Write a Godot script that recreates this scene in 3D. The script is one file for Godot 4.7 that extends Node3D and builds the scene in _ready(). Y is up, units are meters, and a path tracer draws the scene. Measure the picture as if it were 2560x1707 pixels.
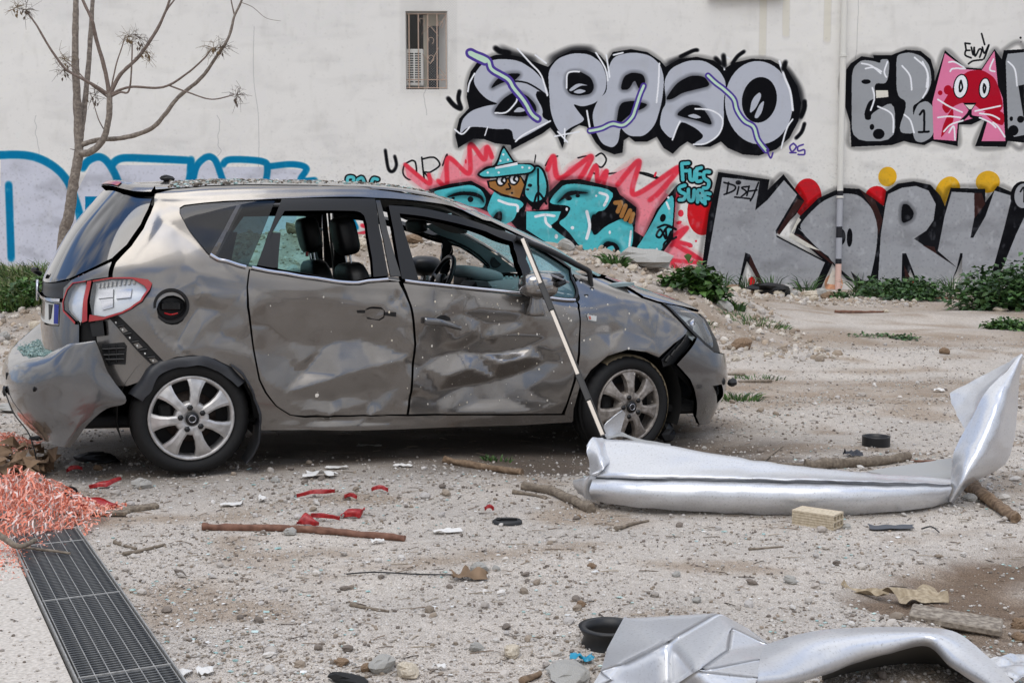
extends Node3D

const CAR_AT := Vector3(-2.06, 0.012, -7.59)
const CAR_YAW := 0.36652
const CAR_NOSE := -0.0302
const WALL_Z := -22.0

var rng := RandomNumberGenerator.new()
var low_noise := FastNoiseLite.new()
var mid_noise := FastNoiseLite.new()
var fine_noise := FastNoiseLite.new()
var names := {}
var mats := {}


func _ready() -> void:
	rng.seed = 4711
	var cam := Camera3D.new()
	cam.name = "camera"
	add_child(cam)
	cam.position = Vector3(0, 1.339, 0)
	cam.rotation = Vector3(-0.08839, 0, 0)
	cam.fov = 30.26
	cam.near = 0.05
	cam.far = 200.0
	var around := WorldEnvironment.new()
	around.name = "environment"
	var env := Environment.new()
	env.background_mode = Environment.BG_SKY
	env.sky = cloudy_sky()
	env.background_energy_multiplier = 1.0
	env.tonemap_mode = Environment.TONE_MAPPER_LINEAR
	env.tonemap_exposure = 1.10
	env.sdfgi_enabled = true
	env.ssao_enabled = true
	env.ssil_enabled = true
	around.environment = env
	add_child(around)
	var sun := DirectionalLight3D.new()
	sun.name = "sun"
	sun.light_energy = 0.42
	sun.light_angular_distance = 45.0
	sun.light_color = Color(1.0, 0.98, 0.95)
	sun.shadow_enabled = true
	add_child(sun)
	sun.look_at_from_position(Vector3(-1.5, 10, 5), Vector3(0, 0, 0), Vector3.UP)

	for n in [[low_noise, 0.16, 11], [mid_noise, 0.9, 12], [fine_noise, 5.0, 13]]:
		n[0].noise_type = FastNoiseLite.TYPE_SIMPLEX_SMOOTH
		n[0].frequency = n[1]
		n[0].seed = n[2]
		n[0].fractal_octaves = 3
	make_materials()
	build_ground()
	build_wall()
	build_window_things()
	build_rubble()
	build_plants()
	build_tree()
	build_car()
	build_sheets()
	build_debris()
	build_stuff()


func cloudy_sky() -> Sky:
	var w := 512
	var h := 256
	var im := Image.create(w, h, false, Image.FORMAT_RGBF)
	var cl := FastNoiseLite.new()
	cl.seed = 5
	cl.noise_type = FastNoiseLite.TYPE_SIMPLEX_SMOOTH
	cl.frequency = 1.1
	cl.fractal_octaves = 5
	for y in h:
		var el := PI * (0.5 - (y + 0.5) / h)
		for x in w:
			var az := TAU * (x + 0.5) / w
			var d := Vector3(cos(el) * sin(az), sin(el), cos(el) * cos(az))
			var k := 1.0 / (maxf(d.y, 0.0) + 0.32)
			var n := cl.get_noise_3d(d.x * k * 1.3, 3.0, d.z * k * 1.3)
			var cover := smoothstep(-0.28, 0.12, n)
			var shade := clampf(0.86 - 0.55 * cl.get_noise_3d(d.x * k * 1.9, 9.0, d.z * k * 1.9), 0.55, 1.15)
			var blue := Vector3(0.20, 0.36, 0.72).lerp(Vector3(0.50, 0.64, 0.86), pow(1.0 - maxf(d.y, 0.0), 3.0))
			var cloud := Vector3(1.0, 1.0, 1.02) * shade
			# an overcast sky is brighter overhead than low down
			var c := blue.lerp(cloud, cover) * (0.66 + 0.78 * maxf(d.y, 0.0))
			if d.y < 0.0:
				c = Vector3(0.34, 0.32, 0.30)
			im.set_pixel(x, y, Color(c.x, c.y, c.z))
	var m := PanoramaSkyMaterial.new()
	m.panorama = ImageTexture.create_from_image(im)
	var s := Sky.new()
	s.sky_material = m
	return s


# ---------------------------------------------------------------- helpers
func numbered(called: String) -> String:
	if not names.has(called):
		names[called] = 0
		return called
	names[called] += 1
	return "%s_%03d" % [called, names[called]]


func tag(o: Node, label: String, category: String, group := "") -> Node:
	o.set_meta("label", label)
	o.set_meta("category", category)
	if group:
		o.set_meta("group", group)
	return o


func thing(called: String, label: String, category: String, at := Vector3.ZERO, group := "") -> Node3D:
	var o := Node3D.new()
	o.name = numbered(called)
	add_child(o)
	o.position = at
	tag(o, label, category, group)
	return o


func put(called: String, mesh: Mesh, m: Material, parent: Node = null) -> MeshInstance3D:
	var o := MeshInstance3D.new()
	o.mesh = mesh
	if m:
		o.material_override = m
	if parent == null:
		o.name = numbered(called)
		add_child(o)
	else:
		o.name = called
		parent.add_child(o, true)
	return o


func single(called: String, mesh: Mesh, m: Material, at: Vector3, label: String, category: String, group := "") -> MeshInstance3D:
	var o := put(called, mesh, m)
	o.position = at
	tag(o, label, category, group)
	return o


func structure(o: Node, kind := "structure") -> void:
	o.set_meta("kind", kind)


func begin() -> SurfaceTool:
	var st := SurfaceTool.new()
	st.begin(Mesh.PRIMITIVE_TRIANGLES)
	return st


func done(st: SurfaceTool) -> ArrayMesh:
	st.generate_normals()
	return st.commit()


func lin(r: float, g: float, b: float) -> Color:
	return Color(r, g, b).linear_to_srgb()


func plain_mat(c: Color, rough: float, metal := 0.0) -> StandardMaterial3D:
	var m := StandardMaterial3D.new()
	m.albedo_color = c
	m.roughness = rough
	m.metallic = metal
	m.cull_mode = BaseMaterial3D.CULL_DISABLED
	return m


func noise_tex(freq: float, lo: Color, hi: Color, sd: int, octaves := 4, kind := FastNoiseLite.TYPE_SIMPLEX_SMOOTH, size := 512, mid := -1.0) -> NoiseTexture2D:
	var n := FastNoiseLite.new()
	n.noise_type = kind
	n.frequency = freq
	n.seed = sd
	n.fractal_octaves = octaves
	var t := NoiseTexture2D.new()
	t.width = size
	t.height = size
	t.seamless = true
	t.noise = n
	var g := Gradient.new()
	g.set_color(0, lo)
	g.set_color(1, hi)
	if mid >= 0.0:
		g.set_offset(0, mid)
	t.color_ramp = g
	return t


func grain_mat(lo: Color, hi: Color, rough: float, scale: float, freq := 0.03, sd := 1, bump := 0.0, metal := 0.0) -> StandardMaterial3D:
	var m := plain_mat(Color.WHITE, rough, metal)
	m.albedo_texture = noise_tex(freq, lo, hi, sd, 5, FastNoiseLite.TYPE_SIMPLEX_SMOOTH, 256)
	m.uv1_triplanar = true
	m.uv1_scale = Vector3.ONE * scale
	if bump > 0.0:
		m.heightmap_enabled = true
		m.heightmap_texture = m.albedo_texture
		m.heightmap_scale = bump
	return m


func quad(st: SurfaceTool, a: Vector3, b: Vector3, c: Vector3, d: Vector3) -> void:
	for p in [a, b, c, a, c, d]:
		st.add_vertex(p)


func tri(st: SurfaceTool, a: Vector3, b: Vector3, c: Vector3) -> void:
	st.add_vertex(a)
	st.add_vertex(b)
	st.add_vertex(c)


func box(st: SurfaceTool, x: Transform3D, size: Vector3, bevel := 0.0) -> void:
	st.set_smooth_group(-1)
	var h := size / 2
	var v := minf(bevel, minf(h.x, minf(h.y, h.z)) * 0.8)
	if v <= 0.0:
		var p := []
		for i in 8:
			p.append(x * Vector3(h.x if i & 1 else -h.x, h.y if i & 2 else -h.y, h.z if i & 4 else -h.z))
		for f in [[0, 2, 3, 1], [4, 5, 7, 6], [0, 4, 6, 2], [1, 3, 7, 5], [2, 6, 7, 3], [0, 1, 5, 4]]:
			quad(st, p[f[0]], p[f[3]], p[f[2]], p[f[1]])
		return
	# bevelled: six faces, twelve chamfers, eight corners
	var c := func(sx, sy, sz, ax):
		var q := Vector3(sx * (h.x - (0.0 if ax == 0 else v)), sy * (h.y - (0.0 if ax == 1 else v)), sz * (h.z - (0.0 if ax == 2 else v)))
		return x * q
	for s in [-1, 1]:
		quad(st, c.call(s, -1, -1, 0), c.call(s, 1, -1, 0), c.call(s, 1, 1, 0), c.call(s, -1, 1, 0))
		quad(st, c.call(-1, s, -1, 1), c.call(-1, s, 1, 1), c.call(1, s, 1, 1), c.call(1, s, -1, 1))
		quad(st, c.call(-1, -1, s, 2), c.call(1, -1, s, 2), c.call(1, 1, s, 2), c.call(-1, 1, s, 2))
		for t in [-1, 1]:
			quad(st, c.call(s, t, -1, 0), c.call(s, t, 1, 0), c.call(s, t, 1, 1), c.call(s, t, -1, 1))
			quad(st, c.call(s, -1, t, 0), c.call(s, 1, t, 0), c.call(s, 1, t, 2), c.call(s, -1, t, 2))
			quad(st, c.call(-1, s, t, 1), c.call(1, s, t, 1), c.call(1, s, t, 2), c.call(-1, s, t, 2))
			for u in [-1, 1]:
				tri(st, c.call(s, t, u, 0), c.call(s, t, u, 1), c.call(s, t, u, 2))


func box_mesh(size: Vector3, bevel := 0.0) -> ArrayMesh:
	var st := begin()
	box(st, Transform3D(), size, bevel)
	return done(st)


func at(p: Vector3, rot := Vector3.ZERO) -> Transform3D:
	return Transform3D(Basis.from_euler(rot), p)


func smooth_path(pts: Array, n := 6) -> PackedVector3Array:
	var out := PackedVector3Array()
	var k := pts.size()
	for i in k - 1:
		var a: Vector3 = pts[maxi(i - 1, 0)]
		var b: Vector3 = pts[i]
		var c: Vector3 = pts[i + 1]
		var d: Vector3 = pts[mini(i + 2, k - 1)]
		for j in n:
			out.append(b.cubic_interpolate(c, a, d, float(j) / n))
	out.append(pts[k - 1])
	return out


func tube(st: SurfaceTool, path: PackedVector3Array, r0: float, r1: float, sides := 8, wobble := 0.0, caps := true) -> void:
	st.set_smooth_group(0)
	var n := path.size()
	var rings := []
	var side := Vector3.UP
	for i in n:
		var dir := (path[mini(i + 1, n - 1)] - path[maxi(i - 1, 0)]).normalized()
		if i == 0:
			side = dir.cross(Vector3.UP if absf(dir.y) < 0.9 else Vector3.RIGHT).normalized()
		side = (side - dir * side.dot(dir)).normalized()
		var up := dir.cross(side)
		var r := lerpf(r0, r1, float(i) / (n - 1))
		var ring := []
		for k in sides:
			var a := TAU * k / sides
			var d := side * cos(a) + up * sin(a)
			var q := r
			if wobble > 0.0:
				var o := path[i] * 9.0 + d * 0.6
				q *= 1.0 + wobble * (3.0 * mid_noise.get_noise_3dv(o) + 1.5 * fine_noise.get_noise_3dv(o * 0.5))
			ring.append(path[i] + d * q)
		rings.append(ring)
	for i in n - 1:
		for k in sides:
			var k2 := (k + 1) % sides
			quad(st, rings[i][k], rings[i + 1][k], rings[i + 1][k2], rings[i][k2])
	if caps:
		st.set_smooth_group(-1)
		for k in sides:
			tri(st, path[0], rings[0][k], rings[0][(k + 1) % sides])
			tri(st, path[n - 1], rings[n - 1][(k + 1) % sides], rings[n - 1][k])


func tube_mesh(pts: Array, r0: float, r1: float, sides := 8, n := 5, wobble := 0.0) -> ArrayMesh:
	var st := begin()
	tube(st, smooth_path(pts, n), r0, r1, sides, wobble)
	return done(st)


# profile: Vector2(radius, along); turned round the local z axis
func lathe(st: SurfaceTool, x: Transform3D, profile: Array, sides := 40, smooth := true) -> void:
	for i in profile.size() - 1:
		st.set_smooth_group((i % 2) if not smooth else 0)
		for k in sides:
			var a := TAU * k / sides
			var b := TAU * (k + 1) / sides
			var p: Vector2 = profile[i]
			var q: Vector2 = profile[i + 1]
			var p0 := x * Vector3(p.x * cos(a), p.x * sin(a), p.y)
			var p1 := x * Vector3(p.x * cos(b), p.x * sin(b), p.y)
			var q0 := x * Vector3(q.x * cos(a), q.x * sin(a), q.y)
			var q1 := x * Vector3(q.x * cos(b), q.x * sin(b), q.y)
			if p.x < 0.0005:
				tri(st, p0, q1, q0)
			elif q.x < 0.0005:
				tri(st, p0, p1, q0)
			else:
				quad(st, p0, p1, q1, q0)


func lathe_mesh(profile: Array, sides := 40) -> ArrayMesh:
	var st := begin()
	lathe(st, Transform3D(), profile, sides)
	return done(st)


# a flat outline given a thickness along its local z
func prism(st: SurfaceTool, x: Transform3D, outline: PackedVector2Array, thick: float) -> void:
	st.set_smooth_group(-1)
	var idx := Geometry2D.triangulate_polygon(outline)
	for f in [-0.5, 0.5]:
		for i in range(0, idx.size(), 3):
			var t := [idx[i], idx[i + 1], idx[i + 2]]
			if f > 0:
				t.reverse()
			for k in t:
				st.add_vertex(x * Vector3(outline[k].x, outline[k].y, thick * f))
	for i in outline.size():
		var a := outline[i]
		var b := outline[(i + 1) % outline.size()]
		quad(st, x * Vector3(a.x, a.y, -thick / 2), x * Vector3(b.x, b.y, -thick / 2), x * Vector3(b.x, b.y, thick / 2), x * Vector3(a.x, a.y, thick / 2))


func prism_mesh(pts: Array, thick: float, x := Transform3D()) -> ArrayMesh:
	var st := begin()
	prism(st, x, flat(pts), thick)
	return done(st)


func flat(n: Array) -> PackedVector2Array:
	var o := PackedVector2Array()
	for i in range(0, n.size(), 2):
		o.append(Vector2(n[i], n[i + 1]))
	return o


# a sheet through a grid of points, smoothed both ways, with a thickness; creases stay where rows repeat
func sheet_mesh(rows: Array, nu := 6, nv := 4, thick := 0.004, crumple := 0.0, sharp := false) -> ArrayMesh:
	var fine := []
	for r in rows:
		fine.append(smooth_path(r, nu) if not sharp else straight(r, nu))
	var cols: int = fine[0].size()
	var grid := []
	for j in cols:
		var col := []
		for r in fine:
			col.append(r[j])
		grid.append(smooth_path(col, nv) if not sharp else straight(col, nv))
	if crumple > 0.0:
		for j in cols:
			for i in grid[j].size():
				var p: Vector3 = grid[j][i]
				grid[j][i] = p + Vector3(mid_noise.get_noise_3dv(p * 9.0), mid_noise.get_noise_3dv(p * 9.0 + Vector3(7, 3, 1)), mid_noise.get_noise_3dv(p * 9.0 + Vector3(1, 8, 5))) * crumple
	var st := begin()
	st.set_smooth_group(-1 if sharp else 0)
	var nr: int = grid[0].size()
	var back := []
	for j in cols:
		var col := []
		for i in nr:
			var du: Vector3 = grid[mini(j + 1, cols - 1)][i] - grid[maxi(j - 1, 0)][i]
			var dv: Vector3 = grid[j][mini(i + 1, nr - 1)] - grid[j][maxi(i - 1, 0)]
			col.append(grid[j][i] - du.cross(dv).normalized() * thick)
		back.append(col)
	for j in cols - 1:
		for i in nr - 1:
			quad(st, grid[j][i], grid[j + 1][i], grid[j + 1][i + 1], grid[j][i + 1])
			quad(st, back[j][i], back[j][i + 1], back[j + 1][i + 1], back[j + 1][i])
	st.set_smooth_group(-1)
	for j in cols - 1:
		quad(st, grid[j][0], back[j][0], back[j + 1][0], grid[j + 1][0])
		quad(st, grid[j][nr - 1], grid[j + 1][nr - 1], back[j + 1][nr - 1], back[j][nr - 1])
	for i in nr - 1:
		quad(st, grid[0][i], grid[0][i + 1], back[0][i + 1], back[0][i])
		quad(st, grid[cols - 1][i], back[cols - 1][i], back[cols - 1][i + 1], grid[cols - 1][i + 1])
	return done(st)


func straight(pts: Array, n := 4) -> PackedVector3Array:
	var out := PackedVector3Array()
	for i in pts.size() - 1:
		for j in n:
			out.append((pts[i] as Vector3).lerp(pts[i + 1], float(j) / n))
	out.append(pts[pts.size() - 1])
	return out


func rock_mesh(sd: int, stretch := Vector3(1, 0.7, 0.85), rough := 0.35, rings := 6, sides := 9, facet := true) -> ArrayMesh:
	var r := RandomNumberGenerator.new()
	r.seed = 90001 + sd * 77
	var n := FastNoiseLite.new()
	n.seed = sd * 13 + 5
	n.frequency = 0.8
	n.fractal_octaves = 2
	var cuts := []
	for i in 9:
		cuts.append([Vector3(r.randf_range(-1, 1), r.randf_range(-1, 1), r.randf_range(-1, 1)).normalized(), r.randf_range(0.62, 0.95)])
	var p := []
	for j in rings + 1:
		var row := []
		for k in sides:
			var th := PI * j / rings
			var ph := TAU * (k + 0.5 * (j % 2)) / sides
			var d := Vector3(sin(th) * cos(ph), cos(th), sin(th) * sin(ph))
			var l := 1.0 + rough * n.get_noise_3dv(d * 1.5)
			for c in cuts:
				var along: float = d.dot(c[0])
				if along * l > c[1]:
					l = c[1] / along
			row.append(d * l * stretch * 0.5)
		p.append(row)
	var st := begin()
	st.set_smooth_group(-1 if facet else 0)
	for j in rings:
		for k in sides:
			var k2 := (k + 1) % sides
			var a: Vector3 = p[j][k]
			var b: Vector3 = p[j][k2]
			var c: Vector3 = p[j + 1][k2]
			var d: Vector3 = p[j + 1][k]
			if j > 0:
				tri(st, a, b, c)
			if j < rings - 1:
				tri(st, a, c, d)
	return done(st)


func on_ground(p: Vector3, up := 0.0) -> Vector3:
	var a := (p.x + 2.05) * 0.8913 - (p.z + 5.42) * 0.4535
	var l := (p.x + 2.05) * 0.4535 + (p.z + 5.42) * 0.8913
	return Vector3(p.x, (0.024 if a < -0.15 and a > -3.1 and l > -0.3 and l < 3.8 else gy(p.x, p.z)) + up, p.z)


func make_materials() -> void:
	mats.steel = plain_mat(Color(0.62, 0.62, 0.64), 0.35, 0.9)
	mats.black = plain_mat(Color(0.045, 0.045, 0.05), 0.5)
	mats.rubber = grain_mat(Color(0.06, 0.06, 0.062), Color(0.15, 0.145, 0.14), 0.8, 3.0, 0.02, 3)
	mats.white_paint = plain_mat(Color(0.82, 0.82, 0.8), 0.6)
	mats.stick = grain_mat(Color(0.30, 0.23, 0.17), Color(0.62, 0.53, 0.43), 0.9, 6.0, 0.02, 7, 0.4)
	mats.grey_wood = grain_mat(Color(0.33, 0.29, 0.25), Color(0.62, 0.57, 0.5), 0.92, 5.0, 0.03, 8, 0.4)
	mats.concrete = grain_mat(Color(0.52, 0.51, 0.49), Color(0.76, 0.75, 0.72), 0.95, 4.0, 0.05, 9, 0.5)
	mats.pale_stone = grain_mat(Color(0.6, 0.55, 0.47), Color(0.86, 0.82, 0.75), 0.95, 1.2, 0.03, 10, 0.6)
	mats.brown_stone = grain_mat(Color(0.36, 0.29, 0.22), Color(0.62, 0.52, 0.42), 0.95, 1.5, 0.03, 14, 0.6)
	mats.red_plastic = plain_mat(Color(0.62, 0.03, 0.05), 0.12)
	mats.paper = plain_mat(Color(0.84, 0.83, 0.81), 0.7)
# ---------------------------------------------------------------- ground
func hump(x: float, z: float, cx: float, cz: float, rx: float, rz: float) -> float:
	var d := pow((x - cx) / rx, 2) + pow((z - cz) / rz, 2)
	return exp(-d)


func heap_height(x: float) -> float:
	var k := [[-14.0, 0.5], [-9.0, 0.62], [-6.5, 0.55], [-4.5, 0.8], [-2.8, 1.08], [-1.2, 1.0], [0.2, 0.9], [1.3, 0.80], [2.1, 0.60], [2.8, 0.36], [3.5, 0.12], [4.6, 0.05], [14.0, 0.0]]
	for i in k.size() - 1:
		if x < k[i + 1][0]:
			return lerpf(k[i][1], k[i + 1][1], smoothstep(k[i][0], k[i + 1][0], x))
	return 0.0


func gy(x: float, z: float) -> float:
	var far := smoothstep(-11.0, -22.0, z)
	var y := 0.27 * far
	y += 0.020 * low_noise.get_noise_2d(x * 2.2, z * 2.2) * smoothstep(-2.0, -6.0, z)
	y += 0.007 * mid_noise.get_noise_2d(x * 1.5, z * 1.5)
	y += heap_height(x) * smoothstep(-12.6 - 0.5 * low_noise.get_noise_2d(x * 4.0, 3.0), -16.6, z) * (1.0 - 0.35 * smoothstep(-18.0, -21.5, z)) * (1.0 + 0.22 * mid_noise.get_noise_2d(x, z))
	y -= 0.085 * hump(x, z, 0.75, -7.85, 0.75, 0.65) + 0.035 * hump(x, z, 0.3, -7.15, 0.6, 0.22)
	# tracks on the right, soil bank in the foreground corner
	y += smoothstep(1.5, 3.0, x) * (0.035 * sin(z * 1.9 + 0.25 * x) + 0.02 * sin(z * 3.4 + x * 0.4)) * smoothstep(-7.0, -9.5, z) * (1.0 - smoothstep(-18.0, -20.0, z))
	y *= 1.0 - apron(x, z)
	var soil := soil_patch(x, z)
	y -= 0.035 * soil - 0.03 * soil * mid_noise.get_noise_2d(x * 3.0, z * 3.0)
	return y


# level strip along the drain
func apron(x: float, z: float) -> float:
	var a := (x + 2.05) * 0.8913 - (z + 5.42) * 0.4535
	var l := (x + 2.05) * 0.4535 + (z + 5.42) * 0.8913
	return smoothstep(0.55, 0.2, a) * smoothstep(-0.7, -0.3, l)


func soil_patch(x: float, z: float) -> float:
	var edge := (x - 1.25) * 0.9 + (z + 4.35) * -0.35 + 0.2 * mid_noise.get_noise_2d(x * 2.0, z * 2.0)
	return smoothstep(0.0, 0.22, edge) * smoothstep(-4.75, -4.5, z + 0.2 * mid_noise.get_noise_2d(x * 3.0, z * 2.0) + 0.68 * (x - 1.15)) * smoothstep(-2.6, -3.6, z)


func ground_tint(x: float, z: float) -> Color:
	var pale := Vector3(0.97, 0.91, 0.835)
	var grey := Vector3(0.82, 0.775, 0.72)
	var soil := Vector3(0.54, 0.43, 0.325)
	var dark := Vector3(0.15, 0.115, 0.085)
	var n := low_noise.get_noise_2d(x * 3.0, z * 5.0)
	var m := mid_noise.get_noise_2d(x * 1.6, z * 2.4)
	var c := pale.lerp(grey, clampf(0.35 + 0.9 * n + 0.5 * m, 0, 1))
	# bands of soil that run across the lot
	var w := z + 0.35 * n + 0.04 * x
	var band := 0.85 * smoothstep(-9.0, -9.6, w) * smoothstep(-11.6, -10.9, w) + 0.8 * smoothstep(-13.4, -13.9, w) * smoothstep(-15.4, -14.6, w)
	band *= smoothstep(-1.0, 1.5, x)
	c = c.lerp(soil, clampf(band * (0.8 + 0.6 * m), 0, 1))
	c = c.lerp(soil * 0.85, 0.7 * smoothstep(0.0, 0.5, heap_height(x)) * smoothstep(-12.6, -14.0, z) * clampf(0.6 + m, 0, 1))
	c = c.lerp(soil, 0.65 * smoothstep(-15.5, -17.5, z) * smoothstep(1.2, 2.5, x) * clampf(0.7 + 0.8 * m, 0, 1))
	c = c.lerp(soil * 1.05, 0.75 * smoothstep(0.12, 0.42, low_noise.get_noise_2d(x * 4.5 + 40.0, z * 8.0)))
	# wet soil by the puddle; beneath the car its shade is painted darker
	var damp_and_shade := 0.9 * hump(x, z, 0.55, -7.25, 0.85, 0.35) + 1.35 * hump(x, z, -0.7, -7.9, 2.1, 0.85) + 0.5 * hump(x, z, -2.3, -6.9, 0.9, 0.4) + 0.5 * hump(x, z, 1.4, -7.5, 0.6, 0.7)
	c = c.lerp(dark, clampf(damp_and_shade * (0.85 + 0.5 * m), 0, 0.92))
	c = c.lerp(Vector3(0.27, 0.185, 0.12), 0.92 * soil_patch(x, z) * clampf(0.85 + 0.8 * m, 0.3, 1.0))
	c = c.lerp(grey * 0.72, 0.6 * hump(x, z, 2.2, -6.6, 2.0, 0.5) * clampf(0.6 + m, 0, 1))
	return Color(c.x, c.y, c.z)


func build_ground() -> void:
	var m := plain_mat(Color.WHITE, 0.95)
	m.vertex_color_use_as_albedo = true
	m.albedo_texture = noise_tex(0.022, Color(0.86, 0.85, 0.84), Color(1, 1, 1), 31, 6, FastNoiseLite.TYPE_SIMPLEX_SMOOTH, 1024)
	m.uv1_scale = Vector3(0.83, 0.83, 1)
	m.detail_enabled = true
	m.detail_albedo = noise_tex(0.15, Color(0.665, 0.64, 0.61), Color(1.0, 1.0, 1.0), 32, 4, FastNoiseLite.TYPE_SIMPLEX, 1024)
	m.detail_blend_mode = BaseMaterial3D.BLEND_MODE_MUL
	m.detail_uv_layer = BaseMaterial3D.DETAIL_UV_2
	m.uv2_scale = Vector3(0.61, 0.61, 1)
	m.heightmap_enabled = true
	m.heightmap_texture = noise_tex(0.13, Color.BLACK, Color.WHITE, 33, 6, FastNoiseLite.TYPE_SIMPLEX, 1024)
	m.heightmap_scale = 0.6
	var xs := []
	var zs := []
	var x := -17.0
	while x < 17.01:
		xs.append(x)
		x += 0.07 if absf(x) < 4.5 else 0.16
	var z := 5.0
	while z > -22.35:
		zs.append(z)
		z -= 0.30 if z > -3.0 else (0.06 if z > -8.5 else 0.13)
	var v := PackedVector3Array()
	var nrm := PackedVector3Array()
	var col := PackedColorArray()
	var uv := PackedVector2Array()
	var uv2 := PackedVector2Array()
	var idx := PackedInt32Array()
	var nx := xs.size()
	for j in zs.size():
		for i in nx:
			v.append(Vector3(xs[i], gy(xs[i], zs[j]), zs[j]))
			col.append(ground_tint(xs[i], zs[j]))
			uv.append(Vector2(xs[i], zs[j]))
			uv2.append(Vector2(xs[i] * 0.8 + zs[j] * 0.6, zs[j] * 0.8 - xs[i] * 0.6))
	for j in zs.size():
		for i in nx:
			var l := v[j * nx + maxi(i - 1, 0)]
			var r := v[j * nx + mini(i + 1, nx - 1)]
			var f := v[maxi(j - 1, 0) * nx + i]
			var b := v[mini(j + 1, zs.size() - 1) * nx + i]
			nrm.append((f - b).cross(r - l).normalized())
			if i < nx - 1 and j < zs.size() - 1:
				var a := j * nx + i
				idx.append_array(PackedInt32Array([a, a + nx, a + 1, a + 1, a + nx, a + nx + 1]))
	var arr := []
	arr.resize(Mesh.ARRAY_MAX)
	arr[Mesh.ARRAY_VERTEX] = v
	arr[Mesh.ARRAY_NORMAL] = nrm
	arr[Mesh.ARRAY_COLOR] = col
	arr[Mesh.ARRAY_TEX_UV] = uv
	arr[Mesh.ARRAY_TEX_UV2] = uv2
	arr[Mesh.ARRAY_INDEX] = idx
	var mesh := ArrayMesh.new()
	mesh.add_surface_from_arrays(Mesh.PRIMITIVE_TRIANGLES, arr)
	structure(put("ground", mesh, m))
	# the land behind the photographer, and beyond the lot
	var st := begin()
	quad(st, Vector3(-60, -0.03, 60), Vector3(-60, -0.03, 4.9), Vector3(60, -0.03, 4.9), Vector3(60, -0.03, 60))
	quad(st, Vector3(-60, -0.03, 4.9), Vector3(-60, -0.03, -60), Vector3(-16.9, -0.03, -60), Vector3(-16.9, -0.03, 4.9))
	quad(st, Vector3(16.9, -0.03, 4.9), Vector3(16.9, -0.03, -60), Vector3(60, -0.03, -60), Vector3(60, -0.03, 4.9))
	structure(put("outer_ground", done(st), plain_mat(lin(0.36, 0.33, 0.29), 0.95)))
	# shallow water in the hollow beside the front wheel
	st = begin()
	var rim := []
	for k in 28:
		var a := TAU * k / 28
		rim.append(Vector3(0.42 + 0.62 * cos(a) * (1.0 + 0.2 * sin(3 * a)), -0.088, -7.3 + 0.24 * sin(a) * (1.0 + 0.25 * cos(2 * a))))
	for k in 28:
		tri(st, Vector3(0.42, -0.088, -7.3), rim[(k + 1) % 28], rim[k])
	var wm := plain_mat(lin(0.055, 0.04, 0.025), 0.06)
	structure(put("puddle_water", done(st), wm))


# ---------------------------------------------------------------- the painted wall
const PPM := 204.8
var canvas: Image
var brushes := {}
var paints := {
	"black": Color8(9, 10, 15), "lilac": Color8(206, 208, 219), "blue": Color8(0, 122, 168), "pink": Color8(242, 140, 152), "red": Color8(232, 62, 80), "red2": Color8(214, 28, 38),
	"teal": Color8(84, 192, 200), "white": Color8(240, 242, 246), "white2": Color8(226, 222, 210), "brown": Color8(165, 115, 62), "silver": Color8(186, 190, 200), "silver2": Color8(158, 161, 165),
	"silver3": Color8(160, 162, 166), "mint": Color8(196, 226, 202), "purple": Color8(82, 62, 150), "pinkcat": Color8(228, 128, 166), "catred": Color8(178, 14, 40), "yellow": Color8(232, 178, 42),
	"peach": Color8(240, 178, 140), "darkbrown": Color8(52, 30, 28),
}


func on_canvas(xcm: float, ycm: float) -> Vector2:
	return Vector2((xcm / 100.0 + 10.0) * PPM, (6.1 - ycm / 100.0) * PPM)


func span_fill(pts: PackedVector2Array, c: Color) -> void:
	var lo := INF
	var hi := -INF
	for p in pts:
		lo = minf(lo, p.y)
		hi = maxf(hi, p.y)
	for y in range(maxi(0, floori(lo)), mini(canvas.get_height(), ceili(hi))):
		var xs := []
		var yc := y + 0.5
		for i in pts.size():
			var a := pts[i]
			var b := pts[(i + 1) % pts.size()]
			if (a.y <= yc) != (b.y <= yc):
				xs.append(a.x + (yc - a.y) / (b.y - a.y) * (b.x - a.x))
		xs.sort()
		for i in range(0, xs.size() - 1, 2):
			var x0 := roundi(xs[i])
			var x1 := roundi(xs[i + 1])
			if x1 > x0:
				canvas.fill_rect(Rect2i(x0, y, x1 - x0, 1), c)


func paint_area(color: String, curved: bool, cm: Array) -> void:
	var p := PackedVector2Array()
	for i in range(0, cm.size(), 2):
		p.append(on_canvas(cm[i], cm[i + 1]))
	if curved:
		for round_ in 2:
			var q := PackedVector2Array()
			for i in p.size():
				var a := p[i]
				var b := p[(i + 1) % p.size()]
				q.append(a.lerp(b, 0.2))
				q.append(a.lerp(b, 0.8))
			p = q
	if color in ["black", "pink"] and p.size() > 12:
		var rim := []
		for q in p:
			rim.append(q.x / PPM * 100.0 - 1000.0)
			rim.append(610.0 - q.y / PPM * 100.0)
		rim.append(rim[0])
		rim.append(rim[1])
		paint_line(color, 3.0, 4.0, rim)
	span_fill(p, paints[color])


func paint_oval(color: String, o: Array) -> void:
	var p := PackedVector2Array()
	var c := on_canvas(o[0], o[1])
	for k in 40:
		var a := TAU * k / 40
		p.append(c + Vector2(cos(a) * o[2], sin(a) * o[3]).rotated(deg_to_rad(o[4])) * PPM / 100.0)
	span_fill(p, paints[color])


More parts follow.
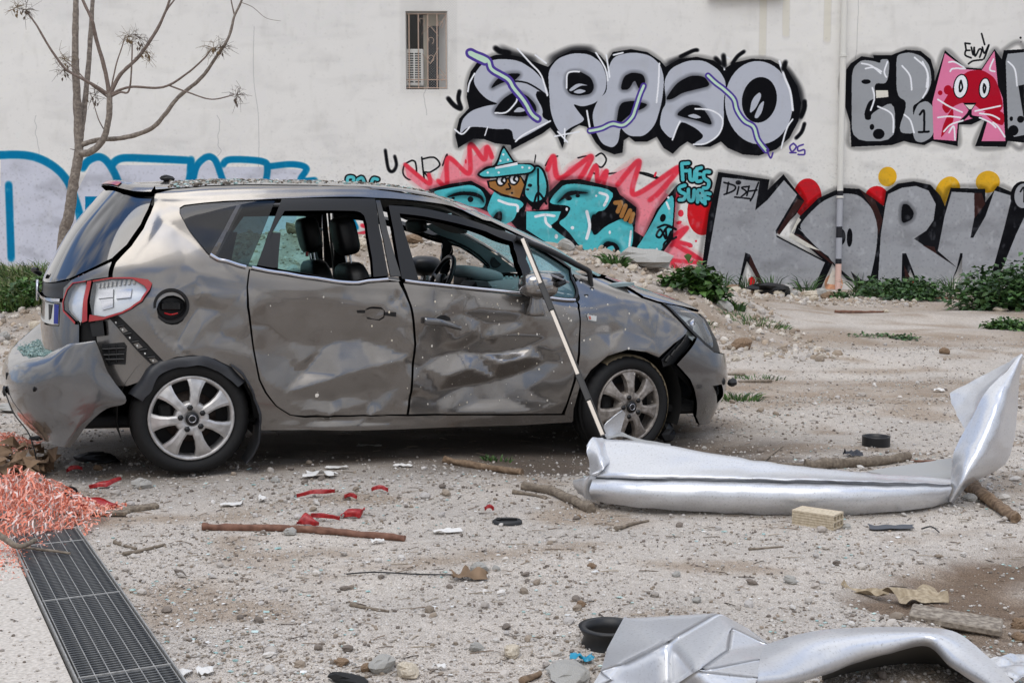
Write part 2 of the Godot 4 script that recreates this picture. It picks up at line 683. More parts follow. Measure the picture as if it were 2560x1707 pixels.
func paint_line(color: String, width: float, soft: float, cm: Array) -> void:
	var r := width * 0.405 * PPM / 100.0
	var key := "%s %s %s" % [color, width, soft]
	if not brushes.has(key):
		var blur := 1.3 + soft * 4.0
		var n := ceili((r + blur) * 2) + 1
		var b := Image.create(n, n, false, Image.FORMAT_RGBA8)
		var c: Color = paints[color]
		for y in n:
			for x in n:
				var d := Vector2(x - n / 2.0 + 0.5, y - n / 2.0 + 0.5).length()
				var a := 1.0 - smoothstep(r - blur, r + blur, d)
				b.set_pixel(x, y, Color(c.r, c.g, c.b, a if soft == 0.0 else a * (0.55 if soft < 3.0 else (0.12 if soft < 4.0 else 0.045))))
		brushes[key] = b
	var brush: Image = brushes[key]
	var pts := []
	for i in range(0, cm.size(), 2):
		var q := on_canvas(cm[i], cm[i + 1])
		pts.append(Vector3(q.x, q.y, 0))
	var path := smooth_path(pts, 14)
	var half := Vector2i(brush.get_width() / 2, brush.get_height() / 2)
	var rect := Rect2i(0, 0, brush.get_width(), brush.get_height())
	var step := maxf(1.0, r * 0.22)
	var left := 0.0
	for i in path.size() - 1:
		var a := Vector2(path[i].x, path[i].y)
		var b := Vector2(path[i + 1].x, path[i + 1].y)
		var l := a.distance_to(b)
		while left < l:
			canvas.blend_rect(brush, rect, Vector2i(a.lerp(b, left / l)) - half)
			left += step
		left -= l


func blotches(freq: float, sd: int, c: Color, lo: float, hi: float, most: float, stretch := 1.0, low := false) -> void:
	var n := FastNoiseLite.new()
	n.seed = sd
	n.frequency = freq
	n.fractal_octaves = 4
	var w := 1024
	var h := 320
	var im := Image.create(w, h, false, Image.FORMAT_RGBA8)
	for y in h:
		for x in w:
			var a := smoothstep(lo, hi, n.get_noise_2d(x * stretch, y)) * most * (smoothstep(150, 215, y) if low else 1.0)
			im.set_pixel(x, y, Color(c.r, c.g, c.b, a))
	im.resize(canvas.get_width(), canvas.get_height(), Image.INTERPOLATE_BILINEAR)
	canvas.blend_rect(im, Rect2i(0, 0, im.get_width(), im.get_height()), Vector2i.ZERO)


func paint_wall() -> void:
	canvas = Image.create(4096, 1280, false, Image.FORMAT_RGBA8)
	canvas.fill(Color8(232, 230, 225))
	blotches(0.008, 61, Color8(218, 217, 215), -0.1, 0.5, 0.3)
	blotches(0.01, 67, Color8(240, 238, 232), 0.0, 0.5, 0.5, 0.4)
	# grey render at the foot of the left half
	paint_area("lilac", true, [-1010, 215, -820, 205, -700, 190, -560, 225, -440, 200, -440, -30, -1010, -30])
	for s in [[430, 1], [470, 1], [540, 1]]:
		paints["rust"] = Color(0.875, 0.86, 0.81)
		paint_line("rust", rng.randf_range(4, 9), 3, [s[0], 560, s[0] + rng.randf_range(-3, 3), 500, s[0], rng.randf_range(430, 470)])
	paints["crack"] = Color8(188, 187, 184)
	for s in [[-150, 330, 400], [-440, 90, 480], [590, 340, 610], [-505, 260, 330], [-820, 250, 330]]:
		var p := []
		for k in 9:
			p.append(s[0] + rng.randf_range(-4, 4))
			p.append(lerpf(s[1], s[2], k / 8.0))
		paint_line("crack", 0.9, 0, p)
	paint_line("crack", 1.6, 0, [-900, 150, -800, 175, -740, 195, -690, 215, -660, 240])
	paint_area("lilac", false, [-884, 255, -836, 255, -801, 244, -775, 223, -750, 207, -723, 255, -704, 249, -678, 245, -561, 245, -542, 242, -526, 252, -503, 242, -432, 242, -355, 236, -368, 220, -370, 45, -891, 55])
	paint_line("blue", 15, 1, [-904, 258, -884, 262, -836, 261, -801, 248, -775, 225, -760, 194, -749, 146, -760, 110])
	paint_line("blue", 14, 1, [-743, 239, -733, 252, -716, 259, -702, 253, -689, 233, -677, 204, -663, 178])
	paint_line("blue", 14, 1, [-691, 245, -687, 251, -671, 257, -626, 256, -560, 253])
	paint_line("blue", 14, 1, [-555, 255, -557, 229, -561, 204, -563, 175])
	paint_line("blue", 12, 1, [-552, 220, -544, 245, -526, 259, -513, 253, -504, 229, -496, 204])
	paint_line("blue", 12, 1, [-500, 245, -487, 254, -432, 251, -423, 239, -428, 207])
	paint_line("blue", 11, 1, [-422, 242, -380, 246, -355, 239, -366, 219, -340, 219])
	paint_line("blue", 14, 1, [-872, 212, -872, 146, -872, 83])
	paint_area("blue", false, [-740, 191, -710, 191, -719, 165, -741, 162])
	paint_line("blue", 9, 1, [-302, 164, -294, 155, -289, 145])
	paint_line("blue", 9, 1, [-286, 164, -277, 150, -270, 136])
	paint_line("black", 4, 1, [-219, 271, -214, 239, -206, 234, -200, 245, -203, 261])
	paint_line("black", 3, 0, [-173, 253, -186, 245, -188, 229, -177, 220, -166, 229, -167, 249, -173, 253])
	paint_line("black", 3, 0, [-156, 258, -153, 229, -150, 210])
	paint_line("black", 3, 0, [-156, 255, -135, 258, -125, 245, -141, 233, -151, 231, -125, 207])
	paint_line("black", 3, 0, [58, 244, 66, 257, 79, 260])
	paint_line("black", 3, 0, [114, 257, 129, 260, 139, 254, 129, 247])
	paint_line("black", 3, 0, [145, 260, 155, 265, 163, 254, 155, 241, 145, 247])
	paint_line("black", 3, 0, [139, 232, 171, 219, 161, 229, 225, 232, 260, 219, 206, 236])
	paint_line("black", 3, 0, [-120, 244, -112, 263, -115, 229])
	paint_line("black", 2, 0, [41, 262, 39, 249])
	paint_area("pink", false, [-182, 225, -185, 243, -147, 210, -144, 229, -128, 213, -112, 260, -91, 235, -90, 225, -72, 282, -66, 260, -48, 279, -32, 266, -39, 213, 66, 197, 60, 238, 72, 260, 85, 222, 98, 241, 137, 262, 130, 229, 139, 206, 155, 238, 168, 225, 221, 254, 209, 191, 288, 241, 266, 197, 286, 184, 283, 150, 305, 137, 290, 115, 335, 80, 290, 67, 194, 67, 3, 80, -125, 181])
	paint_line("red", 6, 1, [-185, 246, -144, 213, -144, 229])
	paint_line("red", 7, 1, [-128, 218, -113, 210, -110, 257, -74, 230, -72, 280, -48, 254, -43, 276, -34, 257])
	paint_line("red", 8, 1, [61, 236, 72, 260, 82, 222, 136, 260, 126, 235, 117, 222])
	paint_line("red", 7, 1, [126, 206, 145, 244, 149, 216, 164, 235, 158, 210])
	paint_line("red", 8, 1, [182, 210, 220, 252, 211, 194, 288, 241, 257, 200, 238, 184])
	paint_line("red", 6, 1, [277, 105, 305, 137, 278, 118, 306, 108])
	paint_line("red", 5, 1, [274, 81, 332, 78, 283, 108, 332, 78])
	paint_line("red", 5, 1, [274, 81, 290, 64])
	paint_oval("red", [293, 162, 5, 6, 0])
	paint_oval("red", [290, 146, 5, 3, -20])
	paint_oval("red", [309, 107, 6, 4, 30])
	paint_oval("red", [320, 114, 2, 2, 0])
	paint_oval("red", [248, 229, 2, 5, 20])
	paint_oval("red", [-80, 251, 2, 4, 0])
	paint_oval("red", [286, 191, 4, 10, 10])
	paint_line("red", 6, 1, [-261, 141, -254, 139])
	paint_line("pink", 14, 1, [-268, 119, -251, 119])
	paint_line("red", 5, 1, [-269, 125, -250, 130])
	paint_line("red", 5, 1, [-270, 114, -250, 113])
	paint_oval("teal", [-271, 161, 4, 4, 0])
	paint_area("black", false, [-144, 203, -106, 213, -71, 218, -48, 206, -37, 194, -10, 203, 28, 188, 22, 165, 63, 169, 63, 197, 85, 219, 117, 221, 181, 206, 187, 194, 216, 172, 213, 131, 229, 121, 251, 169, 285, 210, 280, 118, 252, 80, 223, 83, 201, 73, 162, 73, 98, 92, 18, 124, -4, 150, -61, 172, -137, 188])
	paint_area("teal", true, [-141, 199, -106, 206, -71, 212, -52, 202, -44, 184, -50, 170, -77, 175, -112, 184])
	paint_area("teal", true, [-37, 188, -29, 203, 3, 191, 23, 178, 9, 165, 3, 150, -17, 140, -45, 165])
	paint_area("teal", false, [25, 165, 85, 165, 79, 150, 66, 140, 95, 118, 127, 91, 98, 96, 54, 115, 25, 134])
	paint_area("teal", true, [63, 178, 72, 194, 95, 216, 181, 202, 162, 167, 146, 165, 136, 140, 143, 121, 162, 140, 197, 156, 211, 143, 210, 108, 197, 78, 162, 80, 140, 89, 117, 105, 98, 131, 79, 146, 95, 156, 104, 175])
	paint_area("black", true, [149, 89, 162, 115, 181, 111, 189, 99, 172, 86, 156, 84])
	paint_area("teal", true, [162, 86, 164, 102, 175, 107, 180, 99, 173, 88])
	paint_area("teal", true, [223, 111, 242, 143, 257, 172, 282, 200, 278, 124, 258, 96, 242, 86, 223, 89, 216, 102])
	paint_area("black", true, [135, 137, 138, 159, 146, 161, 146, 140, 141, 129])
	paint_area("black", true, [76, 178, 98, 203, 139, 197, 104, 194, 85, 184])
	paint_oval("black", [98, 188, 6, 4, 10])
	paint_oval("black", [114, 192, 4, 3, 0])
	paint_area("black", true, [-118, 188, -93, 200, -64, 199, -50, 191, -48, 178, -56, 189, -83, 194])
	paint_oval("black", [-72, 186, 5, 5, 0])
	paint_oval("black", [-102, 188, 3, 2, 0])
	paint_oval("black", [262, 154, 5, 7, 15])
	paint_area("black", true, [-36, 150, -26, 165, -17, 165, -17, 150, -26, 140])
	paint_line("white", 5, 0, [-23, 184, -7, 178, 9, 175, 10, 165])
	paint_line("white", 5, 0, [41, 156, 57, 159, 74, 157])
	paint_line("white", 5, 0, [58, 154, 60, 145, 68, 138])
	paint_line("white", 5, 0, [152, 197, 166, 191, 160, 175])
	paint_line("white", 6, 0, [130, 165, 135, 140, 130, 118])
	paint_line("white", 4, 0, [207, 131, 204, 105])
	paint_line("white", 4, 0, [268, 181, 273, 169])
	paint_oval("white", [77, 122, 3, 4, 0])
	paint_oval("white", [105, 137, 3, 3, 0])
	paint_oval("white", [170, 129, 2, 3, 0])
	paint_oval("white", [95, 169, 2, 3, 0])
	paint_oval("white", [146, 192, 2, 2, 0])
	paint_oval("white", [252, 100, 2, 2, 0])
	paint_oval("white", [271, 189, 2, 2, 0])
	paint_area("black", true, [20, 213, 28, 238, 44, 247, 56, 238, 64, 213, 63, 188, 53, 178, 44, 165, 28, 178, 18, 194])
	paint_area("teal", true, [25, 213, 31, 235, 44, 243, 53, 235, 60, 213, 58, 191, 47, 183, 34, 181, 22, 194])
	paint_line("black", 4, 0, [45, 238, 46, 169])
	paint_line("black", 4, 0, [36, 169, 45, 197, 60, 178])
	paint_area("black", false, [-44, 218, 15, 227, 25, 213, 15, 184, -20, 192, -41, 206])
	paint_area("brown", false, [-40, 216, 15, 224, 21, 211, 13, 188, -18, 196, -38, 207])
	paint_oval("white", [-18, 218, 8, 8, 0])
	paint_oval("white", [3, 221, 9, 9, 0])
	paint_line("black", 3, 0, [-27, 218, -23, 226, -15, 227, -10, 218, -17, 210, -24, 211, -27, 218])
	paint_line("black", 3, 0, [-5, 221, -1, 229, 6, 229, 12, 221, 6, 212, -2, 213, -5, 221])
	paint_line("black", 4, 0, [-15, 224, -18, 218, -14, 214])
	paint_line("black", 4, 0, [6, 226, 3, 220, 7, 217])
	paint_line("black", 3, 0, [-6, 213, -3, 205, -10, 203])
	paint_oval("black", [0, 197, 2, 2, 0])
	paint_area("black", true, [-63, 229, -45, 243, -29, 244, -16, 282, -7, 269, 7, 247, 34, 249, 43, 240, 34, 229, 3, 226, -29, 222, -51, 221])
	paint_area("teal", true, [-58, 229, -42, 239, -26, 241, -15, 276, -9, 266, 4, 246, 31, 246, 39, 240, 31, 232, -1, 229, -32, 225, -50, 225])
	paint_area("white", false, [-29, 243, 9, 251, 10, 245, -29, 238])
	paint_line("black", 2, 0, [-29, 243, -10, 247, 9, 251])
	paint_oval("white", [-15, 263, 2, 2, 0])
	paint_oval("white", [-7, 254, 2, 2, 0])
	paint_oval("white", [-20, 252, 2, 2, 0])
	paint_oval("white", [-42, 232, 2, 2, 0])
	paint_oval("white", [-23, 232, 2, 2, 0])
	paint_oval("white", [18, 241, 2, 2, 0])
	paint_oval("white", [30, 240, 2, 2, 0])
	paint_oval("black", [31, 210, 4, 3, 0])
	paint_oval("black", [27, 203, 3, 2, 0])
	paint_area("black", true, [174, 183, 190, 188, 209, 175, 217, 159, 210, 143, 197, 148, 182, 159, 179, 175])
	paint_line("brown", 9, 0, [179, 180, 190, 181])
	paint_line("brown", 9, 0, [189, 178, 183, 164])
	paint_line("brown", 9, 0, [197, 175, 190, 157])
	paint_line("brown", 9, 0, [205, 167, 197, 151])
	paint_line("brown", 9, 0, [210, 161, 206, 147])
	paint_line("black", 4, 0, [253, 137, 267, 142, 285, 134, 270, 138, 258, 121, 251, 124, 258, 134, 267, 118])
	paint_line("black", 4, 0, [267, 135, 270, 118, 277, 131, 278, 118, 286, 121])
	paint_line("black", 4, 0, [274, 118, 265, 110, 263, 99, 258, 94])
	paint_line("black", 13, 0, [-284, 210, -284, 223, -274, 223, -276, 215, -283, 214])
	paint_line("black", 13, 0, [-261, 223, -268, 218, -264, 209, -256, 212, -258, 221, -261, 223])
	paint_line("black", 13, 0, [-232, 220, -240, 221, -243, 212, -239, 205])
	paint_line("teal", 6, 0, [-284, 210, -284, 223, -274, 223, -276, 215, -283, 214])
	paint_line("teal", 6, 0, [-261, 223, -268, 218, -264, 209, -256, 212, -258, 221, -261, 223])
	paint_line("teal", 6, 0, [-232, 220, -240, 221, -243, 212, -239, 205])
	paint_line("black", 22, 3, [66, 422, 103, 438, 138, 438])
	paint_line("black", 18, 3, [-20, 441, 3, 432, 40, 422])
	paint_line("black", 22, 3, [466, 407, 492, 370, 493, 326])
	paint_line("black", 16, 3, [267, 416, 299, 426])
	paint_line("black", 26, 3, [-86, 295, -61, 288])
	paint_area("black", false, [-51, 424, -29, 432, -7, 433, 18, 428, 43, 419, 62, 412, 78, 428, 103, 440, 128, 440, 151, 432, 162, 419, 173, 437, 204, 442, 232, 437, 255, 422, 264, 412, 286, 425, 317, 429, 346, 423, 365, 409, 381, 419, 412, 426, 444, 424, 472, 409, 491, 379, 498, 351, 494, 320, 479, 291, 457, 272, 427, 261, 399, 263, 373, 274, 361, 285, 342, 276, 319, 276, 303, 285, 291, 277, 278, 264, 262, 274, 250, 293, 234, 285, 212, 285, 202, 293, 193, 287, 191, 266, 177, 263, 156, 271, 144, 284, 129, 310, 116, 313, 104, 306, 94, 293, 87, 274, 79, 293, 66, 309, 53, 299, -1, 271, -2, 279, -29, 282, -48, 289, -67, 290, -93, 274, -98, 296, -91, 324, -74, 342, -78, 360, -77, 385, -71, 404, -61, 418])
	paint_area("silver", true, [-64, 401, -51, 418, -23, 426, 12, 423, 40, 405, 57, 384, 65, 360, 44, 373, 40, 363, 53, 341, 52, 326, 67, 319, 34, 300, 3, 284, 0, 307, -29, 306, -51, 310, -77, 310, -91, 296, -86, 323, -70, 338, -45, 346, -22, 349, -42, 356, -57, 370, -66, 385])
	paint_area("black", true, [-37, 375, -27, 391, -7, 401, 17, 401, 4, 388, -15, 386, -29, 379])
	paint_area("black", true, [-34, 333, -18, 356, 3, 370, 25, 365, 41, 348, 43, 335, 21, 327, -7, 329])
	paint_area("silver", true, [1, 335, 12, 345, 25, 338, 15, 335])
	paint_line("black", 3, 0, [3, 388, 25, 385, 47, 373, 64, 360])
	paint_line("white", 3, 0, [-29, 334, -10, 335, 6, 351, 9, 359])
	paint_area("silver", true, [62, 405, 78, 426, 103, 435, 132, 434, 154, 419, 163, 394, 161, 370, 145, 351, 121, 344, 104, 350, 116, 334, 127, 321, 97, 307, 86, 294, 73, 316, 66, 338, 64, 370])
	paint_area("black", true, [92, 379, 95, 403, 116, 405, 136, 394, 142, 378, 136, 366, 116, 363, 99, 366])
	paint_area("silver", true, [97, 373, 113, 385, 133, 380, 119, 381, 102, 370])
	paint_area("silver", true, [104, 369, 116, 375, 129, 371, 116, 366])
	paint_area("silver", true, [174, 430, 207, 437, 236, 432, 255, 416, 262, 391, 258, 351, 247, 313, 228, 294, 205, 294, 195, 300, 187, 310, 184, 284, 174, 274, 155, 281, 142, 307, 138, 332, 148, 357, 164, 370, 162, 401])
	paint_area("black", true, [186, 373, 192, 396, 206, 403, 225, 400, 230, 388, 225, 372, 217, 376, 211, 391, 201, 373])
	paint_area("black", true, [179, 310, 185, 351, 208, 355, 235, 349, 226, 341, 208, 335, 194, 323])
	paint_area("silver", true, [261, 388, 273, 410, 302, 423, 330, 423, 356, 407, 369, 385, 364, 351, 366, 323, 358, 298, 338, 281, 311, 280, 333, 293, 319, 307, 293, 320, 286, 310, 276, 287, 254, 310, 258, 338, 266, 351])
	paint_area("black", true, [263, 356, 283, 385, 308, 398, 331, 396, 342, 380, 318, 374, 293, 368, 276, 357])
	paint_area("black", true, [282, 331, 303, 348, 325, 347, 341, 326, 346, 312, 319, 321, 297, 326])
	paint_area("silver", true, [301, 329, 314, 333, 328, 326, 316, 324])
	paint_oval("silver", [425, 351, 58, 71, -8])
	paint_oval("black", [426, 356, 30, 39, 8])
	paint_area("silver", true, [409, 332, 413, 357, 426, 370, 430, 363, 420, 341])
	paint_area("silver", true, [417, 326, 426, 348, 435, 356, 431, 335, 423, 324])
	paint_line("white", 4, 0, [459, 422, 469, 394, 479, 370, 484, 338])
	paint_line("white", 3, 0, [484, 323, 474, 307, 465, 273])
	paint_line("white", 3, 0, [9, 443, 31, 419, 50, 398, 61, 363])
	paint_line("white", 3, 0, [40, 432, 59, 418])
	paint_line("white", 3, 0, [144, 436, 160, 410, 165, 388])
	paint_line("white", 3, 0, [162, 432, 168, 394])
	paint_line("white", 3, 0, [253, 418, 252, 385, 249, 351])
	paint_line("white", 3, 0, [365, 407, 363, 429, 373, 426])
	paint_line("white", 3, 0, [-64, 401, -73, 385, -76, 370])
	paint_line("white", 3, 0, [-99, 306, -86, 298, -73, 310])
	paint_line("white", 3, 0, [74, 294, 116, 302])
	paint_line("white", 3, 0, [79, 302, 96, 284])
	paint_line("white", 3, 0, [91, 307, 91, 285])
	paint_line("white", 3, 0, [6, 285, 22, 298, 66, 320])
	paint_line("white", 3, 0, [313, 280, 335, 282, 357, 298, 363, 323, 344, 338, 315, 341])
	paint_line("white", 3, 0, [277, 288, 284, 307, 290, 320])
	paint_line("white", 3, 0, [129, 338, 134, 310, 132, 323])
	paint_line("white", 3, 0, [174, 432, 191, 436])
	paint_line("white", 3, 0, [94, 376, 96, 401, 116, 404])
	paint_line("white", 2, 0, [-42, 310, -47, 295])
	paint_line("black", 5, 2, [-29, 444, -20, 438, -4, 435])
	paint_line("black", 5, 1, [289, 429, 311, 439, 319, 440])
	paint_line("black", 5, 1, [378, 416, 387, 429, 399, 438])
	paint_line("black", 7, 1, [-110, 359, -99, 346, -87, 340])
	paint_line("black", 6, 1, [-90, 371, -92, 357, -87, 341])
	paint_line("black", 7, 1, [504, 354, 504, 341, 498, 326])
	paint_line("black", 5, 1, [505, 316, 500, 301, 490, 290])
	paint_line("black", 4, 2, [466, 407, 470, 421])
	paint_line("black", 4, 2, [363, 432, 365, 413])
	paint_line("black", 4, 2, [349, 427, 359, 416])
	paint_line("purple", 17, 0, [-73, 436, -43, 424, -34, 407, -7, 391, 3, 376, 21, 354, 34, 332, 45, 323])
	paint_line("purple", 22, 0, [-71, 435, -60, 429, -45, 422])
	paint_line("purple", 13, 0, [227, 380, 220, 363, 213, 341, 207, 326, 192, 313, 173, 315, 154, 307, 134, 303])
	paint_line("purple", 13, 0, [337, 397, 350, 385, 366, 373, 382, 357, 388, 338, 401, 320, 417, 310, 425, 288, 440, 269])
	paint_line("mint", 6, 0, [-73, 436, -43, 424, -34, 407, -7, 391, 3, 376, 21, 354, 34, 332, 45, 323])
	paint_line("mint", 10, 0, [-71, 435, -60, 429, -45, 422])
	paint_line("mint", 5, 0, [227, 380, 220, 363, 213, 341, 207, 326, 192, 313, 173, 315, 154, 307, 134, 303])
	paint_line("mint", 5, 0, [337, 397, 350, 385, 366, 373, 382, 357, 388, 338, 401, 320, 417, 310, 425, 288, 440, 269])
	paint_line("purple", 3, 0, [440, 271, 447, 257, 451, 266])
	paint_line("purple", 3, 0, [486, 282, 480, 276, 484, 268, 491, 276, 486, 282])
	paint_line("purple", 3, 0, [503, 280, 494, 276, 495, 269, 505, 271, 505, 263, 494, 263])
	paint_line("purple", 3, 0, [480, 266, 491, 266])
	paint_area("black", false, [582, 418, 600, 430, 621, 427, 620, 432, 652, 432, 659, 435, 676, 441, 701, 439, 719, 425, 726, 404, 727, 387, 743, 440, 779, 411, 807, 409, 828, 442, 841, 425, 844, 440, 879, 442, 885, 283, 856, 286, 853, 276, 800, 277, 816, 325, 792, 314, 771, 314, 770, 277, 726, 286, 712, 279, 688, 283, 677, 286, 656, 279, 586, 276, 583, 318, 568, 363, 567, 397])
	paint_area("silver2", true, [584, 408, 600, 424, 621, 422, 633, 418, 633, 425, 649, 425, 646, 383, 623, 385, 626, 359, 614, 354, 607, 334, 609, 322, 619, 322, 619, 333, 659, 356, 662, 286, 587, 286, 585, 352])
	paint_area("white2", false, [626, 372, 647, 372, 648, 361, 627, 359])
	paint_oval("black", [609, 387, 8, 4, 0])
	paint_area("silver2", true, [660, 421, 662, 433, 683, 437, 704, 430, 718, 414, 722, 387, 715, 366, 700, 352, 689, 345, 698, 298, 665, 300, 682, 352, 662, 363])
	paint_area("silver2", true, [698, 349, 714, 355, 726, 345, 732, 321, 726, 293, 709, 283, 695, 286, 688, 318])
	paint_oval("black", [633, 298, 10, 9, 0])
	paint_oval("black", [621, 310, 4, 5, 0])
	paint_line("black", 4, 0, [703, 331, 710, 337, 711, 302])
	paint_line("black", 4, 0, [702, 301, 720, 302])
	paint_area("pinkcat", false, [724, 352, 743, 435, 780, 408, 807, 406, 828, 439, 836, 380, 845, 359, 852, 286, 811, 286, 820, 321, 806, 328, 781, 321, 769, 318, 767, 286, 728, 289])
	paint_area("catred", true, [779, 404, 807, 408, 830, 394, 839, 373, 847, 345, 837, 331, 809, 338, 795, 349, 777, 352, 760, 345, 749, 331, 739, 345, 755, 373])
	paint_area("catred", true, [750, 328, 760, 345, 762, 318, 747, 300, 740, 290, 743, 311])
	paint_area("catred", true, [809, 337, 848, 338, 849, 311, 831, 318])
	paint_area("pinkcat", true, [772, 331, 788, 345, 813, 337, 806, 326, 792, 328, 781, 321])
	paint_oval("catred", [750, 373, 7, 8, 0])
	paint_oval("catred", [737, 368, 4, 4, 0])
	paint_oval("black", [772, 379, 13, 21, 5])
	paint_oval("white", [772, 379, 11, 19, 5])
	paint_oval("black", [813, 376, 10, 18, 5])
	paint_oval("white", [813, 376, 8, 16, 5])
	paint_line("black", 3, 0, [772, 389, 770, 380, 771, 370, 775, 377, 772, 389])
	paint_line("black", 3, 0, [812, 383, 811, 376, 813, 368, 815, 377, 812, 383])
	paint_area("black", false, [777, 351, 800, 351, 790, 335])
	paint_area("white2", false, [780, 348, 797, 348, 790, 338])
	paint_line("black", 5, 0, [773, 318, 785, 330, 790, 338, 792, 328, 809, 325])
	paint_line("white", 3, 0, [733, 357, 753, 345, 776, 335])
	paint_line("white", 3, 0, [734, 326, 753, 328, 774, 326])
	paint_line("white", 3, 0, [745, 302, 757, 314, 778, 321])
	paint_line("white", 3, 0, [798, 337, 823, 342, 842, 346])
	paint_line("white", 3, 0, [806, 333, 827, 330, 841, 323])
	paint_line("white", 3, 0, [806, 326, 824, 318, 835, 309])
	paint_line("white", 3, 0, [777, 411, 761, 420, 750, 420])
	paint_line("white", 3, 0, [779, 409, 758, 409, 753, 404])
	paint_line("white", 3, 0, [827, 425, 821, 408, 830, 404])
	paint_line("white", 3, 0, [765, 288, 762, 311, 754, 300])
	paint_line("white", 3, 0, [851, 293, 838, 311, 829, 318])
	paint_line("white", 3, 0, [634, 401, 617, 414, 600, 418])
	paint_line("white", 3, 0, [635, 404, 621, 411, 607, 409])
	paint_line("white", 3, 0, [645, 421, 640, 404, 644, 394])
	paint_line("white", 3, 0, [620, 377, 624, 359, 618, 338])
	paint_line("white", 3, 0, [630, 345, 655, 331, 658, 300])
	paint_line("white", 3, 0, [691, 428, 712, 408, 716, 380, 707, 359])
	paint_line("white", 3, 0, [705, 421, 714, 401, 713, 377])
	paint_line("white", 3, 0, [670, 414, 684, 397, 688, 373])
	paint_line("white", 3, 0, [676, 331, 687, 321, 694, 300])
	paint_area("silver2", false, [848, 421, 851, 434, 883, 437, 885, 383, 871, 380, 888, 297, 867, 293, 856, 304])
	paint_oval("black", [865, 304, 9, 9, 0])
	paint_oval("black", [877, 323, 6, 6, 0])
	paint_oval("black", [861, 324, 3, 4, 0])
	paint_line("white", 3, 0, [852, 421, 864, 408, 869, 380])
	paint_line("black", 3, 0, [777, 452, 779, 442, 778, 432, 789, 427])
	paint_line("black", 3, 0, [777, 452, 786, 451])
	paint_line("black", 3, 0, [779, 440, 786, 440])
	paint_line("black", 3, 0, [788, 445, 792, 432, 793, 445, 795, 430, 802, 442, 806, 439, 803, 428])
	paint_line("black", 3, 0, [807, 445, 811, 435, 818, 449, 813, 432, 810, 425])
	paint_line("black", 3, 0, [805, 468, 811, 449])
	paint_line("black", 3, 0, [784, 417, 792, 422, 808, 424])
	paint_oval("black", [872, 461, 2, 2, 0])
	paint_oval("black", [873, 454, 1, 1, 0])
	paint_oval("red2", [512, 188, 25, 34, 0])
	paint_oval("red2", [331, 164, 27, 40, 0])
	paint_oval("red2", [632, 190, 20, 19, 0])
	paint_oval("yellow", [650, 225, 16, 17, 0])
	paint_oval("yellow", [755, 199, 21, 27, 20])
	paint_oval("yellow", [824, 216, 21, 19, 0])
	paint_area("yellow", false, [719, 105, 741, 143, 735, 104])
	paint_oval("red2", [418, 44, 6, 8, 0])
	paint_oval("peach", [561, 40, 16, 17, 0])
	paint_area("red2", false, [696, 45, 701, 45, 705, 29, 698, 27])
	paint_area("black", false, [357, 233, 446, 220, 443, 202, 470, 229, 507, 183, 493, 160, 458, 125, 541, 82, 490, 125, 500, 157, 531, 188, 570, 206, 602, 204, 630, 185, 645, 174, 648, 199, 668, 213, 696, 217, 725, 211, 743, 192, 751, 174, 760, 206, 820, 204, 821, 181, 841, 209, 870, 197, 871, 174, 892, 178, 895, 107, 857, 72, 830, 20, 784, 22, 784, 86, 775, 61, 755, 22, 713, 22, 694, 65, 680, 29, 624, 29, 584, 47, 558, 75, 538, 29, 442, 29, 409, 79, 393, 22, 328, 43, 341, 160])
	paint_area("silver3", false, [364, 224, 429, 217, 422, 167, 443, 185, 471, 219, 494, 194, 458, 132, 460, 121, 545, 77, 527, 33, 442, 34, 414, 91, 406, 94, 391, 20, 336, 22, 335, 47])
	paint_area("silver3", true, [497, 136, 511, 157, 538, 183, 570, 197, 602, 194, 625, 171, 636, 139, 634, 97, 623, 40, 602, 51, 576, 75, 540, 93])
	paint_area("silver3", false, [496, 137, 547, 93, 558, 77, 569, 68, 598, 43, 583, 79, 547, 107])
	paint_area("silver3", false, [648, 178, 652, 195, 676, 206, 700, 209, 722, 201, 735, 178, 732, 150, 720, 132, 699, 118, 775, 68, 759, 22, 716, 22, 686, 93, 679, 93, 679, 29, 638, 36, 641, 125])
	paint_area("black", true, [676, 143, 676, 178, 687, 178, 698, 164, 695, 151])
	paint_area("silver3", false, [762, 199, 801, 197, 803, 157, 797, 120, 802, 120, 822, 157, 836, 201, 867, 192, 855, 136, 831, 36, 830, 20, 785, 26, 784, 93, 780, 93, 775, 68, 741, 97, 751, 157])
	paint_area("silver3", false, [876, 125, 893, 164, 896, 58, 848, 29, 860, 82])
	paint_area("darkbrown", false, [494, 187, 507, 183, 465, 125, 460, 128])
	paint_area("darkbrown", false, [490, 127, 501, 125, 562, 75, 555, 75])
	paint_area("darkbrown", false, [602, 204, 630, 183, 644, 150, 637, 125, 631, 157, 620, 178])
	paint_area("darkbrown", false, [801, 197, 814, 197, 821, 178, 803, 153])
	paint_area("darkbrown", false, [415, 90, 440, 35, 435, 33, 413, 75])
	paint_area("darkbrown", false, [683, 72, 702, 36, 687, 36])
	paint_area("darkbrown", false, [714, 107, 772, 72, 739, 93, 735, 104])
	paint_area("white2", false, [481, 121, 497, 155, 502, 151, 486, 128, 537, 97, 512, 104])
	paint_area("white2", false, [549, 40, 559, 68, 577, 36])
	paint_oval("black", [572, 121, 8, 14, 0])
	paint_oval("black", [587, 120, 5, 16, 0])
	paint_oval("black", [884, 192, 20, 25, 0])
	paint_oval("silver3", [886, 192, 15, 21, 0])
	paint_line("black", 3, 0, [881, 199, 887, 206, 888, 181])
	paint_line("black", 3, 0, [375, 215, 372, 195])
	paint_line("black", 3, 0, [367, 215, 386, 209, 384, 201, 367, 194])
	paint_line("black", 3, 0, [393, 208, 390, 194])
	paint_oval("black", [392, 215, 5, 4, 0])
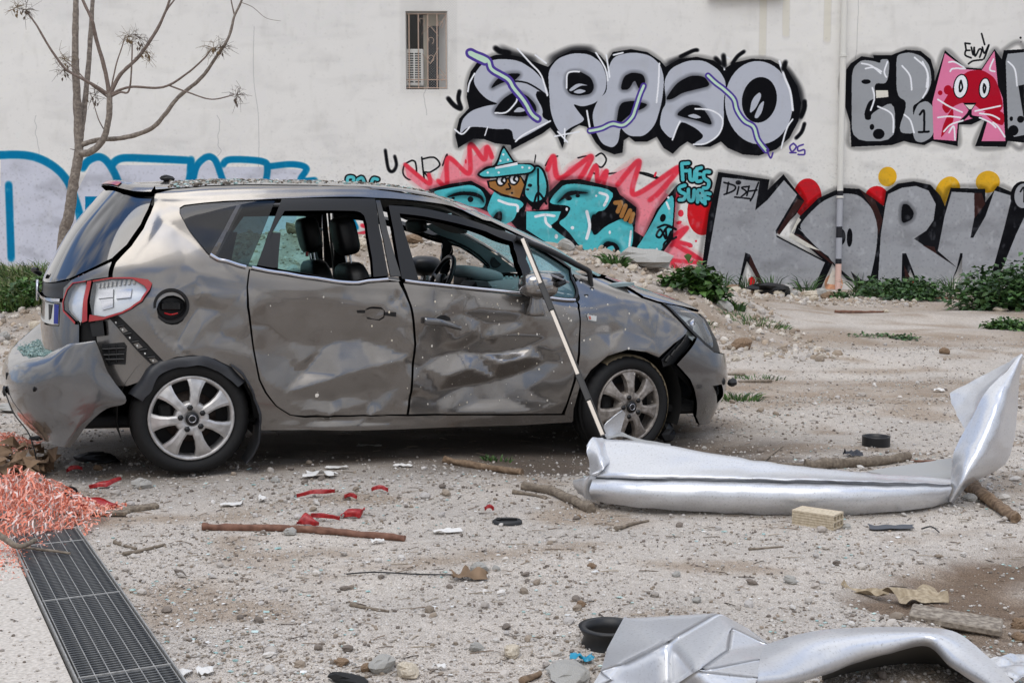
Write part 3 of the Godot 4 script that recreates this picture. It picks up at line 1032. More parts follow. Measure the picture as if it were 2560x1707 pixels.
	paint_line("black", 3, 0, [409, 208, 398, 206, 406, 199, 397, 190])
	paint_line("black", 3, 0, [411, 209, 407, 192])
	paint_line("black", 3, 0, [427, 215, 418, 192, 413, 183])
	paint_line("black", 3, 0, [411, 200, 425, 202])
	paint_line("black", 3, 0, [386, 190, 413, 187])
	paint_line("black", 15, 0, [294, 247, 296, 219])
	paint_line("black", 15, 0, [294, 247, 306, 248])
	paint_line("black", 15, 0, [295, 235, 304, 235])
	paint_line("black", 15, 0, [308, 236, 309, 221, 315, 220, 317, 235])
	paint_line("black", 15, 0, [320, 238, 320, 218, 328, 218])
	paint_line("black", 15, 0, [320, 238, 328, 240])
	paint_line("black", 15, 0, [320, 229, 327, 229])
	paint_line("black", 15, 0, [342, 233, 333, 232, 333, 222, 341, 216, 339, 206, 331, 205])
	paint_line("black", 15, 0, [300, 210, 290, 206, 292, 199, 301, 194, 298, 186, 290, 185])
	paint_line("black", 15, 0, [306, 203, 307, 186, 314, 185, 316, 202])
	paint_line("black", 15, 0, [322, 181, 322, 200, 330, 200, 330, 192, 323, 191, 332, 181])
	paint_line("black", 15, 0, [335, 178, 335, 195, 344, 195])
	paint_line("black", 15, 0, [335, 188, 342, 187])
	paint_line("teal", 7, 0, [294, 247, 296, 219])
	paint_line("teal", 7, 0, [294, 247, 306, 248])
	paint_line("teal", 7, 0, [295, 235, 304, 235])
	paint_line("teal", 7, 0, [308, 236, 309, 221, 315, 220, 317, 235])
	paint_line("teal", 7, 0, [320, 238, 320, 218, 328, 218])
	paint_line("teal", 7, 0, [320, 238, 328, 240])
	paint_line("teal", 7, 0, [320, 229, 327, 229])
	paint_line("teal", 7, 0, [342, 233, 333, 232, 333, 222, 341, 216, 339, 206, 331, 205])
	paint_line("teal", 7, 0, [300, 210, 290, 206, 292, 199, 301, 194, 298, 186, 290, 185])
	paint_line("teal", 7, 0, [306, 203, 307, 186, 314, 185, 316, 202])
	paint_line("teal", 7, 0, [322, 181, 322, 200, 330, 200, 330, 192, 323, 191, 332, 181])
	paint_line("teal", 7, 0, [335, 178, 335, 195, 344, 195])
	paint_line("teal", 7, 0, [335, 188, 342, 187])
	# grain and wear over the paint
	blotches(0.03, 62, Color8(120, 118, 116), 0.1, 0.7, 0.05)
	blotches(0.05, 63, Color8(110, 108, 104), 0.1, 0.7, 0.06, 0.25)
	blotches(0.22, 64, Color8(90, 88, 86), 0.35, 0.7, 0.08)
	blotches(0.02, 66, Color8(150, 146, 136), 0.2, 0.7, 0.08, 3.0)
	blotches(0.035, 68, Color8(74, 74, 76), 0.0, 0.6, 0.20, 0.5, true)
	blotches(0.06, 69, Color8(230, 232, 236), 0.22, 0.6, 0.22, 1.6, true)
	blotches(0.3, 70, Color8(70, 70, 70), 0.25, 0.6, 0.2, 1.0, true)
	# splash and dust along the foot
	var dust := Image.create(4, 90, false, Image.FORMAT_RGBA8)
	for y in 90:
		for x in 4:
			dust.set_pixel(x, y, Color(0.72, 0.66, 0.58, 0.30 * pow(y / 89.0, 2)))
	dust.resize(4096, 150)
	canvas.blend_rect(dust, Rect2i(0, 0, 4096, 150), Vector2i(0, 1280 - 190))


# cells of a grid, cut by outlines; every cell lies in the wall's plane
func wall_piece(outline: PackedVector2Array, holes: Array) -> ArrayMesh:
	var sts := [begin(), begin(), begin()]
	var box_ := Rect2(outline[0], Vector2.ZERO)
	for p in outline:
		box_ = box_.expand(p)
	var cell := 0.5
	for i in range(floori(box_.position.x / cell), ceili(box_.end.x / cell)):
		for j in range(floori(box_.position.y / cell), ceili(box_.end.y / cell)):
			var sq := PackedVector2Array([Vector2(i, j) * cell, Vector2(i + 1, j) * cell, Vector2(i + 1, j + 1) * cell, Vector2(i, j + 1) * cell])
			var bits := Geometry2D.intersect_polygons(sq, outline)
			for h in holes:
				var next := []
				for b in bits:
					for q in Geometry2D.clip_polygons(b, h):
						if not Geometry2D.is_polygon_clockwise(q):
							next.append(q)
				bits.assign(next)
			var which := 0 if i * cell >= -10.0 and i * cell < 0.0 else (1 if i * cell >= 0.0 and i * cell < 10.0 else 2)
			for b in bits:
				var t := Geometry2D.triangulate_polygon(b)
				for k in range(0, t.size(), 3):
					for l in [t[k], t[k + 2], t[k + 1]]:
						var p: Vector2 = b[l]
						sts[which].set_uv(Vector2((p.x + 10.0) / 10.0 - which if which < 2 else p.x * 0.1, (6.1 - p.y) / 6.25))
						sts[which].set_normal(Vector3(0, 0, 1))
						sts[which].add_vertex(Vector3(p.x, p.y, WALL_Z))
	var mesh := ArrayMesh.new()
	for k in 3:
		var before := mesh.get_surface_count()
		sts[k].commit(mesh)
		if mesh.get_surface_count() > before:
			mesh.surface_set_material(before, mats["wall%d" % k])
	return mesh


func rect(a: Vector3, b: Vector3) -> PackedVector2Array:
	return PackedVector2Array([Vector2(a.x, b.y), Vector2(b.x, b.y), Vector2(b.x, a.y), Vector2(a.x, a.y)])


func cm_outline(n: Array) -> PackedVector2Array:
	var o := PackedVector2Array()
	for i in range(0, n.size(), 2):
		o.append(Vector2(n[i], n[i + 1]) / 100.0)
	if Geometry2D.is_polygon_clockwise(o):
		o.reverse()
	return o


func build_wall() -> void:
	paint_wall()
	for k in 2:
		var m := plain_mat(Color.WHITE, 0.88)
		m.albedo_texture = ImageTexture.create_from_image(canvas.get_region(Rect2i(2048 * k, 0, 2048, 1280)))
		m.texture_repeat = false
		m.metallic_specular = 0.25
		mats["wall%d" % k] = m
	mats.wall2 = plain_mat(Color8(229, 228, 224), 0.9)
	canvas = null
	var house := thing("building", "long white rendered building wall covered with graffiti behind the wrecked car", "building", Vector3(0, 0, WALL_Z))
	var o := put("wall", null, null, house)
	var hole := rect(Vector3(-1.824, 5.061, -22), Vector3(-1.104, 3.739, -22))
	var regions := [
		["graffiti", "grey lettering with thick blue outline sprayed behind the tree", cm_outline([-999, 345, -790, 345, -680, 310, -560, 350, -350, 350, -340, 275, -420, 180, -560, 60, -999, 60])],
		["graffiti", "silver bubble lettering with black shadow and purple slashes, high on the wall", cm_outline([-85, 395, 0, 450, 80, 455, 300, 462, 480, 445, 535, 330, 500, 240, 310, 238, 190, 262, 40, 255, -90, 262])],
		["graffiti", "turquoise lettering with a hatted face on pink and red spikes", cm_outline([-260, 225, -240, 253, 40, 252, 190, 245, 305, 232, 372, 232, 365, 100, 335, 45, 0, 40, -260, 45])],
		["graffiti", "grey block lettering with a pink and red cat face", cm_outline([566, 310, 566, 455, 700, 470, 860, 470, 905, 470, 905, 246, 600, 246])],
		["graffiti", "huge silver block letters with black outline, red and yellow balls above", cm_outline([376, 215, 400, 238, 640, 245, 905, 244, 905, 20, 345, 20, 345, 40, 372, 105])],
	]
	var holes := [hole]
	for r in regions:
		var g := put(r[0], null, null, house)
		g.set_meta("label", r[1])
		g.position = Vector3(0, 0, -WALL_Z)
		g.mesh = wall_piece(r[2], holes.slice(0, holes.size()))
		holes.append(r[2])
	o.mesh = wall_piece(rect(Vector3(-17, -0.6, 0), Vector3(17, 8.5, 0)), holes)
	o.position = Vector3(0, 0, -WALL_Z)
	# the body of the building behind the face
	var st := begin()
	for b in [[-17.0, 8.5, 17.0, -0.6]]:
		quad(st, Vector3(-17, 8.5, 0), Vector3(17, 8.5, 0), Vector3(17, 8.5, -9), Vector3(-17, 8.5, -9))
		quad(st, Vector3(-17, -0.6, -9), Vector3(-17, 8.5, -9), Vector3(-17, 8.5, 0), Vector3(-17, -0.6, 0))
		quad(st, Vector3(17, -0.6, 0), Vector3(17, 8.5, 0), Vector3(17, 8.5, -9), Vector3(17, -0.6, -9))
		quad(st, Vector3(17, -0.6, -9), Vector3(17, 8.5, -9), Vector3(-17, 8.5, -9), Vector3(-17, -0.6, -9))
	put("roof", done(st), mats.wall2, house)
	# ledge above the frame's top edge that sheds rust
	put("ledge", box_mesh(Vector3(1.3, 0.12, 0.14), 0.01), mats.concrete, house).position = Vector3(3.985, 5.345, -22) - Vector3(0, 0, WALL_Z) + Vector3(0, 0, 0.075)
	# window: reveal, room behind it, grille
	var a: Vector3 = Vector3(-1.824, 5.061, -22) - Vector3(0, 0, WALL_Z)
	var b: Vector3 = Vector3(-1.104, 3.739, -22) - Vector3(0, 0, WALL_Z)
	var w := b.x - a.x
	var h := a.y - b.y
	var win := put("window", null, null, house)
	win.position = Vector3((a.x + b.x) / 2, (a.y + b.y) / 2, 0)
	st = begin()
	st.set_smooth_group(-1)
	var c := [Vector3(-w / 2, -h / 2, 0), Vector3(w / 2, -h / 2, 0), Vector3(w / 2, h / 2, 0), Vector3(-w / 2, h / 2, 0)]
	var splay := Vector3(-0.17, 0, 0)
	for k in 4:
		var n := (k + 1) % 4
		quad(st, c[k], c[n], c[n] + Vector3(0, 0, -0.34) + (splay if n in [1, 2] else Vector3.ZERO), c[k] + Vector3(0, 0, -0.34) + (splay if k in [1, 2] else Vector3.ZERO))
	win.mesh = done(st)
	win.material_override = plain_mat(lin(0.62, 0.61, 0.59), 0.9)
	# room
	st = begin()
	st.set_smooth_group(-1)
	var q := Vector3(1.6, 1.5, 0)
	var d := -2.4
	quad(st, Vector3(-q.x, -q.y, d), Vector3(q.x, -q.y, d), Vector3(q.x, q.y, d), Vector3(-q.x, q.y, d))
	for s in [-1, 1]:
		quad(st, Vector3(s * q.x, -q.y, d), Vector3(s * q.x, -q.y, -0.345), Vector3(s * q.x, q.y, -0.345), Vector3(s * q.x, q.y, d))
		quad(st, Vector3(-q.x, s * q.y, d), Vector3(q.x, s * q.y, d), Vector3(q.x, s * q.y, -0.345), Vector3(-q.x, s * q.y, -0.345))
		quad(st, Vector3(s * w / 2, -q.y, -0.345), Vector3(s * q.x, -q.y, -0.345), Vector3(s * q.x, q.y, -0.345), Vector3(s * w / 2, q.y, -0.345))
		quad(st, Vector3(-w / 2, s * h / 2, -0.345), Vector3(w / 2, s * h / 2, -0.345), Vector3(w / 2, s * q.y, -0.345), Vector3(-w / 2, s * q.y, -0.345))
	put("room", done(st), plain_mat(lin(0.10, 0.09, 0.075), 0.9), win)
	var cream := plain_mat(lin(0.62, 0.57, 0.47), 0.8)
	put("inner_frame", box_mesh(Vector3(0.07, h, 0.07), 0.01), cream, win).position = Vector3(-0.05, 0, -0.42)
	put("inner_frame", box_mesh(Vector3(0.36, 0.30, 0.05), 0.01), cream, win).position = Vector3(0.17, h / 2 - 0.12, -0.40)
	put("shutter", box_mesh(Vector3(0.34, h * 0.86, 0.03), 0.004), plain_mat(lin(0.02, 0.021, 0.025), 0.4), win).position = Vector3(0.16, -0.1, -0.38)
	var rusty := grain_mat(Color(0.55, 0.36, 0.24), Color(0.95, 0.92, 0.88), 0.7, 9.0, 0.04, 21)
	for k in 5:
		var bar := put("grille_bar", tube_mesh([Vector3(0, -h / 2 + 0.02, 0), Vector3(0, h / 2 - 0.03, 0)], 0.012, 0.012, 6, 4), rusty, win)
		bar.position = Vector3(-w / 2 + 0.055 + k * 0.16, 0, -0.05)
	for y in [-h / 2 + 0.03, -h / 2 + 0.17, h / 2 - 0.04]:
		put("grille_rail", tube_mesh([Vector3(-w / 2, y, -0.05), Vector3(w / 2 - 0.02, y, -0.05)], 0.009, 0.009, 6, 4), rusty, win)
	for s in [[0.06, 0.18], [0.06, -0.12], [0.22, 0.45], [-0.10, 0.5], [0.22, -0.45]]:
		var sc := []
		for k in 22:
			var t := k / 21.0
			var an := -1.2 + 5.4 * t
			var rr := 0.07 * (1.0 - 0.75 * t)
			sc.append(Vector3(s[0] + cos(an) * rr, s[1] + sin(an) * rr, -0.05))
		put("grille_scroll", tube_mesh(sc, 0.006, 0.005, 5, 2), rusty, win)
	for s in [[-0.09, 0.28, 0.06, 0.42], [0.06, 0.42, 0.2, 0.25], [-0.08, -0.05, 0.06, -0.22], [0.06, -0.22, 0.2, 0.05], [0.2, -0.28, 0.33, -0.45], [0.21, 0.4, 0.34, 0.62]]:
		put("grille_scroll", tube_mesh([Vector3(s[0], s[1], -0.05), Vector3(s[2], s[3], -0.05)], 0.006, 0.006, 5, 3), rusty, win)
	# rain pipe, painted over with the letters it crosses
	var cols := {"w": plain_mat(Color8(224, 222, 214), 0.5), "k": plain_mat(Color8(22, 22, 30), 0.5), "s": plain_mat(Color8(172, 174, 180), 0.4), "p": plain_mat(Color8(226, 190, 176), 0.6)}
	var pipe := put("rain_pipe", null, null, house)
	var top: Vector3 = Vector3(5.664, 6.812, -21.9)
	pipe.position = Vector3(top.x, 0, 0.085)
	for s in [[Vector3(5.642, 6.812, -21.9), Vector3(5.754, 2.004, -21.9), "w"], [Vector3(5.754, 2.004, -21.9), Vector3(5.757, 1.87, -21.9), "k"], [Vector3(5.757, 1.87, -21.9), Vector3(5.768, 1.391, -21.9), "s"], [Vector3(5.768, 1.391, -21.9), Vector3(5.773, 1.197, -21.9), "k"], [Vector3(5.773, 1.197, -21.9), Vector3(5.781, 0.836, -21.9), "s"], [Vector3(5.781, 0.836, -21.9), Vector3(5.783, 0.746, -21.9), "k"], [Vector3(5.783, 0.746, -21.9), Vector3(5.797, 0.172, -21.9), "p"]]:
		var t: Vector3 = s[0]
		var u: Vector3 = s[1]
		var seg := tube_mesh([Vector3(0, u.y, 0), Vector3(0, t.y, 0)], 0.052, 0.052, 16, 3)
		if s[2] == "w":
			pipe.mesh = seg
			pipe.material_override = cols.w
		else:
			put("painted_band", seg, cols[s[2]], pipe)
	for y in [1.9, 4.3]:
		var cl := begin()
		lathe(cl, Transform3D(Basis(Vector3.RIGHT, PI / 2), Vector3(0, y, 0)), [Vector2(0.053, -0.02), Vector2(0.062, -0.02), Vector2(0.062, 0.02), Vector2(0.053, 0.02)], 16, false)
		put("pipe_clip", done(cl), cols.w, pipe)


func build_window_things() -> void:
	var a: Vector3 = Vector3(-1.829, 4.438, -22.1)
	var b: Vector3 = Vector3(-1.541, 3.817, -22.1)
	var s := Vector3(b.x - a.x + 0.02, a.y - b.y, 0.22)
	var ac := thing("air_conditioner", "white slatted air conditioner unit inside the barred window", "air conditioner", Vector3((a.x + b.x) / 2, b.y, -22.21))
	var wm := plain_mat(Color(0.86, 0.86, 0.84), 0.5)
	put("casing", box_mesh(s, 0.012), wm, ac).position = Vector3(0, s.y / 2, 0)
	var dk := plain_mat(Color(0.03, 0.03, 0.035), 0.6)
	for col in 2:
		for k in 13:
			put("slot", box_mesh(Vector3(0.10, 0.022, 0.006)), dk, ac).position = Vector3(-0.065 + col * 0.125, 0.06 + k * 0.04, 0.11)
	# chicken wire stretched over the window
	var p: Vector3 = Vector3(-1.919, 5.672, -21.96)
	var q: Vector3 = Vector3(-0.941, 3.669, -21.96)
	var st := begin()
	var step := 0.045
	var w := q.x - p.x
	var h := p.y - q.y
	var n := int((w + h) / step)
	for k in n:
		for sgn in [-1, 1]:
			var x0 := k * step - h
			var pts := []
			for e in [0.0, 1.0]:
				pts.append(Vector2(x0 + h * e, h * e))
			var t0 := clampf((0.0 - x0) / h, 0, 1)
			var t1 := clampf((w - x0) / h, 0, 1)
			if t1 - t0 < 0.02:
				continue
			var m0 := Vector2(x0 + h * t0, h * t0)
			var m1 := Vector2(x0 + h * t1, h * t1)
			if sgn < 0:
				m0.x = w - m0.x
				m1.x = w - m1.x
			tube(st, PackedVector3Array([Vector3(m0.x, m0.y, 0), Vector3(m1.x, m1.y, 0.004 * sgn)]), 0.0009, 0.0009, 3, 0.0, false)
	single("wire_mesh", done(st), plain_mat(Color(0.8, 0.8, 0.78), 0.5, 0.3), Vector3(p.x, q.y, -21.96), "fine pale chicken wire stretched over the barred window", "wire mesh")
# ---------------------------------------------------------------- the car
# lines of the body from the sill to the middle of the roof, each from the middle of the tail round the near side to the middle of the nose: along, across, up
const NET := [
	[-0.7, 0, 0.24, -0.68, 0.42, 0.24, -0.6, 0.66, 0.24, -0.47, 0.78, 0.24, -0.28, 0.835, 0.23, 0, 0.85, 0.22, 0.35, 0.855, 0.215, 1, 0.86, 0.215, 1.7, 0.86, 0.215, 2.3, 0.855, 0.215, 2.75, 0.84, 0.2, 3.12, 0.74, 0.18, 3.37, 0.56, 0.16, 3.47, 0.28, 0.16, 3.5, 0, 0.16],
	[-0.76, 0, 0.42, -0.74, 0.45, 0.42, -0.66, 0.7, 0.42, -0.52, 0.82, 0.42, -0.3, 0.875, 0.42, 0, 0.885, 0.42, 0.35, 0.89, 0.42, 1, 0.895, 0.42, 1.7, 0.895, 0.42, 2.3, 0.89, 0.42, 2.75, 0.878, 0.41, 3.18, 0.8, 0.4, 3.43, 0.64, 0.39, 3.57, 0.33, 0.38, 3.61, 0, 0.38],
	[-0.76, 0, 0.65, -0.74, 0.45, 0.65, -0.66, 0.7, 0.65, -0.52, 0.82, 0.65, -0.3, 0.878, 0.65, 0, 0.898, 0.65, 0.35, 0.902, 0.65, 1, 0.905, 0.65, 1.7, 0.905, 0.64, 2.3, 0.9, 0.63, 2.75, 0.888, 0.62, 3.16, 0.81, 0.6, 3.42, 0.64, 0.58, 3.56, 0.33, 0.57, 3.6, 0, 0.57],
	[-0.755, 0, 0.86, -0.735, 0.44, 0.86, -0.655, 0.68, 0.87, -0.52, 0.8, 0.88, -0.3, 0.872, 0.9, 0, 0.898, 0.92, 0.35, 0.904, 0.91, 1, 0.908, 0.9, 1.7, 0.905, 0.86, 2.3, 0.895, 0.83, 2.75, 0.875, 0.8, 3.11, 0.79, 0.77, 3.36, 0.62, 0.76, 3.48, 0.32, 0.75, 3.51, 0, 0.75],
	[-0.75, 0, 0.96, -0.73, 0.43, 0.96, -0.65, 0.65, 0.97, -0.515, 0.77, 0.98, -0.3, 0.845, 1.01, 0, 0.875, 1.03, 0.35, 0.886, 1.02, 1, 0.89, 1, 1.7, 0.885, 0.96, 2.28, 0.875, 0.92, 2.68, 0.83, 0.95, 2.97, 0.735, 0.945, 3.22, 0.56, 0.92, 3.33, 0.29, 0.915, 3.37, 0, 0.91],
	[-0.73, 0, 1.05, -0.71, 0.42, 1.05, -0.63, 0.62, 1.07, -0.5, 0.74, 1.1, -0.3, 0.81, 1.14, 0, 0.845, 1.16, 0.35, 0.86, 1.13, 1, 0.868, 1.085, 1.7, 0.862, 1.03, 2.24, 0.84, 0.985, 2.38, 0.765, 1.085, 2.53, 0.64, 1.105, 2.63, 0.44, 1.115, 2.69, 0.22, 1.12, 2.71, 0, 1.125],
	[-0.6, 0, 1.3, -0.575, 0.4, 1.3, -0.495, 0.56, 1.31, -0.385, 0.67, 1.32, -0.2, 0.74, 1.33, 0.03, 0.765, 1.33, 0.4, 0.78, 1.33, 1, 0.785, 1.33, 1.62, 0.775, 1.26, 1.96, 0.737, 1.215, 2.1, 0.69, 1.262, 2.21, 0.58, 1.285, 2.28, 0.41, 1.3, 2.33, 0.21, 1.305, 2.35, 0, 1.31],
	[-0.42, 0, 1.53, -0.4, 0.38, 1.52, -0.34, 0.52, 1.5, -0.25, 0.6, 1.485, -0.1, 0.655, 1.485, 0.1, 0.68, 1.5, 0.45, 0.695, 1.53, 1.02, 0.7, 1.56, 1.45, 0.685, 1.52, 1.68, 0.65, 1.455, 1.74, 0.6, 1.45, 1.8, 0.49, 1.47, 1.84, 0.345, 1.485, 1.87, 0.18, 1.49, 1.88, 0, 1.495],
	[-0.36, 0, 1.575, -0.34, 0.3, 1.57, -0.28, 0.43, 1.56, -0.18, 0.5, 1.555, -0.02, 0.54, 1.568, 0.15, 0.555, 1.588, 0.48, 0.565, 1.608, 1, 0.57, 1.622, 1.35, 0.56, 1.6, 1.5, 0.53, 1.555, 1.57, 0.48, 1.55, 1.62, 0.39, 1.55, 1.66, 0.27, 1.555, 1.68, 0.14, 1.557, 1.69, 0, 1.557],
	[-0.33, 0, 1.585, -0.3, 0, 1.59, -0.24, 0, 1.595, -0.12, 0, 1.605, 0.02, 0, 1.615, 0.18, 0, 1.63, 0.5, 0, 1.645, 1, 0, 1.65, 1.3, 0, 1.637, 1.43, 0, 1.605, 1.51, 0, 1.59, 1.57, 0, 1.58, 1.62, 0, 1.572, 1.65, 0, 1.565, 1.66, 0, 1.562],
]
# pieces of the skin, drawn on that net
const SKIN := {
	"quarter_panel": [[3.32,7.34,3.62,6.82,3.72,6.48,3.80,5.98,3.76,5.51,3.58,5.10,3.57,4.69,3.57,4.51,4.00,4.41,4.24,4.28,4.31,4.10,4.27,3.74,4.13,3.25,3.94,3.04,3.67,2.86,3.67,2.85,3.94,2.56,4.25,2.24,4.54,1.87,4.52,1.88,4.73,1.98,5.03,2.02,5.38,1.94,5.66,1.75,5.86,1.40,5.97,0.96,6.03,0.45,6.04,0.08,6.47,0.06,6.81,0.00,7.25,0.00,7.61,0.02,8.38,0.02,8.93,0.07,8.93,0.29,8.79,0.29,8.16,0.33,7.60,0.37,7.31,0.38,7.08,0.41,7.15,0.39,6.80,0.38,6.46,0.39,6.32,0.48,6.19,0.74,6.08,1.10,6.01,1.44,5.93,2.24,5.86,3.02,5.86,4.04,5.90,4.93,5.90,5.01,5.71,5.04,5.48,5.09,5.26,5.25,5.03,5.68,4.73,6.20,4.50,6.50,4.43,6.68,4.51,6.78,4.96,6.85,5.33,6.88,5.80,6.87,6.08,6.89,6.28,6.89,6.55,6.90,7.03,6.90,6.88,6.88,7.11,6.90,7.76,6.99,8.62,7.11,10.33,6.86,10.41,6.49,10.51,6.07,11.00,5.75,11.00,5.44,10.75,4.98,10.95,5.30,10.95,5.70,10.95,6.10,10.95,6.50,10.90,6.85,10.60,7.10,10.58,6.89,10.47,7.30,8.24,7.24,7.83,7.21,7.41,7.20,7.01,7.26,6.98,7.40,6.36,7.58,5.59,7.73,4.78,7.77,3.79,7.74], [4.91,2.89,4.89,2.76,4.84,2.66,4.76,2.60,4.66,2.59,4.56,2.62,4.47,2.69,4.42,2.81,4.40,2.95,4.43,3.12,4.49,3.30,4.58,3.44,4.69,3.46,4.78,3.35,4.86,3.18,4.90,3.00]],
	"rear_door": [[5.91,4.89,6.20,4.79,6.45,4.67,6.65,4.57,6.78,4.47,6.88,4.55,6.95,4.73,7.04,4.85,7.12,4.94,6.99,4.82,7.21,4.94,7.23,4.63,7.28,3.59,7.32,2.77,7.34,2.26,7.33,1.78,7.32,1.10,7.30,0.44,7.08,0.44,7.14,0.42,6.80,0.43,6.46,0.45,6.33,0.50,6.20,0.76,6.10,1.11,6.03,1.44,5.95,2.25,5.89,3.03,5.88,4.04,5.92,4.95]],
	"front_door": [[7.25,4.91,7.48,4.89,7.74,4.87,8.03,4.85,8.30,4.86,8.57,4.90,9.00,4.77,8.96,3.47,8.95,2.79,8.94,2.09,8.90,1.33,8.83,0.60,8.79,0.34,8.16,0.38,7.60,0.42,7.32,0.44,7.34,1.10,7.35,1.78,7.36,2.27,7.34,2.77,7.30,3.62,7.27,4.41]],
	"fender": [[9.04,4.78,9.32,5.11,9.54,5.22,10.30,5.04,10.85,4.96,10.88,4.81,10.77,4.64,10.53,4.42,10.39,4.22,10.57,4.04,10.76,3.94,10.75,3.66,10.87,3.18,10.85,3.04,10.45,2.54,10.18,2.04,9.95,2.20,9.64,2.26,9.33,2.05,9.11,1.63,8.98,1.15,8.93,0.47,8.94,0.08,8.83,0.32,8.86,0.66,8.93,1.32,8.97,2.09,8.97,2.79,8.98,3.49]],
	"hood": [[11.10,4.98,11.56,4.85,11.04,4.67,10.68,4.45,10.49,4.25,10.66,4.09,10.90,4.01,11.33,4.01,11.71,3.84,11.67,3.70,12.25,3.94,12.69,4.31,12.38,4.50,12.12,4.75]],
	"headlight": [[10.80,3.93,11.16,3.92,11.48,3.74,11.51,3.46,11.61,3.07,11.60,2.74,11.63,2.49,11.44,2.40,11.19,2.62,11.02,2.91,10.92,3.18,10.80,3.56]],
	"front_bumper": [[10.45,1.83,10.98,2.80,11.14,2.54,11.40,2.29,12.31,2.19,12.25,1.38,12.12,0.69,12.12,0.38,12.06,0.00,11.38,0.00,11.11,0.26,10.84,0.89,10.69,1.36]],
	"window_frame": [[5.99,5.08,6.05,6.00,6.12,6.86,6.39,6.85,6.70,6.83,7.04,6.84,7.10,5.93,7.13,5.11,7.02,5.04,6.96,5.01,6.90,4.91,6.84,4.81,6.76,4.77,6.47,4.93,6.18,5.03], [6.17,6.52,6.84,6.51,6.89,6.48,6.93,6.41,6.96,6.23,7.00,5.48,7.00,5.04,6.96,5.01,6.90,4.92,6.84,4.82,6.76,4.78,6.47,4.94,6.17,5.03,6.07,5.83,6.08,5.99]],
	"front_window_frame": [[7.19,6.70,7.47,6.74,7.71,6.75,7.98,6.73,8.34,6.72,8.92,6.74,9.71,6.59,10.10,6.39,10.25,6.17,10.25,5.84,10.12,5.42,9.67,5.28,9.04,4.93,8.34,5.03,7.87,5.00,7.37,5.03,7.24,5.06,7.23,5.52,7.22,6.15], [7.30,6.54,7.58,6.56,7.83,6.55,8.18,6.53,8.63,6.53,9.32,6.37,9.04,6.22,8.70,5.87,8.51,5.50,8.37,5.05,7.87,5.01,7.38,5.04,7.35,5.67,7.32,6.18], [9.67,6.28,9.98,6.20,10.01,5.93,10.02,5.67,10.02,5.41,9.61,5.32,9.01,4.98,8.67,5.04,8.47,5.03,8.65,5.53,9.04,5.98]],
	"pillar_cover": [[7.05,6.82,7.10,6.83,7.15,6.34,7.21,5.54,7.24,5.14,7.15,5.11,7.12,5.94]],
	"quarter_glass": [[5.89,5.06,5.71,5.07,5.49,5.13,5.27,5.28,5.04,5.70,4.74,6.21,4.52,6.51,4.46,6.66,4.53,6.75,4.97,6.82,5.34,6.84,5.80,6.84,6.05,6.83]],
	"front_quarter_glass": [[9.66,6.27,9.93,6.20,9.97,5.93,9.99,5.66,9.99,5.42,9.60,5.33,9.01,5.00,8.67,5.06,8.47,5.05,8.66,5.54,9.06,5.98]],
}
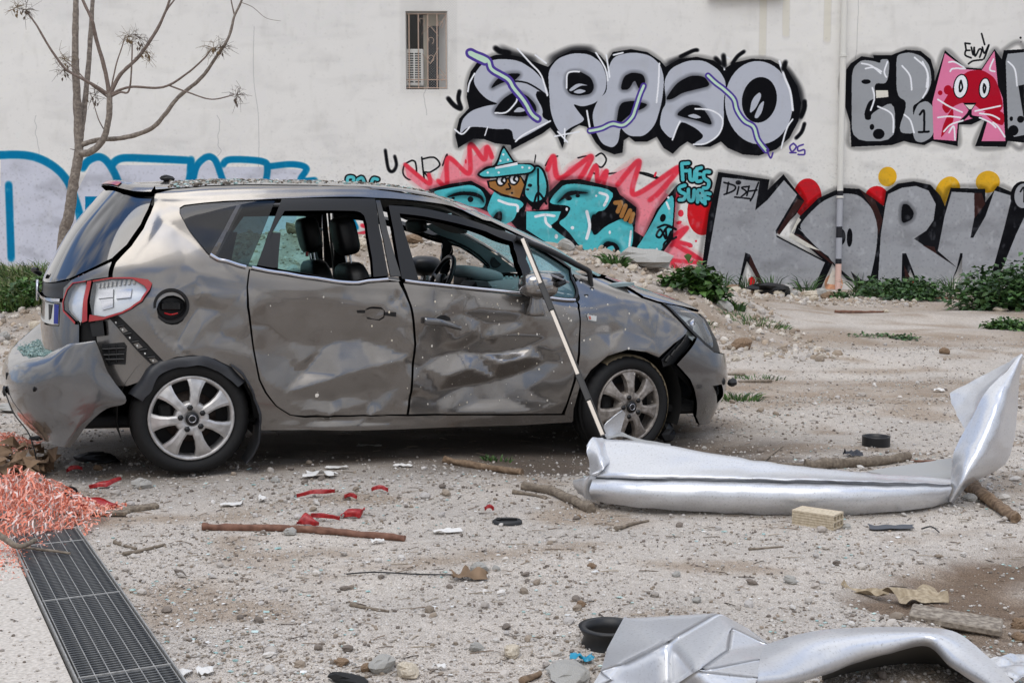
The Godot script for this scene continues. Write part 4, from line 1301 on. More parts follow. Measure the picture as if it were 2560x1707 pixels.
# how far the skin is pushed in, in centimetres, at places along and up the near side
const DENTS := [
	0.31,1.03,0.0,0.47,1.01,0.0,0.64,1.01,0.0,0.82,1.04,0.0,0.99,1.03,0.0,1.15,1.04,0.0,0.51,0.30,0.0,0.77,0.30,0.0,1.01,0.30,0.0,1.21,0.29,0.0,0.28,0.97,0.0,0.36,1.00,0.2,
	0.47,0.96,1.2,0.64,0.96,1.5,0.80,0.94,2.0,0.93,0.92,1.0,1.07,0.94,0.5,1.17,0.99,0.0,1.14,0.97,1.8,1.10,0.91,0.3,0.64,0.88,3.5,0.42,0.81,3.0,0.39,0.67,2.0,0.33,0.78,0.7,
	0.53,0.73,4.5,0.73,0.80,4.5,0.93,0.80,3.5,1.11,0.80,1.5,1.19,0.82,0.3,0.61,0.55,5.0,0.72,0.69,6.0,0.82,0.73,5.5,0.93,0.74,5.0,1.05,0.70,4.0,1.17,0.65,1.5,0.51,0.44,1.2,
	0.65,0.48,1.2,0.82,0.53,1.0,1.00,0.58,0.8,1.16,0.62,0.6,0.53,0.62,4.0,0.59,0.59,3.6,0.32,0.67,0.5,0.37,0.53,0.3,0.42,0.43,0.3,0.65,0.40,2.5,0.83,0.41,3.0,1.00,0.44,3.2,
	1.15,0.46,2.0,0.51,0.39,0.8,0.77,0.38,3.3,1.01,0.38,3.0,1.19,0.38,1.2,0.60,0.34,0.8,0.83,0.33,1.0,1.07,0.32,0.8,1.23,0.70,0.0,1.23,0.49,0.2,1.22,0.34,0.0,0.75,0.26,2.0,
	0.95,0.25,1.0,0.60,0.27,0.0,1.38,0.25,0.0,1.19,1.02,0.0,1.23,0.84,0.3,1.24,0.67,0.3,1.23,0.43,0.2,1.23,0.31,0.0,1.34,1.04,0.0,1.59,1.02,0.0,1.85,0.99,0.0,2.11,0.97,0.0,
	1.39,1.01,0.6,1.57,0.99,0.5,1.44,0.94,0.3,1.65,0.93,0.3,1.84,0.91,0.5,1.92,0.91,0.5,1.52,0.89,2.2,1.64,0.85,3.0,1.74,0.83,3.2,1.87,0.84,2.6,1.91,0.89,1.0,1.39,0.85,0.8,
	1.30,0.82,0.5,1.60,0.79,1.5,1.74,0.75,2.0,1.73,0.70,4.5,1.66,0.75,3.5,1.77,0.76,2.5,1.90,0.82,1.5,1.97,0.71,2.5,1.94,0.76,1.5,2.07,0.75,1.0,2.20,0.75,0.3,2.25,0.85,0.0,
	1.40,0.70,3.2,1.50,0.73,2.2,1.39,0.63,4.2,1.52,0.66,4.5,1.65,0.64,5.0,1.78,0.65,5.2,1.94,0.68,3.5,1.27,0.73,0.8,1.30,0.58,2.2,1.27,0.46,1.0,1.44,0.52,0.9,1.58,0.57,0.8,
	1.78,0.60,0.6,1.94,0.63,0.5,2.10,0.67,0.4,2.20,0.69,0.3,1.25,0.41,1.6,1.41,0.44,3.0,1.59,0.46,4.5,1.78,0.49,5.0,1.94,0.54,4.5,2.07,0.61,2.5,2.17,0.66,0.8,1.41,0.38,2.6,
	1.66,0.36,3.2,1.82,0.37,3.0,1.95,0.43,2.4,2.08,0.52,1.5,2.17,0.60,0.8,1.48,0.31,0.3,1.73,0.31,0.4,1.99,0.31,0.3,2.16,0.35,0.2,2.21,0.48,0.1,2.25,0.60,0.0,-0.22,1.00,0.0,
	-0.10,1.00,0.4,0.01,0.98,1.2,0.04,0.99,0.3,0.10,0.99,0.6,0.26,0.98,0.5,0.03,0.91,2.5,-0.02,0.83,2.2,-0.08,0.72,1.2,0.04,0.80,0.6,0.07,0.77,0.8,0.16,0.89,1.8,0.14,0.77,1.6,
	0.24,0.88,1.0,0.24,0.73,0.8,0.08,0.70,0.3,-0.10,0.71,0.5,-0.18,0.77,0.2,-0.02,0.68,0.0,-0.22,0.85,0.2,0.28,0.82,0.1,0.31,0.65,0.0,-0.18,1.09,0.0,0.02,1.05,0.0,0.28,1.04,0.0,
	-0.14,1.37,1.2,-0.08,1.34,1.0,-0.23,1.23,0.3,-0.04,1.17,0.5,0.02,1.09,0.0,-0.31,1.14,0.0,-0.17,1.49,0.0,-0.36,1.06,0.0,-0.07,1.45,0.0,0.33,0.28,0.0,0.40,0.26,0.0,2.29,0.88,0.0,
	2.61,0.97,0.6,2.58,0.80,1.6,2.35,0.61,0.0,2.50,0.77,2.2,2.49,0.67,-0.8,2.73,0.67,-0.6,2.79,0.73,0.8,2.88,0.73,0.6,2.63,0.87,2.0,2.87,0.91,1.5,2.96,0.83,0.3,2.38,0.77,1.2,
	2.46,0.93,0.5,2.32,0.95,0.0,2.57,1.05,0.0,2.76,0.97,0.0,3.04,0.80,0.0,2.83,0.64,0.0,2.26,0.40,0.0,2.30,0.52,0.0
]
const DENT_STEP := 0.0125
const DENT_AT := Vector2(-0.8, 0.1)
const DENT_SIZE := Vector2i(345, 115)
var net := []
var dent_grid := PackedFloat32Array()
var car: Node3D


func prepare_net() -> void:
	var rows := []
	for r in NET:
		var row := []
		for i in range(0, r.size(), 3):
			row.append(Vector3(r[i], r[i + 2], r[i + 1]))
		rows.append(row)
	var k: int = rows.size()
	var lo := []
	var hi := []
	for i in rows[0].size():
		lo.append(2 * rows[0][i] - rows[1][i])
		hi.append(2 * rows[k - 1][i] - rows[k - 2][i])
	rows.push_front(lo)
	rows.push_back(hi)
	for r in rows:
		var n: int = r.size()
		var l: Vector3 = r[1]
		var q: Vector3 = r[n - 2]
		r.push_front(l * Vector3(1, 1, -1))
		r.push_back(q * Vector3(1, 1, -1))
		net.append(PackedVector3Array(r))


func weights(t: float) -> PackedFloat32Array:
	var t2 := t * t
	var t3 := t2 * t
	return PackedFloat32Array([-0.5 * t + t2 - 0.5 * t3, 1 - 2.5 * t2 + 1.5 * t3, 0.5 * t + 2 * t2 - 1.5 * t3, -0.5 * t2 + 0.5 * t3])


func hull(u: float, v: float) -> Vector3:
	u = clampf(u, 0.0, 13.99999)
	v = clampf(v, 0.0, 8.99999)
	var i := int(u)
	var j := int(v)
	var wu := weights(u - i)
	var wv := weights(v - j)
	var out := Vector3.ZERO
	for b in 4:
		var row: PackedVector3Array = net[j + b]
		out += wv[b] * (wu[0] * row[i] + wu[1] * row[i + 1] + wu[2] * row[i + 2] + wu[3] * row[i + 3])
	return out


func prepare_dents() -> void:
	var pts := PackedVector2Array()
	var dep := PackedFloat32Array()
	for i in range(0, DENTS.size(), 3):
		pts.append(Vector2(DENTS[i], DENTS[i + 1]) + Vector2(1e-4 * (i % 7), 1e-4 * (i % 5)))
		dep.append(DENTS[i + 2] * 0.0118)
	dent_grid.resize(DENT_SIZE.x * DENT_SIZE.y)
	var tris := Geometry2D.triangulate_delaunay(pts)
	for t in range(0, tris.size(), 3):
		var a := pts[tris[t]]
		var b := pts[tris[t + 1]]
		var c := pts[tris[t + 2]]
		var area := (b - a).cross(c - a)
		if absf(area) < 1e-7:
			continue
		var lo := (a.min(b).min(c) - DENT_AT) / DENT_STEP
		var hi := (a.max(b).max(c) - DENT_AT) / DENT_STEP
		for y in range(maxi(0, floori(lo.y)), mini(DENT_SIZE.y, ceili(hi.y) + 1)):
			for x in range(maxi(0, floori(lo.x)), mini(DENT_SIZE.x, ceili(hi.x) + 1)):
				var p := DENT_AT + Vector2(x, y) * DENT_STEP
				var w1 := (p - a).cross(c - a) / area
				var w2 := (b - a).cross(p - a) / area
				if w1 >= -0.001 and w2 >= -0.001 and w1 + w2 <= 1.001:
					dent_grid[y * DENT_SIZE.x + x] = dep[tris[t]] * (1 - w1 - w2) + dep[tris[t + 1]] * w1 + dep[tris[t + 2]] * w2
	for pass_ in 1:
		var out := dent_grid.duplicate()
		for y in range(1, DENT_SIZE.y - 1):
			for x in range(1, DENT_SIZE.x - 1):
				var k := y * DENT_SIZE.x + x
				out[k] = 0.76 * dent_grid[k] + 0.05 * (dent_grid[k - 1] + dent_grid[k + 1] + dent_grid[k - DENT_SIZE.x] + dent_grid[k + DENT_SIZE.x]) + 0.01 * (dent_grid[k - 1 - DENT_SIZE.x] + dent_grid[k + 1 - DENT_SIZE.x] + dent_grid[k - 1 + DENT_SIZE.x] + dent_grid[k + 1 + DENT_SIZE.x])
		dent_grid = out


func dent(s: float, h: float) -> float:
	var x := (s - DENT_AT.x) / DENT_STEP
	var y := (h - DENT_AT.y) / DENT_STEP
	if x < 0 or y < 0 or x >= DENT_SIZE.x - 1 or y >= DENT_SIZE.y - 1:
		return 0.0
	var i := int(x)
	var j := int(y)
	var k := j * DENT_SIZE.x + i
	var fx := x - i
	var fy := y - j
	var d := lerpf(lerpf(dent_grid[k], dent_grid[k + 1], fx), lerpf(dent_grid[k + DENT_SIZE.x], dent_grid[k + DENT_SIZE.x + 1], fx), fy)
	# small ripples where the metal is pushed about
	var ripple := fine_noise.get_noise_2d(s * 0.6, h * 0.8) * 0.001 + mid_noise.get_noise_2d(s * 1.6, h * 2.0) * 0.003
	return d + ripple * smoothstep(0.001, 0.015, absf(d)) + ripple * 0.25 * smoothstep(1.15, 1.0, h)


# a point of the skin: dented on the near side, moved outwards by "out"
func skin(u: float, v: float, out: float, dented: bool) -> Vector3:
	var p := hull(u, v)
	var d := out - (dent(p.x, p.y) if dented else 0.0)
	if d != 0.0:
		var e := 0.05
		var n := (hull(u + e, v) - hull(u - e, v)).cross(hull(u, v + e) - hull(u, v - e)).normalized()
		if n.z < 0.0 and v < 7.0 or v >= 7.0 and n.y < 0:
			n = -n
		p += n * d
	return p


func pairs(n: Array) -> PackedVector2Array:
	return flat(n)


# o: side (1 near, -1 far), out, dented, skirt, du, dv
func panel(called: String, parent: Node, m: Material, rings: Array, o := {}) -> MeshInstance3D:
	var side: float = o.get("side", 1.0)
	var out: float = o.get("out", 0.0)
	var dented: bool = o.get("dented", side > 0)
	var skirt: float = o.get("skirt", 0.014)
	var du: float = o.get("du", 0.05 if side > 0 else 0.12)
	var dv: float = o.get("dv", 0.08 if side > 0 else 0.16)
	var polys := []
	for r in rings:
		polys.append(pairs(r))
	var outer: PackedVector2Array = polys[0]
	var bb := Rect2(outer[0], Vector2.ZERO)
	for p in outer:
		bb = bb.expand(p)
	var touched := {}
	for poly in polys:
		for i in poly.size():
			var a: Vector2 = poly[i]
			var b: Vector2 = poly[(i + 1) % poly.size()]
			var n := ceili(maxf(absf(b.x - a.x) / du, absf(b.y - a.y) / dv) * 4) + 1
			for k in n + 1:
				var p := a.lerp(b, float(k) / n)
				touched[Vector2i(floori(p.x / du), floori(p.y / dv))] = true
	var known := {}
	var st := begin()
	var flip := side < 0
	var place := func(p: Vector2):
		var key := Vector2i(roundi(p.x * 2000), roundi(p.y * 2000))
		if not known.has(key):
			var e := 0.03
			var q := skin(p.x, p.y, out, dented)
			var n := (skin(p.x + e, p.y, out, dented) - skin(p.x - e, p.y, out, dented)).cross(skin(p.x, p.y + e, out, dented) - skin(p.x, p.y - e, out, dented)).normalized()
			known[key] = [Vector3(q.x, q.y, q.z * side), Vector3(n.x, n.y, n.z * side)]
		return known[key]
	var emit := func(a: Vector2, b: Vector2, c: Vector2):
		for p in ([a, b, c] if flip else [a, c, b]):
			var k = place.call(p)
			st.set_normal(k[1])
			st.add_vertex(k[0])
	for i in range(floori(bb.position.x / du), floori(bb.end.x / du) + 1):
		for j in range(floori(bb.position.y / dv), floori(bb.end.y / dv) + 1):
			var a := Vector2(i * du, j * dv)
			var b := Vector2((i + 1) * du, j * dv)
			var c := Vector2((i + 1) * du, (j + 1) * dv)
			var d := Vector2(i * du, (j + 1) * dv)
			if not touched.has(Vector2i(i, j)):
				var mid := (a + c) / 2
				var inside := Geometry2D.is_point_in_polygon(mid, outer)
				for k in range(1, polys.size()):
					inside = inside and not Geometry2D.is_point_in_polygon(mid, polys[k])
				if inside:
					emit.call(a, b, c)
					emit.call(a, c, d)
				continue
			var bits := Geometry2D.intersect_polygons(PackedVector2Array([a, b, c, d]), outer)
			for k in range(1, polys.size()):
				var next := []
				for q in bits:
					for r in Geometry2D.clip_polygons(q, polys[k]):
						if not Geometry2D.is_polygon_clockwise(r):
							next.append(r)
				bits.assign(next)
			for q in bits:
				var t := Geometry2D.triangulate_polygon(q)
				for k in range(0, t.size(), 3):
					var x: Vector2 = q[t[k]]
					var y: Vector2 = q[t[k + 1]]
					var z: Vector2 = q[t[k + 2]]
					if (y - x).cross(z - x) < 0:
						emit.call(x, z, y)
					else:
						emit.call(x, y, z)
	if skirt > 0.0:
		for poly in polys:
			for i in poly.size():
				var a: Vector2 = poly[i]
				var b: Vector2 = poly[(i + 1) % poly.size()]
				var n := ceili(maxf(absf(b.x - a.x) / 0.06, absf(b.y - a.y) / 0.1))
				for k in n:
					var p := a.lerp(b, float(k) / n)
					var q := a.lerp(b, float(k + 1) / n)
					var p0 := skin(p.x, p.y, out, dented)
					var q0 := skin(q.x, q.y, out, dented)
					var p1 := skin(p.x, p.y, out - skirt, dented)
					var q1 := skin(q.x, q.y, out - skirt, dented)
					var nn := (q0 - p0).cross(p1 - p0).normalized()
					st.set_normal(Vector3(nn.x, nn.y, nn.z * side))
					for w in [p0, q0, q1, p0, q1, p1]:
						st.add_vertex(Vector3(w.x, w.y, w.z * side))
	return put(called, st.commit(), m, parent)


func make_car_materials() -> void:
	var p := plain_mat(Color(0.515, 0.50, 0.485), 0.25, 0.8)
	p.clearcoat_enabled = true
	p.clearcoat = 1.0
	p.clearcoat_roughness = 0.05
	p.roughness_texture = noise_tex(0.02, Color(0.7, 0.7, 0.7), Color(1, 1, 1), 41, 4, FastNoiseLite.TYPE_SIMPLEX_SMOOTH, 256)
	p.albedo_texture = noise_tex(0.016, Color(0.93, 0.925, 0.92), Color(1, 1, 1), 42, 4, FastNoiseLite.TYPE_SIMPLEX_SMOOTH, 256)
	p.uv1_triplanar = true
	p.uv1_scale = Vector3.ONE * 1.4
	mats.car_paint = p
	var b := p.duplicate()
	b.albedo_color = Color(0.44, 0.44, 0.445)
	mats.bumper_paint = b
	mats.trim = plain_mat(Color(0.038, 0.039, 0.045), 0.42)
	var g := plain_mat(Color(0.02, 0.022, 0.03), 0.12)
	g.clearcoat_enabled = true
	mats.gloss_black = g
	mats.chrome = plain_mat(Color(0.82, 0.82, 0.84), 0.14, 1.0)
	mats.mirror_shell = plain_mat(Color(0.62, 0.61, 0.60), 0.16, 0.9)
	mats.inner = plain_mat(Color(0.05, 0.05, 0.052), 0.8)
	mats.dash = plain_mat(Color(0.52, 0.585, 0.59), 0.65)
	mats.seat = plain_mat(Color(0.04, 0.04, 0.048), 0.5)
	var dark_glass := plain_mat(Color(0.012, 0.02, 0.026, 0.82), 0.03)
	dark_glass.transparency = BaseMaterial3D.TRANSPARENCY_ALPHA
	mats.dark_glass = dark_glass
	var rear := plain_mat(Color(0.03, 0.045, 0.09), 0.05, 0.25)
	rear.metallic_specular = 0.9
	rear.clearcoat_enabled = true
	rear.clearcoat_roughness = 0.03
	mats.rear_glass = rear
	var teal := plain_mat(Color(0.42, 0.74, 0.74, 0.0), 0.02)
	teal.refraction_enabled = true
	teal.refraction_scale = 0.002
	mats.teal_glass = teal
	var clear := plain_mat(Color(0.55, 0.72, 0.74, 0.22), 0.03)
	clear.transparency = BaseMaterial3D.TRANSPARENCY_ALPHA
	mats.clear_glass = clear
	var crazed := plain_mat(Color(0.80, 0.93, 0.94, 0.9), 0.4)
	crazed.transparency = BaseMaterial3D.TRANSPARENCY_ALPHA
	crazed.backlight_enabled = true
	crazed.backlight = Color(0.86, 0.95, 0.95)
	crazed.albedo_texture = crazed_texture()
	crazed.uv1_triplanar = true
	crazed.uv1_scale = Vector3.ONE * 1.6
	mats.crazed_glass = crazed
	var lens := plain_mat(Color(0.90, 0.92, 0.93, 0.10), 0.03)
	lens.transparency = BaseMaterial3D.TRANSPARENCY_ALPHA
	lens.clearcoat_enabled = true
	mats.lens = lens
	mats.red_lens = plain_mat(Color(0.62, 0.03, 0.04), 0.1)
	mats.red_lens.clearcoat_enabled = true
	mats.alloy = grain_mat(Color(0.62, 0.61, 0.60), Color(0.84, 0.83, 0.82), 0.40, 3.0, 0.02, 44, 0.0, 0.5)
	mats.dusty_alloy = grain_mat(Color(0.42, 0.39, 0.36), Color(0.72, 0.69, 0.66), 0.5, 4.0, 0.025, 45, 0.0, 0.4)
	mats.tyre = grain_mat(Color(0.022, 0.022, 0.024), Color(0.072, 0.070, 0.068), 0.75, 4.0, 0.02, 46)
	mats.mud = grain_mat(Color(0.44, 0.38, 0.28), Color(0.68, 0.62, 0.51), 0.95, 6.0, 0.04, 47, 0.5)


func crazed_texture() -> ImageTexture:
	var im := Image.create(512, 512, false, Image.FORMAT_RGBA8)
	var cell := FastNoiseLite.new()
	cell.noise_type = FastNoiseLite.TYPE_CELLULAR
	cell.cellular_return_type = FastNoiseLite.RETURN_DISTANCE2_SUB
	cell.frequency = 0.075
	cell.seed = 9
	var val := FastNoiseLite.new()
	val.noise_type = FastNoiseLite.TYPE_CELLULAR
	val.cellular_return_type = FastNoiseLite.RETURN_CELL_VALUE
	val.frequency = 0.075
	val.seed = 9
	for y in 512:
		for x in 512:
			var edge := smoothstep(-0.9, -0.55, cell.get_noise_2d(x, y * 1.6))
			var k := val.get_noise_2d(x, y * 1.6) * 0.5 + 0.5
			var c := lerpf(0.95, 0.42 + 0.4 * k, edge)
			im.set_pixel(x, y, Color(c * 0.92, c, c, lerpf(0.98, 0.45 + 0.5 * k, edge)))
	return ImageTexture.create_from_image(im)


func both(called: String, m: Material, rings: Array, near := {}, far := {}, twice := true) -> MeshInstance3D:
	var a := panel(called, car, m, rings, near)
	if twice:
		far.side = -1.0
		panel(called, car, m, rings, far)
	return a


func build_car() -> void:
	prepare_net()
	prepare_dents()
	make_car_materials()
	car = thing("wrecked_car", "dented grey compact car with smashed windows and torn off rear bumper", "car", CAR_AT)
	car.rotation = Vector3(0, CAR_YAW, CAR_NOSE)
	var paint: Material = mats.car_paint
	# ---- skin
	both("quarter_panel", paint, SKIN.quarter_panel, {}, {})
	var rear_cup := [6.93, 3.10, 6.99, 3.16, 7.06, 3.15, 7.09, 3.03, 7.09, 2.82, 7.05, 2.74, 6.95, 2.77, 6.92, 2.88]
	both("rear_door", paint, [SKIN.rear_door[0], rear_cup])
	both("front_door", paint, SKIN.front_door)
	both("fender", paint, SKIN.fender)
	both("hood", paint, [[11.16, 4.97, 11.08, 4.67, 10.72, 4.45, 10.52, 4.25, 10.68, 4.08, 10.95, 4.0, 11.4, 3.95, 12.2, 3.86, 14, 3.8, 14, 4.95, 12.0, 4.95]], {"out": 0.006})
	both("roof", paint, [[2.6, 7.75, 3.25, 7.72, 3.75, 7.80, 4.8, 7.82, 5.6, 7.78, 6.4, 7.63, 7.0, 7.45, 7.05, 7.31, 8.2, 7.29, 9.3, 7.32, 10.45, 7.34, 11, 7.17, 11.5, 7.19, 14, 7.24, 14, 8.995, 0, 8.995, 0, 7.98, 1.5, 7.9]], {"out": 0.004, "skirt": 0.0, "dented": false}, {"skirt": 0.0})
	both("spoiler", paint, [[0, 7.15, 1.5, 7.2, 2.6, 7.2, 3.28, 7.28, 3.24, 7.66, 2.6, 7.70, 1.5, 7.85, 0, 7.92]], {"out": 0.03, "skirt": 0.045, "dented": false})
	both("brake_light", mats.red_lens, [[0, 7.2, 1.6, 7.25, 1.6, 7.5, 0, 7.5]], {"out": 0.036, "dented": false, "skirt": 0.004})
	both("rear_window", mats.rear_glass, [[0, 4.74, 1.6, 4.74, 2.2, 4.8, 2.88, 5.03, 3.42, 5.24, 3.62, 5.55, 3.66, 6.1, 3.56, 6.6, 3.4, 7.05, 2.5, 7.1, 0, 7.1]], {"out": 0.004, "dented": false})
	both("tailgate", mats.bumper_paint, [[0, 3.78, 0.7, 3.78, 1.95, 3.60, 2.14, 3.3, 2.19, 3.03, 2.66, 2.71, 2.66, 2.26, 2.3, 1.9, 1.0, 1.75, 0, 1.75], [0.9, 3.48, 1.9, 3.34, 1.87, 2.6, 0.9, 2.6]], {"dented": false})
	both("tailgate_corner", mats.bumper_paint, [[3.45, 5.14, 3.46, 4.62, 3.06, 4.64, 2.51, 4.55, 2.26, 4.12, 2.0, 3.65, 2.0, 4.3, 2.3, 4.72, 2.9, 4.96]], {"dented": false})
	both("tailgate_panel", mats.trim, [[0, 3.85, 1.95, 3.67, 1.97, 4.3, 2.25, 4.72, 0, 4.7]], {"dented": false, "out": -0.004})
	both("chrome_bar", mats.chrome, [[0, 3.62, 1.95, 3.42, 1.96, 3.60, 0, 3.80]], {"out": 0.014, "dented": false})
	var plate := panel("number_plate", car, plain_mat(Color(0.80, 0.80, 0.78), 0.5), [[0, 3.44, 0.9, 3.44, 1.85, 3.30, 1.83, 2.64, 0.9, 2.65, 0, 2.65]], {"out": 0.0, "dented": false})
	panel("plate_band", plate, plain_mat(Color(0.05, 0.13, 0.5), 0.5), [[1.6, 3.33, 1.84, 3.29, 1.82, 2.66, 1.6, 2.66]], {"out": 0.003, "dented": false})
	panel("bent_tab", plate, mats.black, [[1.25, 3.3, 1.5, 3.28, 1.42, 2.8, 1.3, 2.75]], {"out": 0.004, "dented": false})
	# badge ring on the tail
	var ring := []
	for k in 17:
		var a := TAU * k / 16
		ring.append(Vector3(-0.775 - 0.0, 0.955 + 0.055 * cos(a), 0.055 * sin(a)))
	put("badge", tube_mesh(ring, 0.008, 0.008, 6, 2), mats.chrome, car)
	put("rear_wiper", tube_mesh([Vector3(-0.76, 1.05, 0.05), Vector3(-0.80, 1.075, 0.10), Vector3(-0.775, 1.08, 0.18)], 0.016, 0.010, 6), mats.black, car)
	# ---- black frames, glass, pillars
	both("window_frame", mats.trim, SKIN.window_frame, {"out": 0.004, "dented": false, "skirt": 0.05}, {"skirt": 0.05})
	both("window_frame", mats.trim, SKIN.front_window_frame, {"out": 0.004, "dented": false, "skirt": 0.05}, {"skirt": 0.05})
	both("pillar_cover", mats.gloss_black, SKIN.pillar_cover, {"dented": false, "out": -0.002})
	var tri_plate := [[6.0, 5.10, 6.04, 5.98, 6.17, 5.98, 6.2, 5.06]]
	both("corner_plate", mats.trim, tri_plate, {"dented": false, "out": -0.004})
	both("side_window", mats.dark_glass, SKIN.quarter_glass, {"dented": false, "out": -0.006}, {"out": -0.006})
	panel("side_window", car, mats.teal_glass, [SKIN.window_frame[1]], {"side": -1.0, "out": -0.03, "skirt": 0.0})
	panel("side_window", car, mats.clear_glass, [SKIN.front_window_frame[2]], {"out": -0.012, "skirt": 0.0, "dented": false})
	panel("side_window", car, mats.clear_glass, [SKIN.front_window_frame[2]], {"side": -1.0, "out": -0.012, "skirt": 0.0})
	both("windscreen", mats.crazed_glass, [[11.02, 5.06, 11.03, 5.5, 11.03, 6.4, 11.0, 6.85, 11.1, 7.1, 12.5, 7.17, 14, 7.2, 14, 5.06, 12.5, 5.0]], {"out": -0.004, "skirt": 0.0, "dented": false, "du": 0.12, "dv": 0.12}, {"out": -0.004, "skirt": 0.0})
	# chrome waist line, bent with the doors
	for s in [[5.3, 5.22, 5.86, 4.98], [5.93, 4.96, 7.12, 4.99], [7.26, 4.99, 9.0, 4.87]]:
		var pts := []
		for k in 15:
			var u := lerpf(s[0], s[2], k / 14.0)
			pts.append(skin(u, waist(u), 0.008, true))
		put("chrome_strip", tube_mesh(pts, 0.0105, 0.0105, 6, 2), mats.chrome, car)
	# ---- nose
	both("front_bumper", mats.bumper_paint, [[10.46, 1.83, 10.98, 2.80, 11.13, 2.54, 11.4, 2.26, 11.8, 2.2, 12.5, 2.15, 14, 2.15, 14, 0.15, 12.2, 0.02, 11.38, 0.0, 11.10, 0.26, 10.85, 0.88, 10.70, 1.37], [11.25, 1.16, 11.62, 1.20, 12.0, 0.8, 11.7, 0.62]], {"out": 0.02, "skirt": 0.03, "dented": false})
	both("fog_lamp_recess", mats.black, [[11.2, 1.22, 11.65, 1.25, 12.05, 0.8, 11.7, 0.56]], {"out": -0.03, "skirt": 0.0, "dented": false})
	both("grille", mats.black, [[11.5, 2.3, 14, 2.2, 14, 3.75, 12.0, 3.8, 11.6, 3.3]], {"out": -0.01, "dented": false})
	var lamp_shape := [[10.74, 3.98, 10.97, 3.96, 11.3, 3.90, 11.62, 3.75, 11.68, 3.46, 11.66, 3.08, 11.6, 2.74, 11.52, 2.49, 11.37, 2.40, 11.17, 2.62, 11.02, 2.91, 10.90, 3.20, 10.76, 3.58]]
	both("headlight", mats.lens, lamp_shape, {"out": 0.004, "skirt": 0.03, "dented": false})
	both("headlight_housing", plain_mat(Color(0.58, 0.60, 0.58), 0.3, 0.6), lamp_shape, {"out": -0.05, "skirt": 0.0, "dented": false})
	both("headlight_seal", mats.black, [[10.70, 4.0, 10.76, 3.98, 10.80, 3.58, 10.95, 3.20, 11.08, 2.91, 11.23, 2.64, 11.42, 2.44, 11.37, 2.36, 11.13, 2.60, 10.98, 2.90, 10.86, 3.2, 10.72, 3.58]], {"out": 0.010, "dented": false})
	var hp := hull(11.35, 3.2)
	var st := begin()
	lathe(st, Transform3D(Basis(Vector3.UP, 0.95), hp + Vector3(-0.05, 0, -0.03)), [Vector2(0.0, -0.05), Vector2(0.035, -0.035), Vector2(0.055, 0.0), Vector2(0.058, 0.02)], 20)
	put("reflector", done(st), mats.chrome, car)
	panel("bumper_bracket", car, mats.black, [[10.78, 2.98, 10.93, 2.76, 10.48, 1.83, 10.30, 1.72, 10.27, 1.95]], {"out": -0.03, "dented": false})
	for k in 5:
		var t := 0.12 + 0.19 * k
		var c := skin(lerpf(10.3, 10.84, t), lerpf(1.86, 2.92, t), -0.018, false)
		put("bracket_rib", box_mesh(Vector3(0.05, 0.022, 0.02), 0.004), mats.trim, car).transform = at(c, Vector3(0, 0, 0.9))
	put("sensor_plug", rock_mesh(3, Vector3(0.07, 0.06, 0.06)), mats.black, car).position = skin(12.0, 1.25, 0.055, false)
	# plate where the mirror trim was torn off, its screws, the loose trim
	var clip := panel("mirror_base", car, paint, [[10.0, 5.30, 10.75, 4.95, 9.95, 4.72, 9.5, 4.52, 9.06, 4.80]], {"out": -0.012, "dented": false})
	for s in [[9.35, 4.86], [9.72, 4.84], [9.75, 5.1]]:
		var c := skin(s[0], s[1], -0.008, false)
		var scr := put("screw_clip", box_mesh(Vector3(0.032, 0.032, 0.012), 0.004), mats.black, clip)
		scr.position = c
		put("screw", rock_mesh(5, Vector3(0.016, 0.016, 0.01)), mats.white_paint, clip).position = c + Vector3(0, 0, 0.008)
	var tr := []
	for p in [[8.9, 6.62], [9.7, 6.15], [9.9, 5.7], [9.85, 5.35], [9.55, 5.1], [9.42, 4.98]]:
		tr.append(skin(p[0], p[1], 0.028, false))
	var loose := [skin(9.55, 6.38, 0.02, false), skin(9.98, 5.9, 0.03, false), skin(10.1, 5.35, 0.045, false), skin(10.12, 5.12, 0.05, false)]
	var corner: Vector3 = loose[3]
	loose.append_array([corner + Vector3(0.01, -0.03, 0.0), corner + Vector3(0.03, -0.15, 0.0), corner + Vector3(0.034, -0.165, 0.0)])
	put("loose_trim", tube_mesh(loose, 0.02, 0.016, 5, 4), mats.trim, car)
	# side repeater
	var rp := panel("side_repeater", car, mats.lens, [[9.06, 3.53, 9.20, 3.47, 9.18, 3.16, 9.07, 3.20]], {"out": 0.010})
	panel("repeater_back", rp, mats.white_paint, [[9.06, 3.53, 9.20, 3.47, 9.18, 3.16, 9.07, 3.20]], {"out": 0.004})
	panel("repeater_bulb", rp, plain_mat(Color(0.75, 0.28, 0.05), 0.3), [[9.08, 3.45, 9.11, 3.44, 9.11, 3.24, 9.08, 3.25]], {"out": 0.007})
	# ---- door furniture
	var cup := panel("handle_cup", car, paint, [[7.50, 2.92, 7.54, 3.04, 7.60, 3.05, 7.66, 2.96, 7.67, 2.80, 7.64, 2.64, 7.58, 2.58, 7.52, 2.66]], {"out": 0.003, "dv": 0.03, "du": 0.015})
	panel("cup_shade", cup, mats.black, [[7.53, 2.93, 7.56, 3.0, 7.60, 3.01, 7.64, 2.94, 7.65, 2.84, 7.52, 2.84]], {"out": 0.006, "dv": 0.03, "du": 0.015, "skirt": 0.0})
	var h0 := skin(7.41, 2.80, 0.030, true)
	var h1 := skin(7.56, 2.78, 0.042, true)
	var h2 := skin(7.73, 2.66, 0.026, true)
	put("door_handle", handle_mesh(h0, h1, h2), mats.bumper_paint, car)
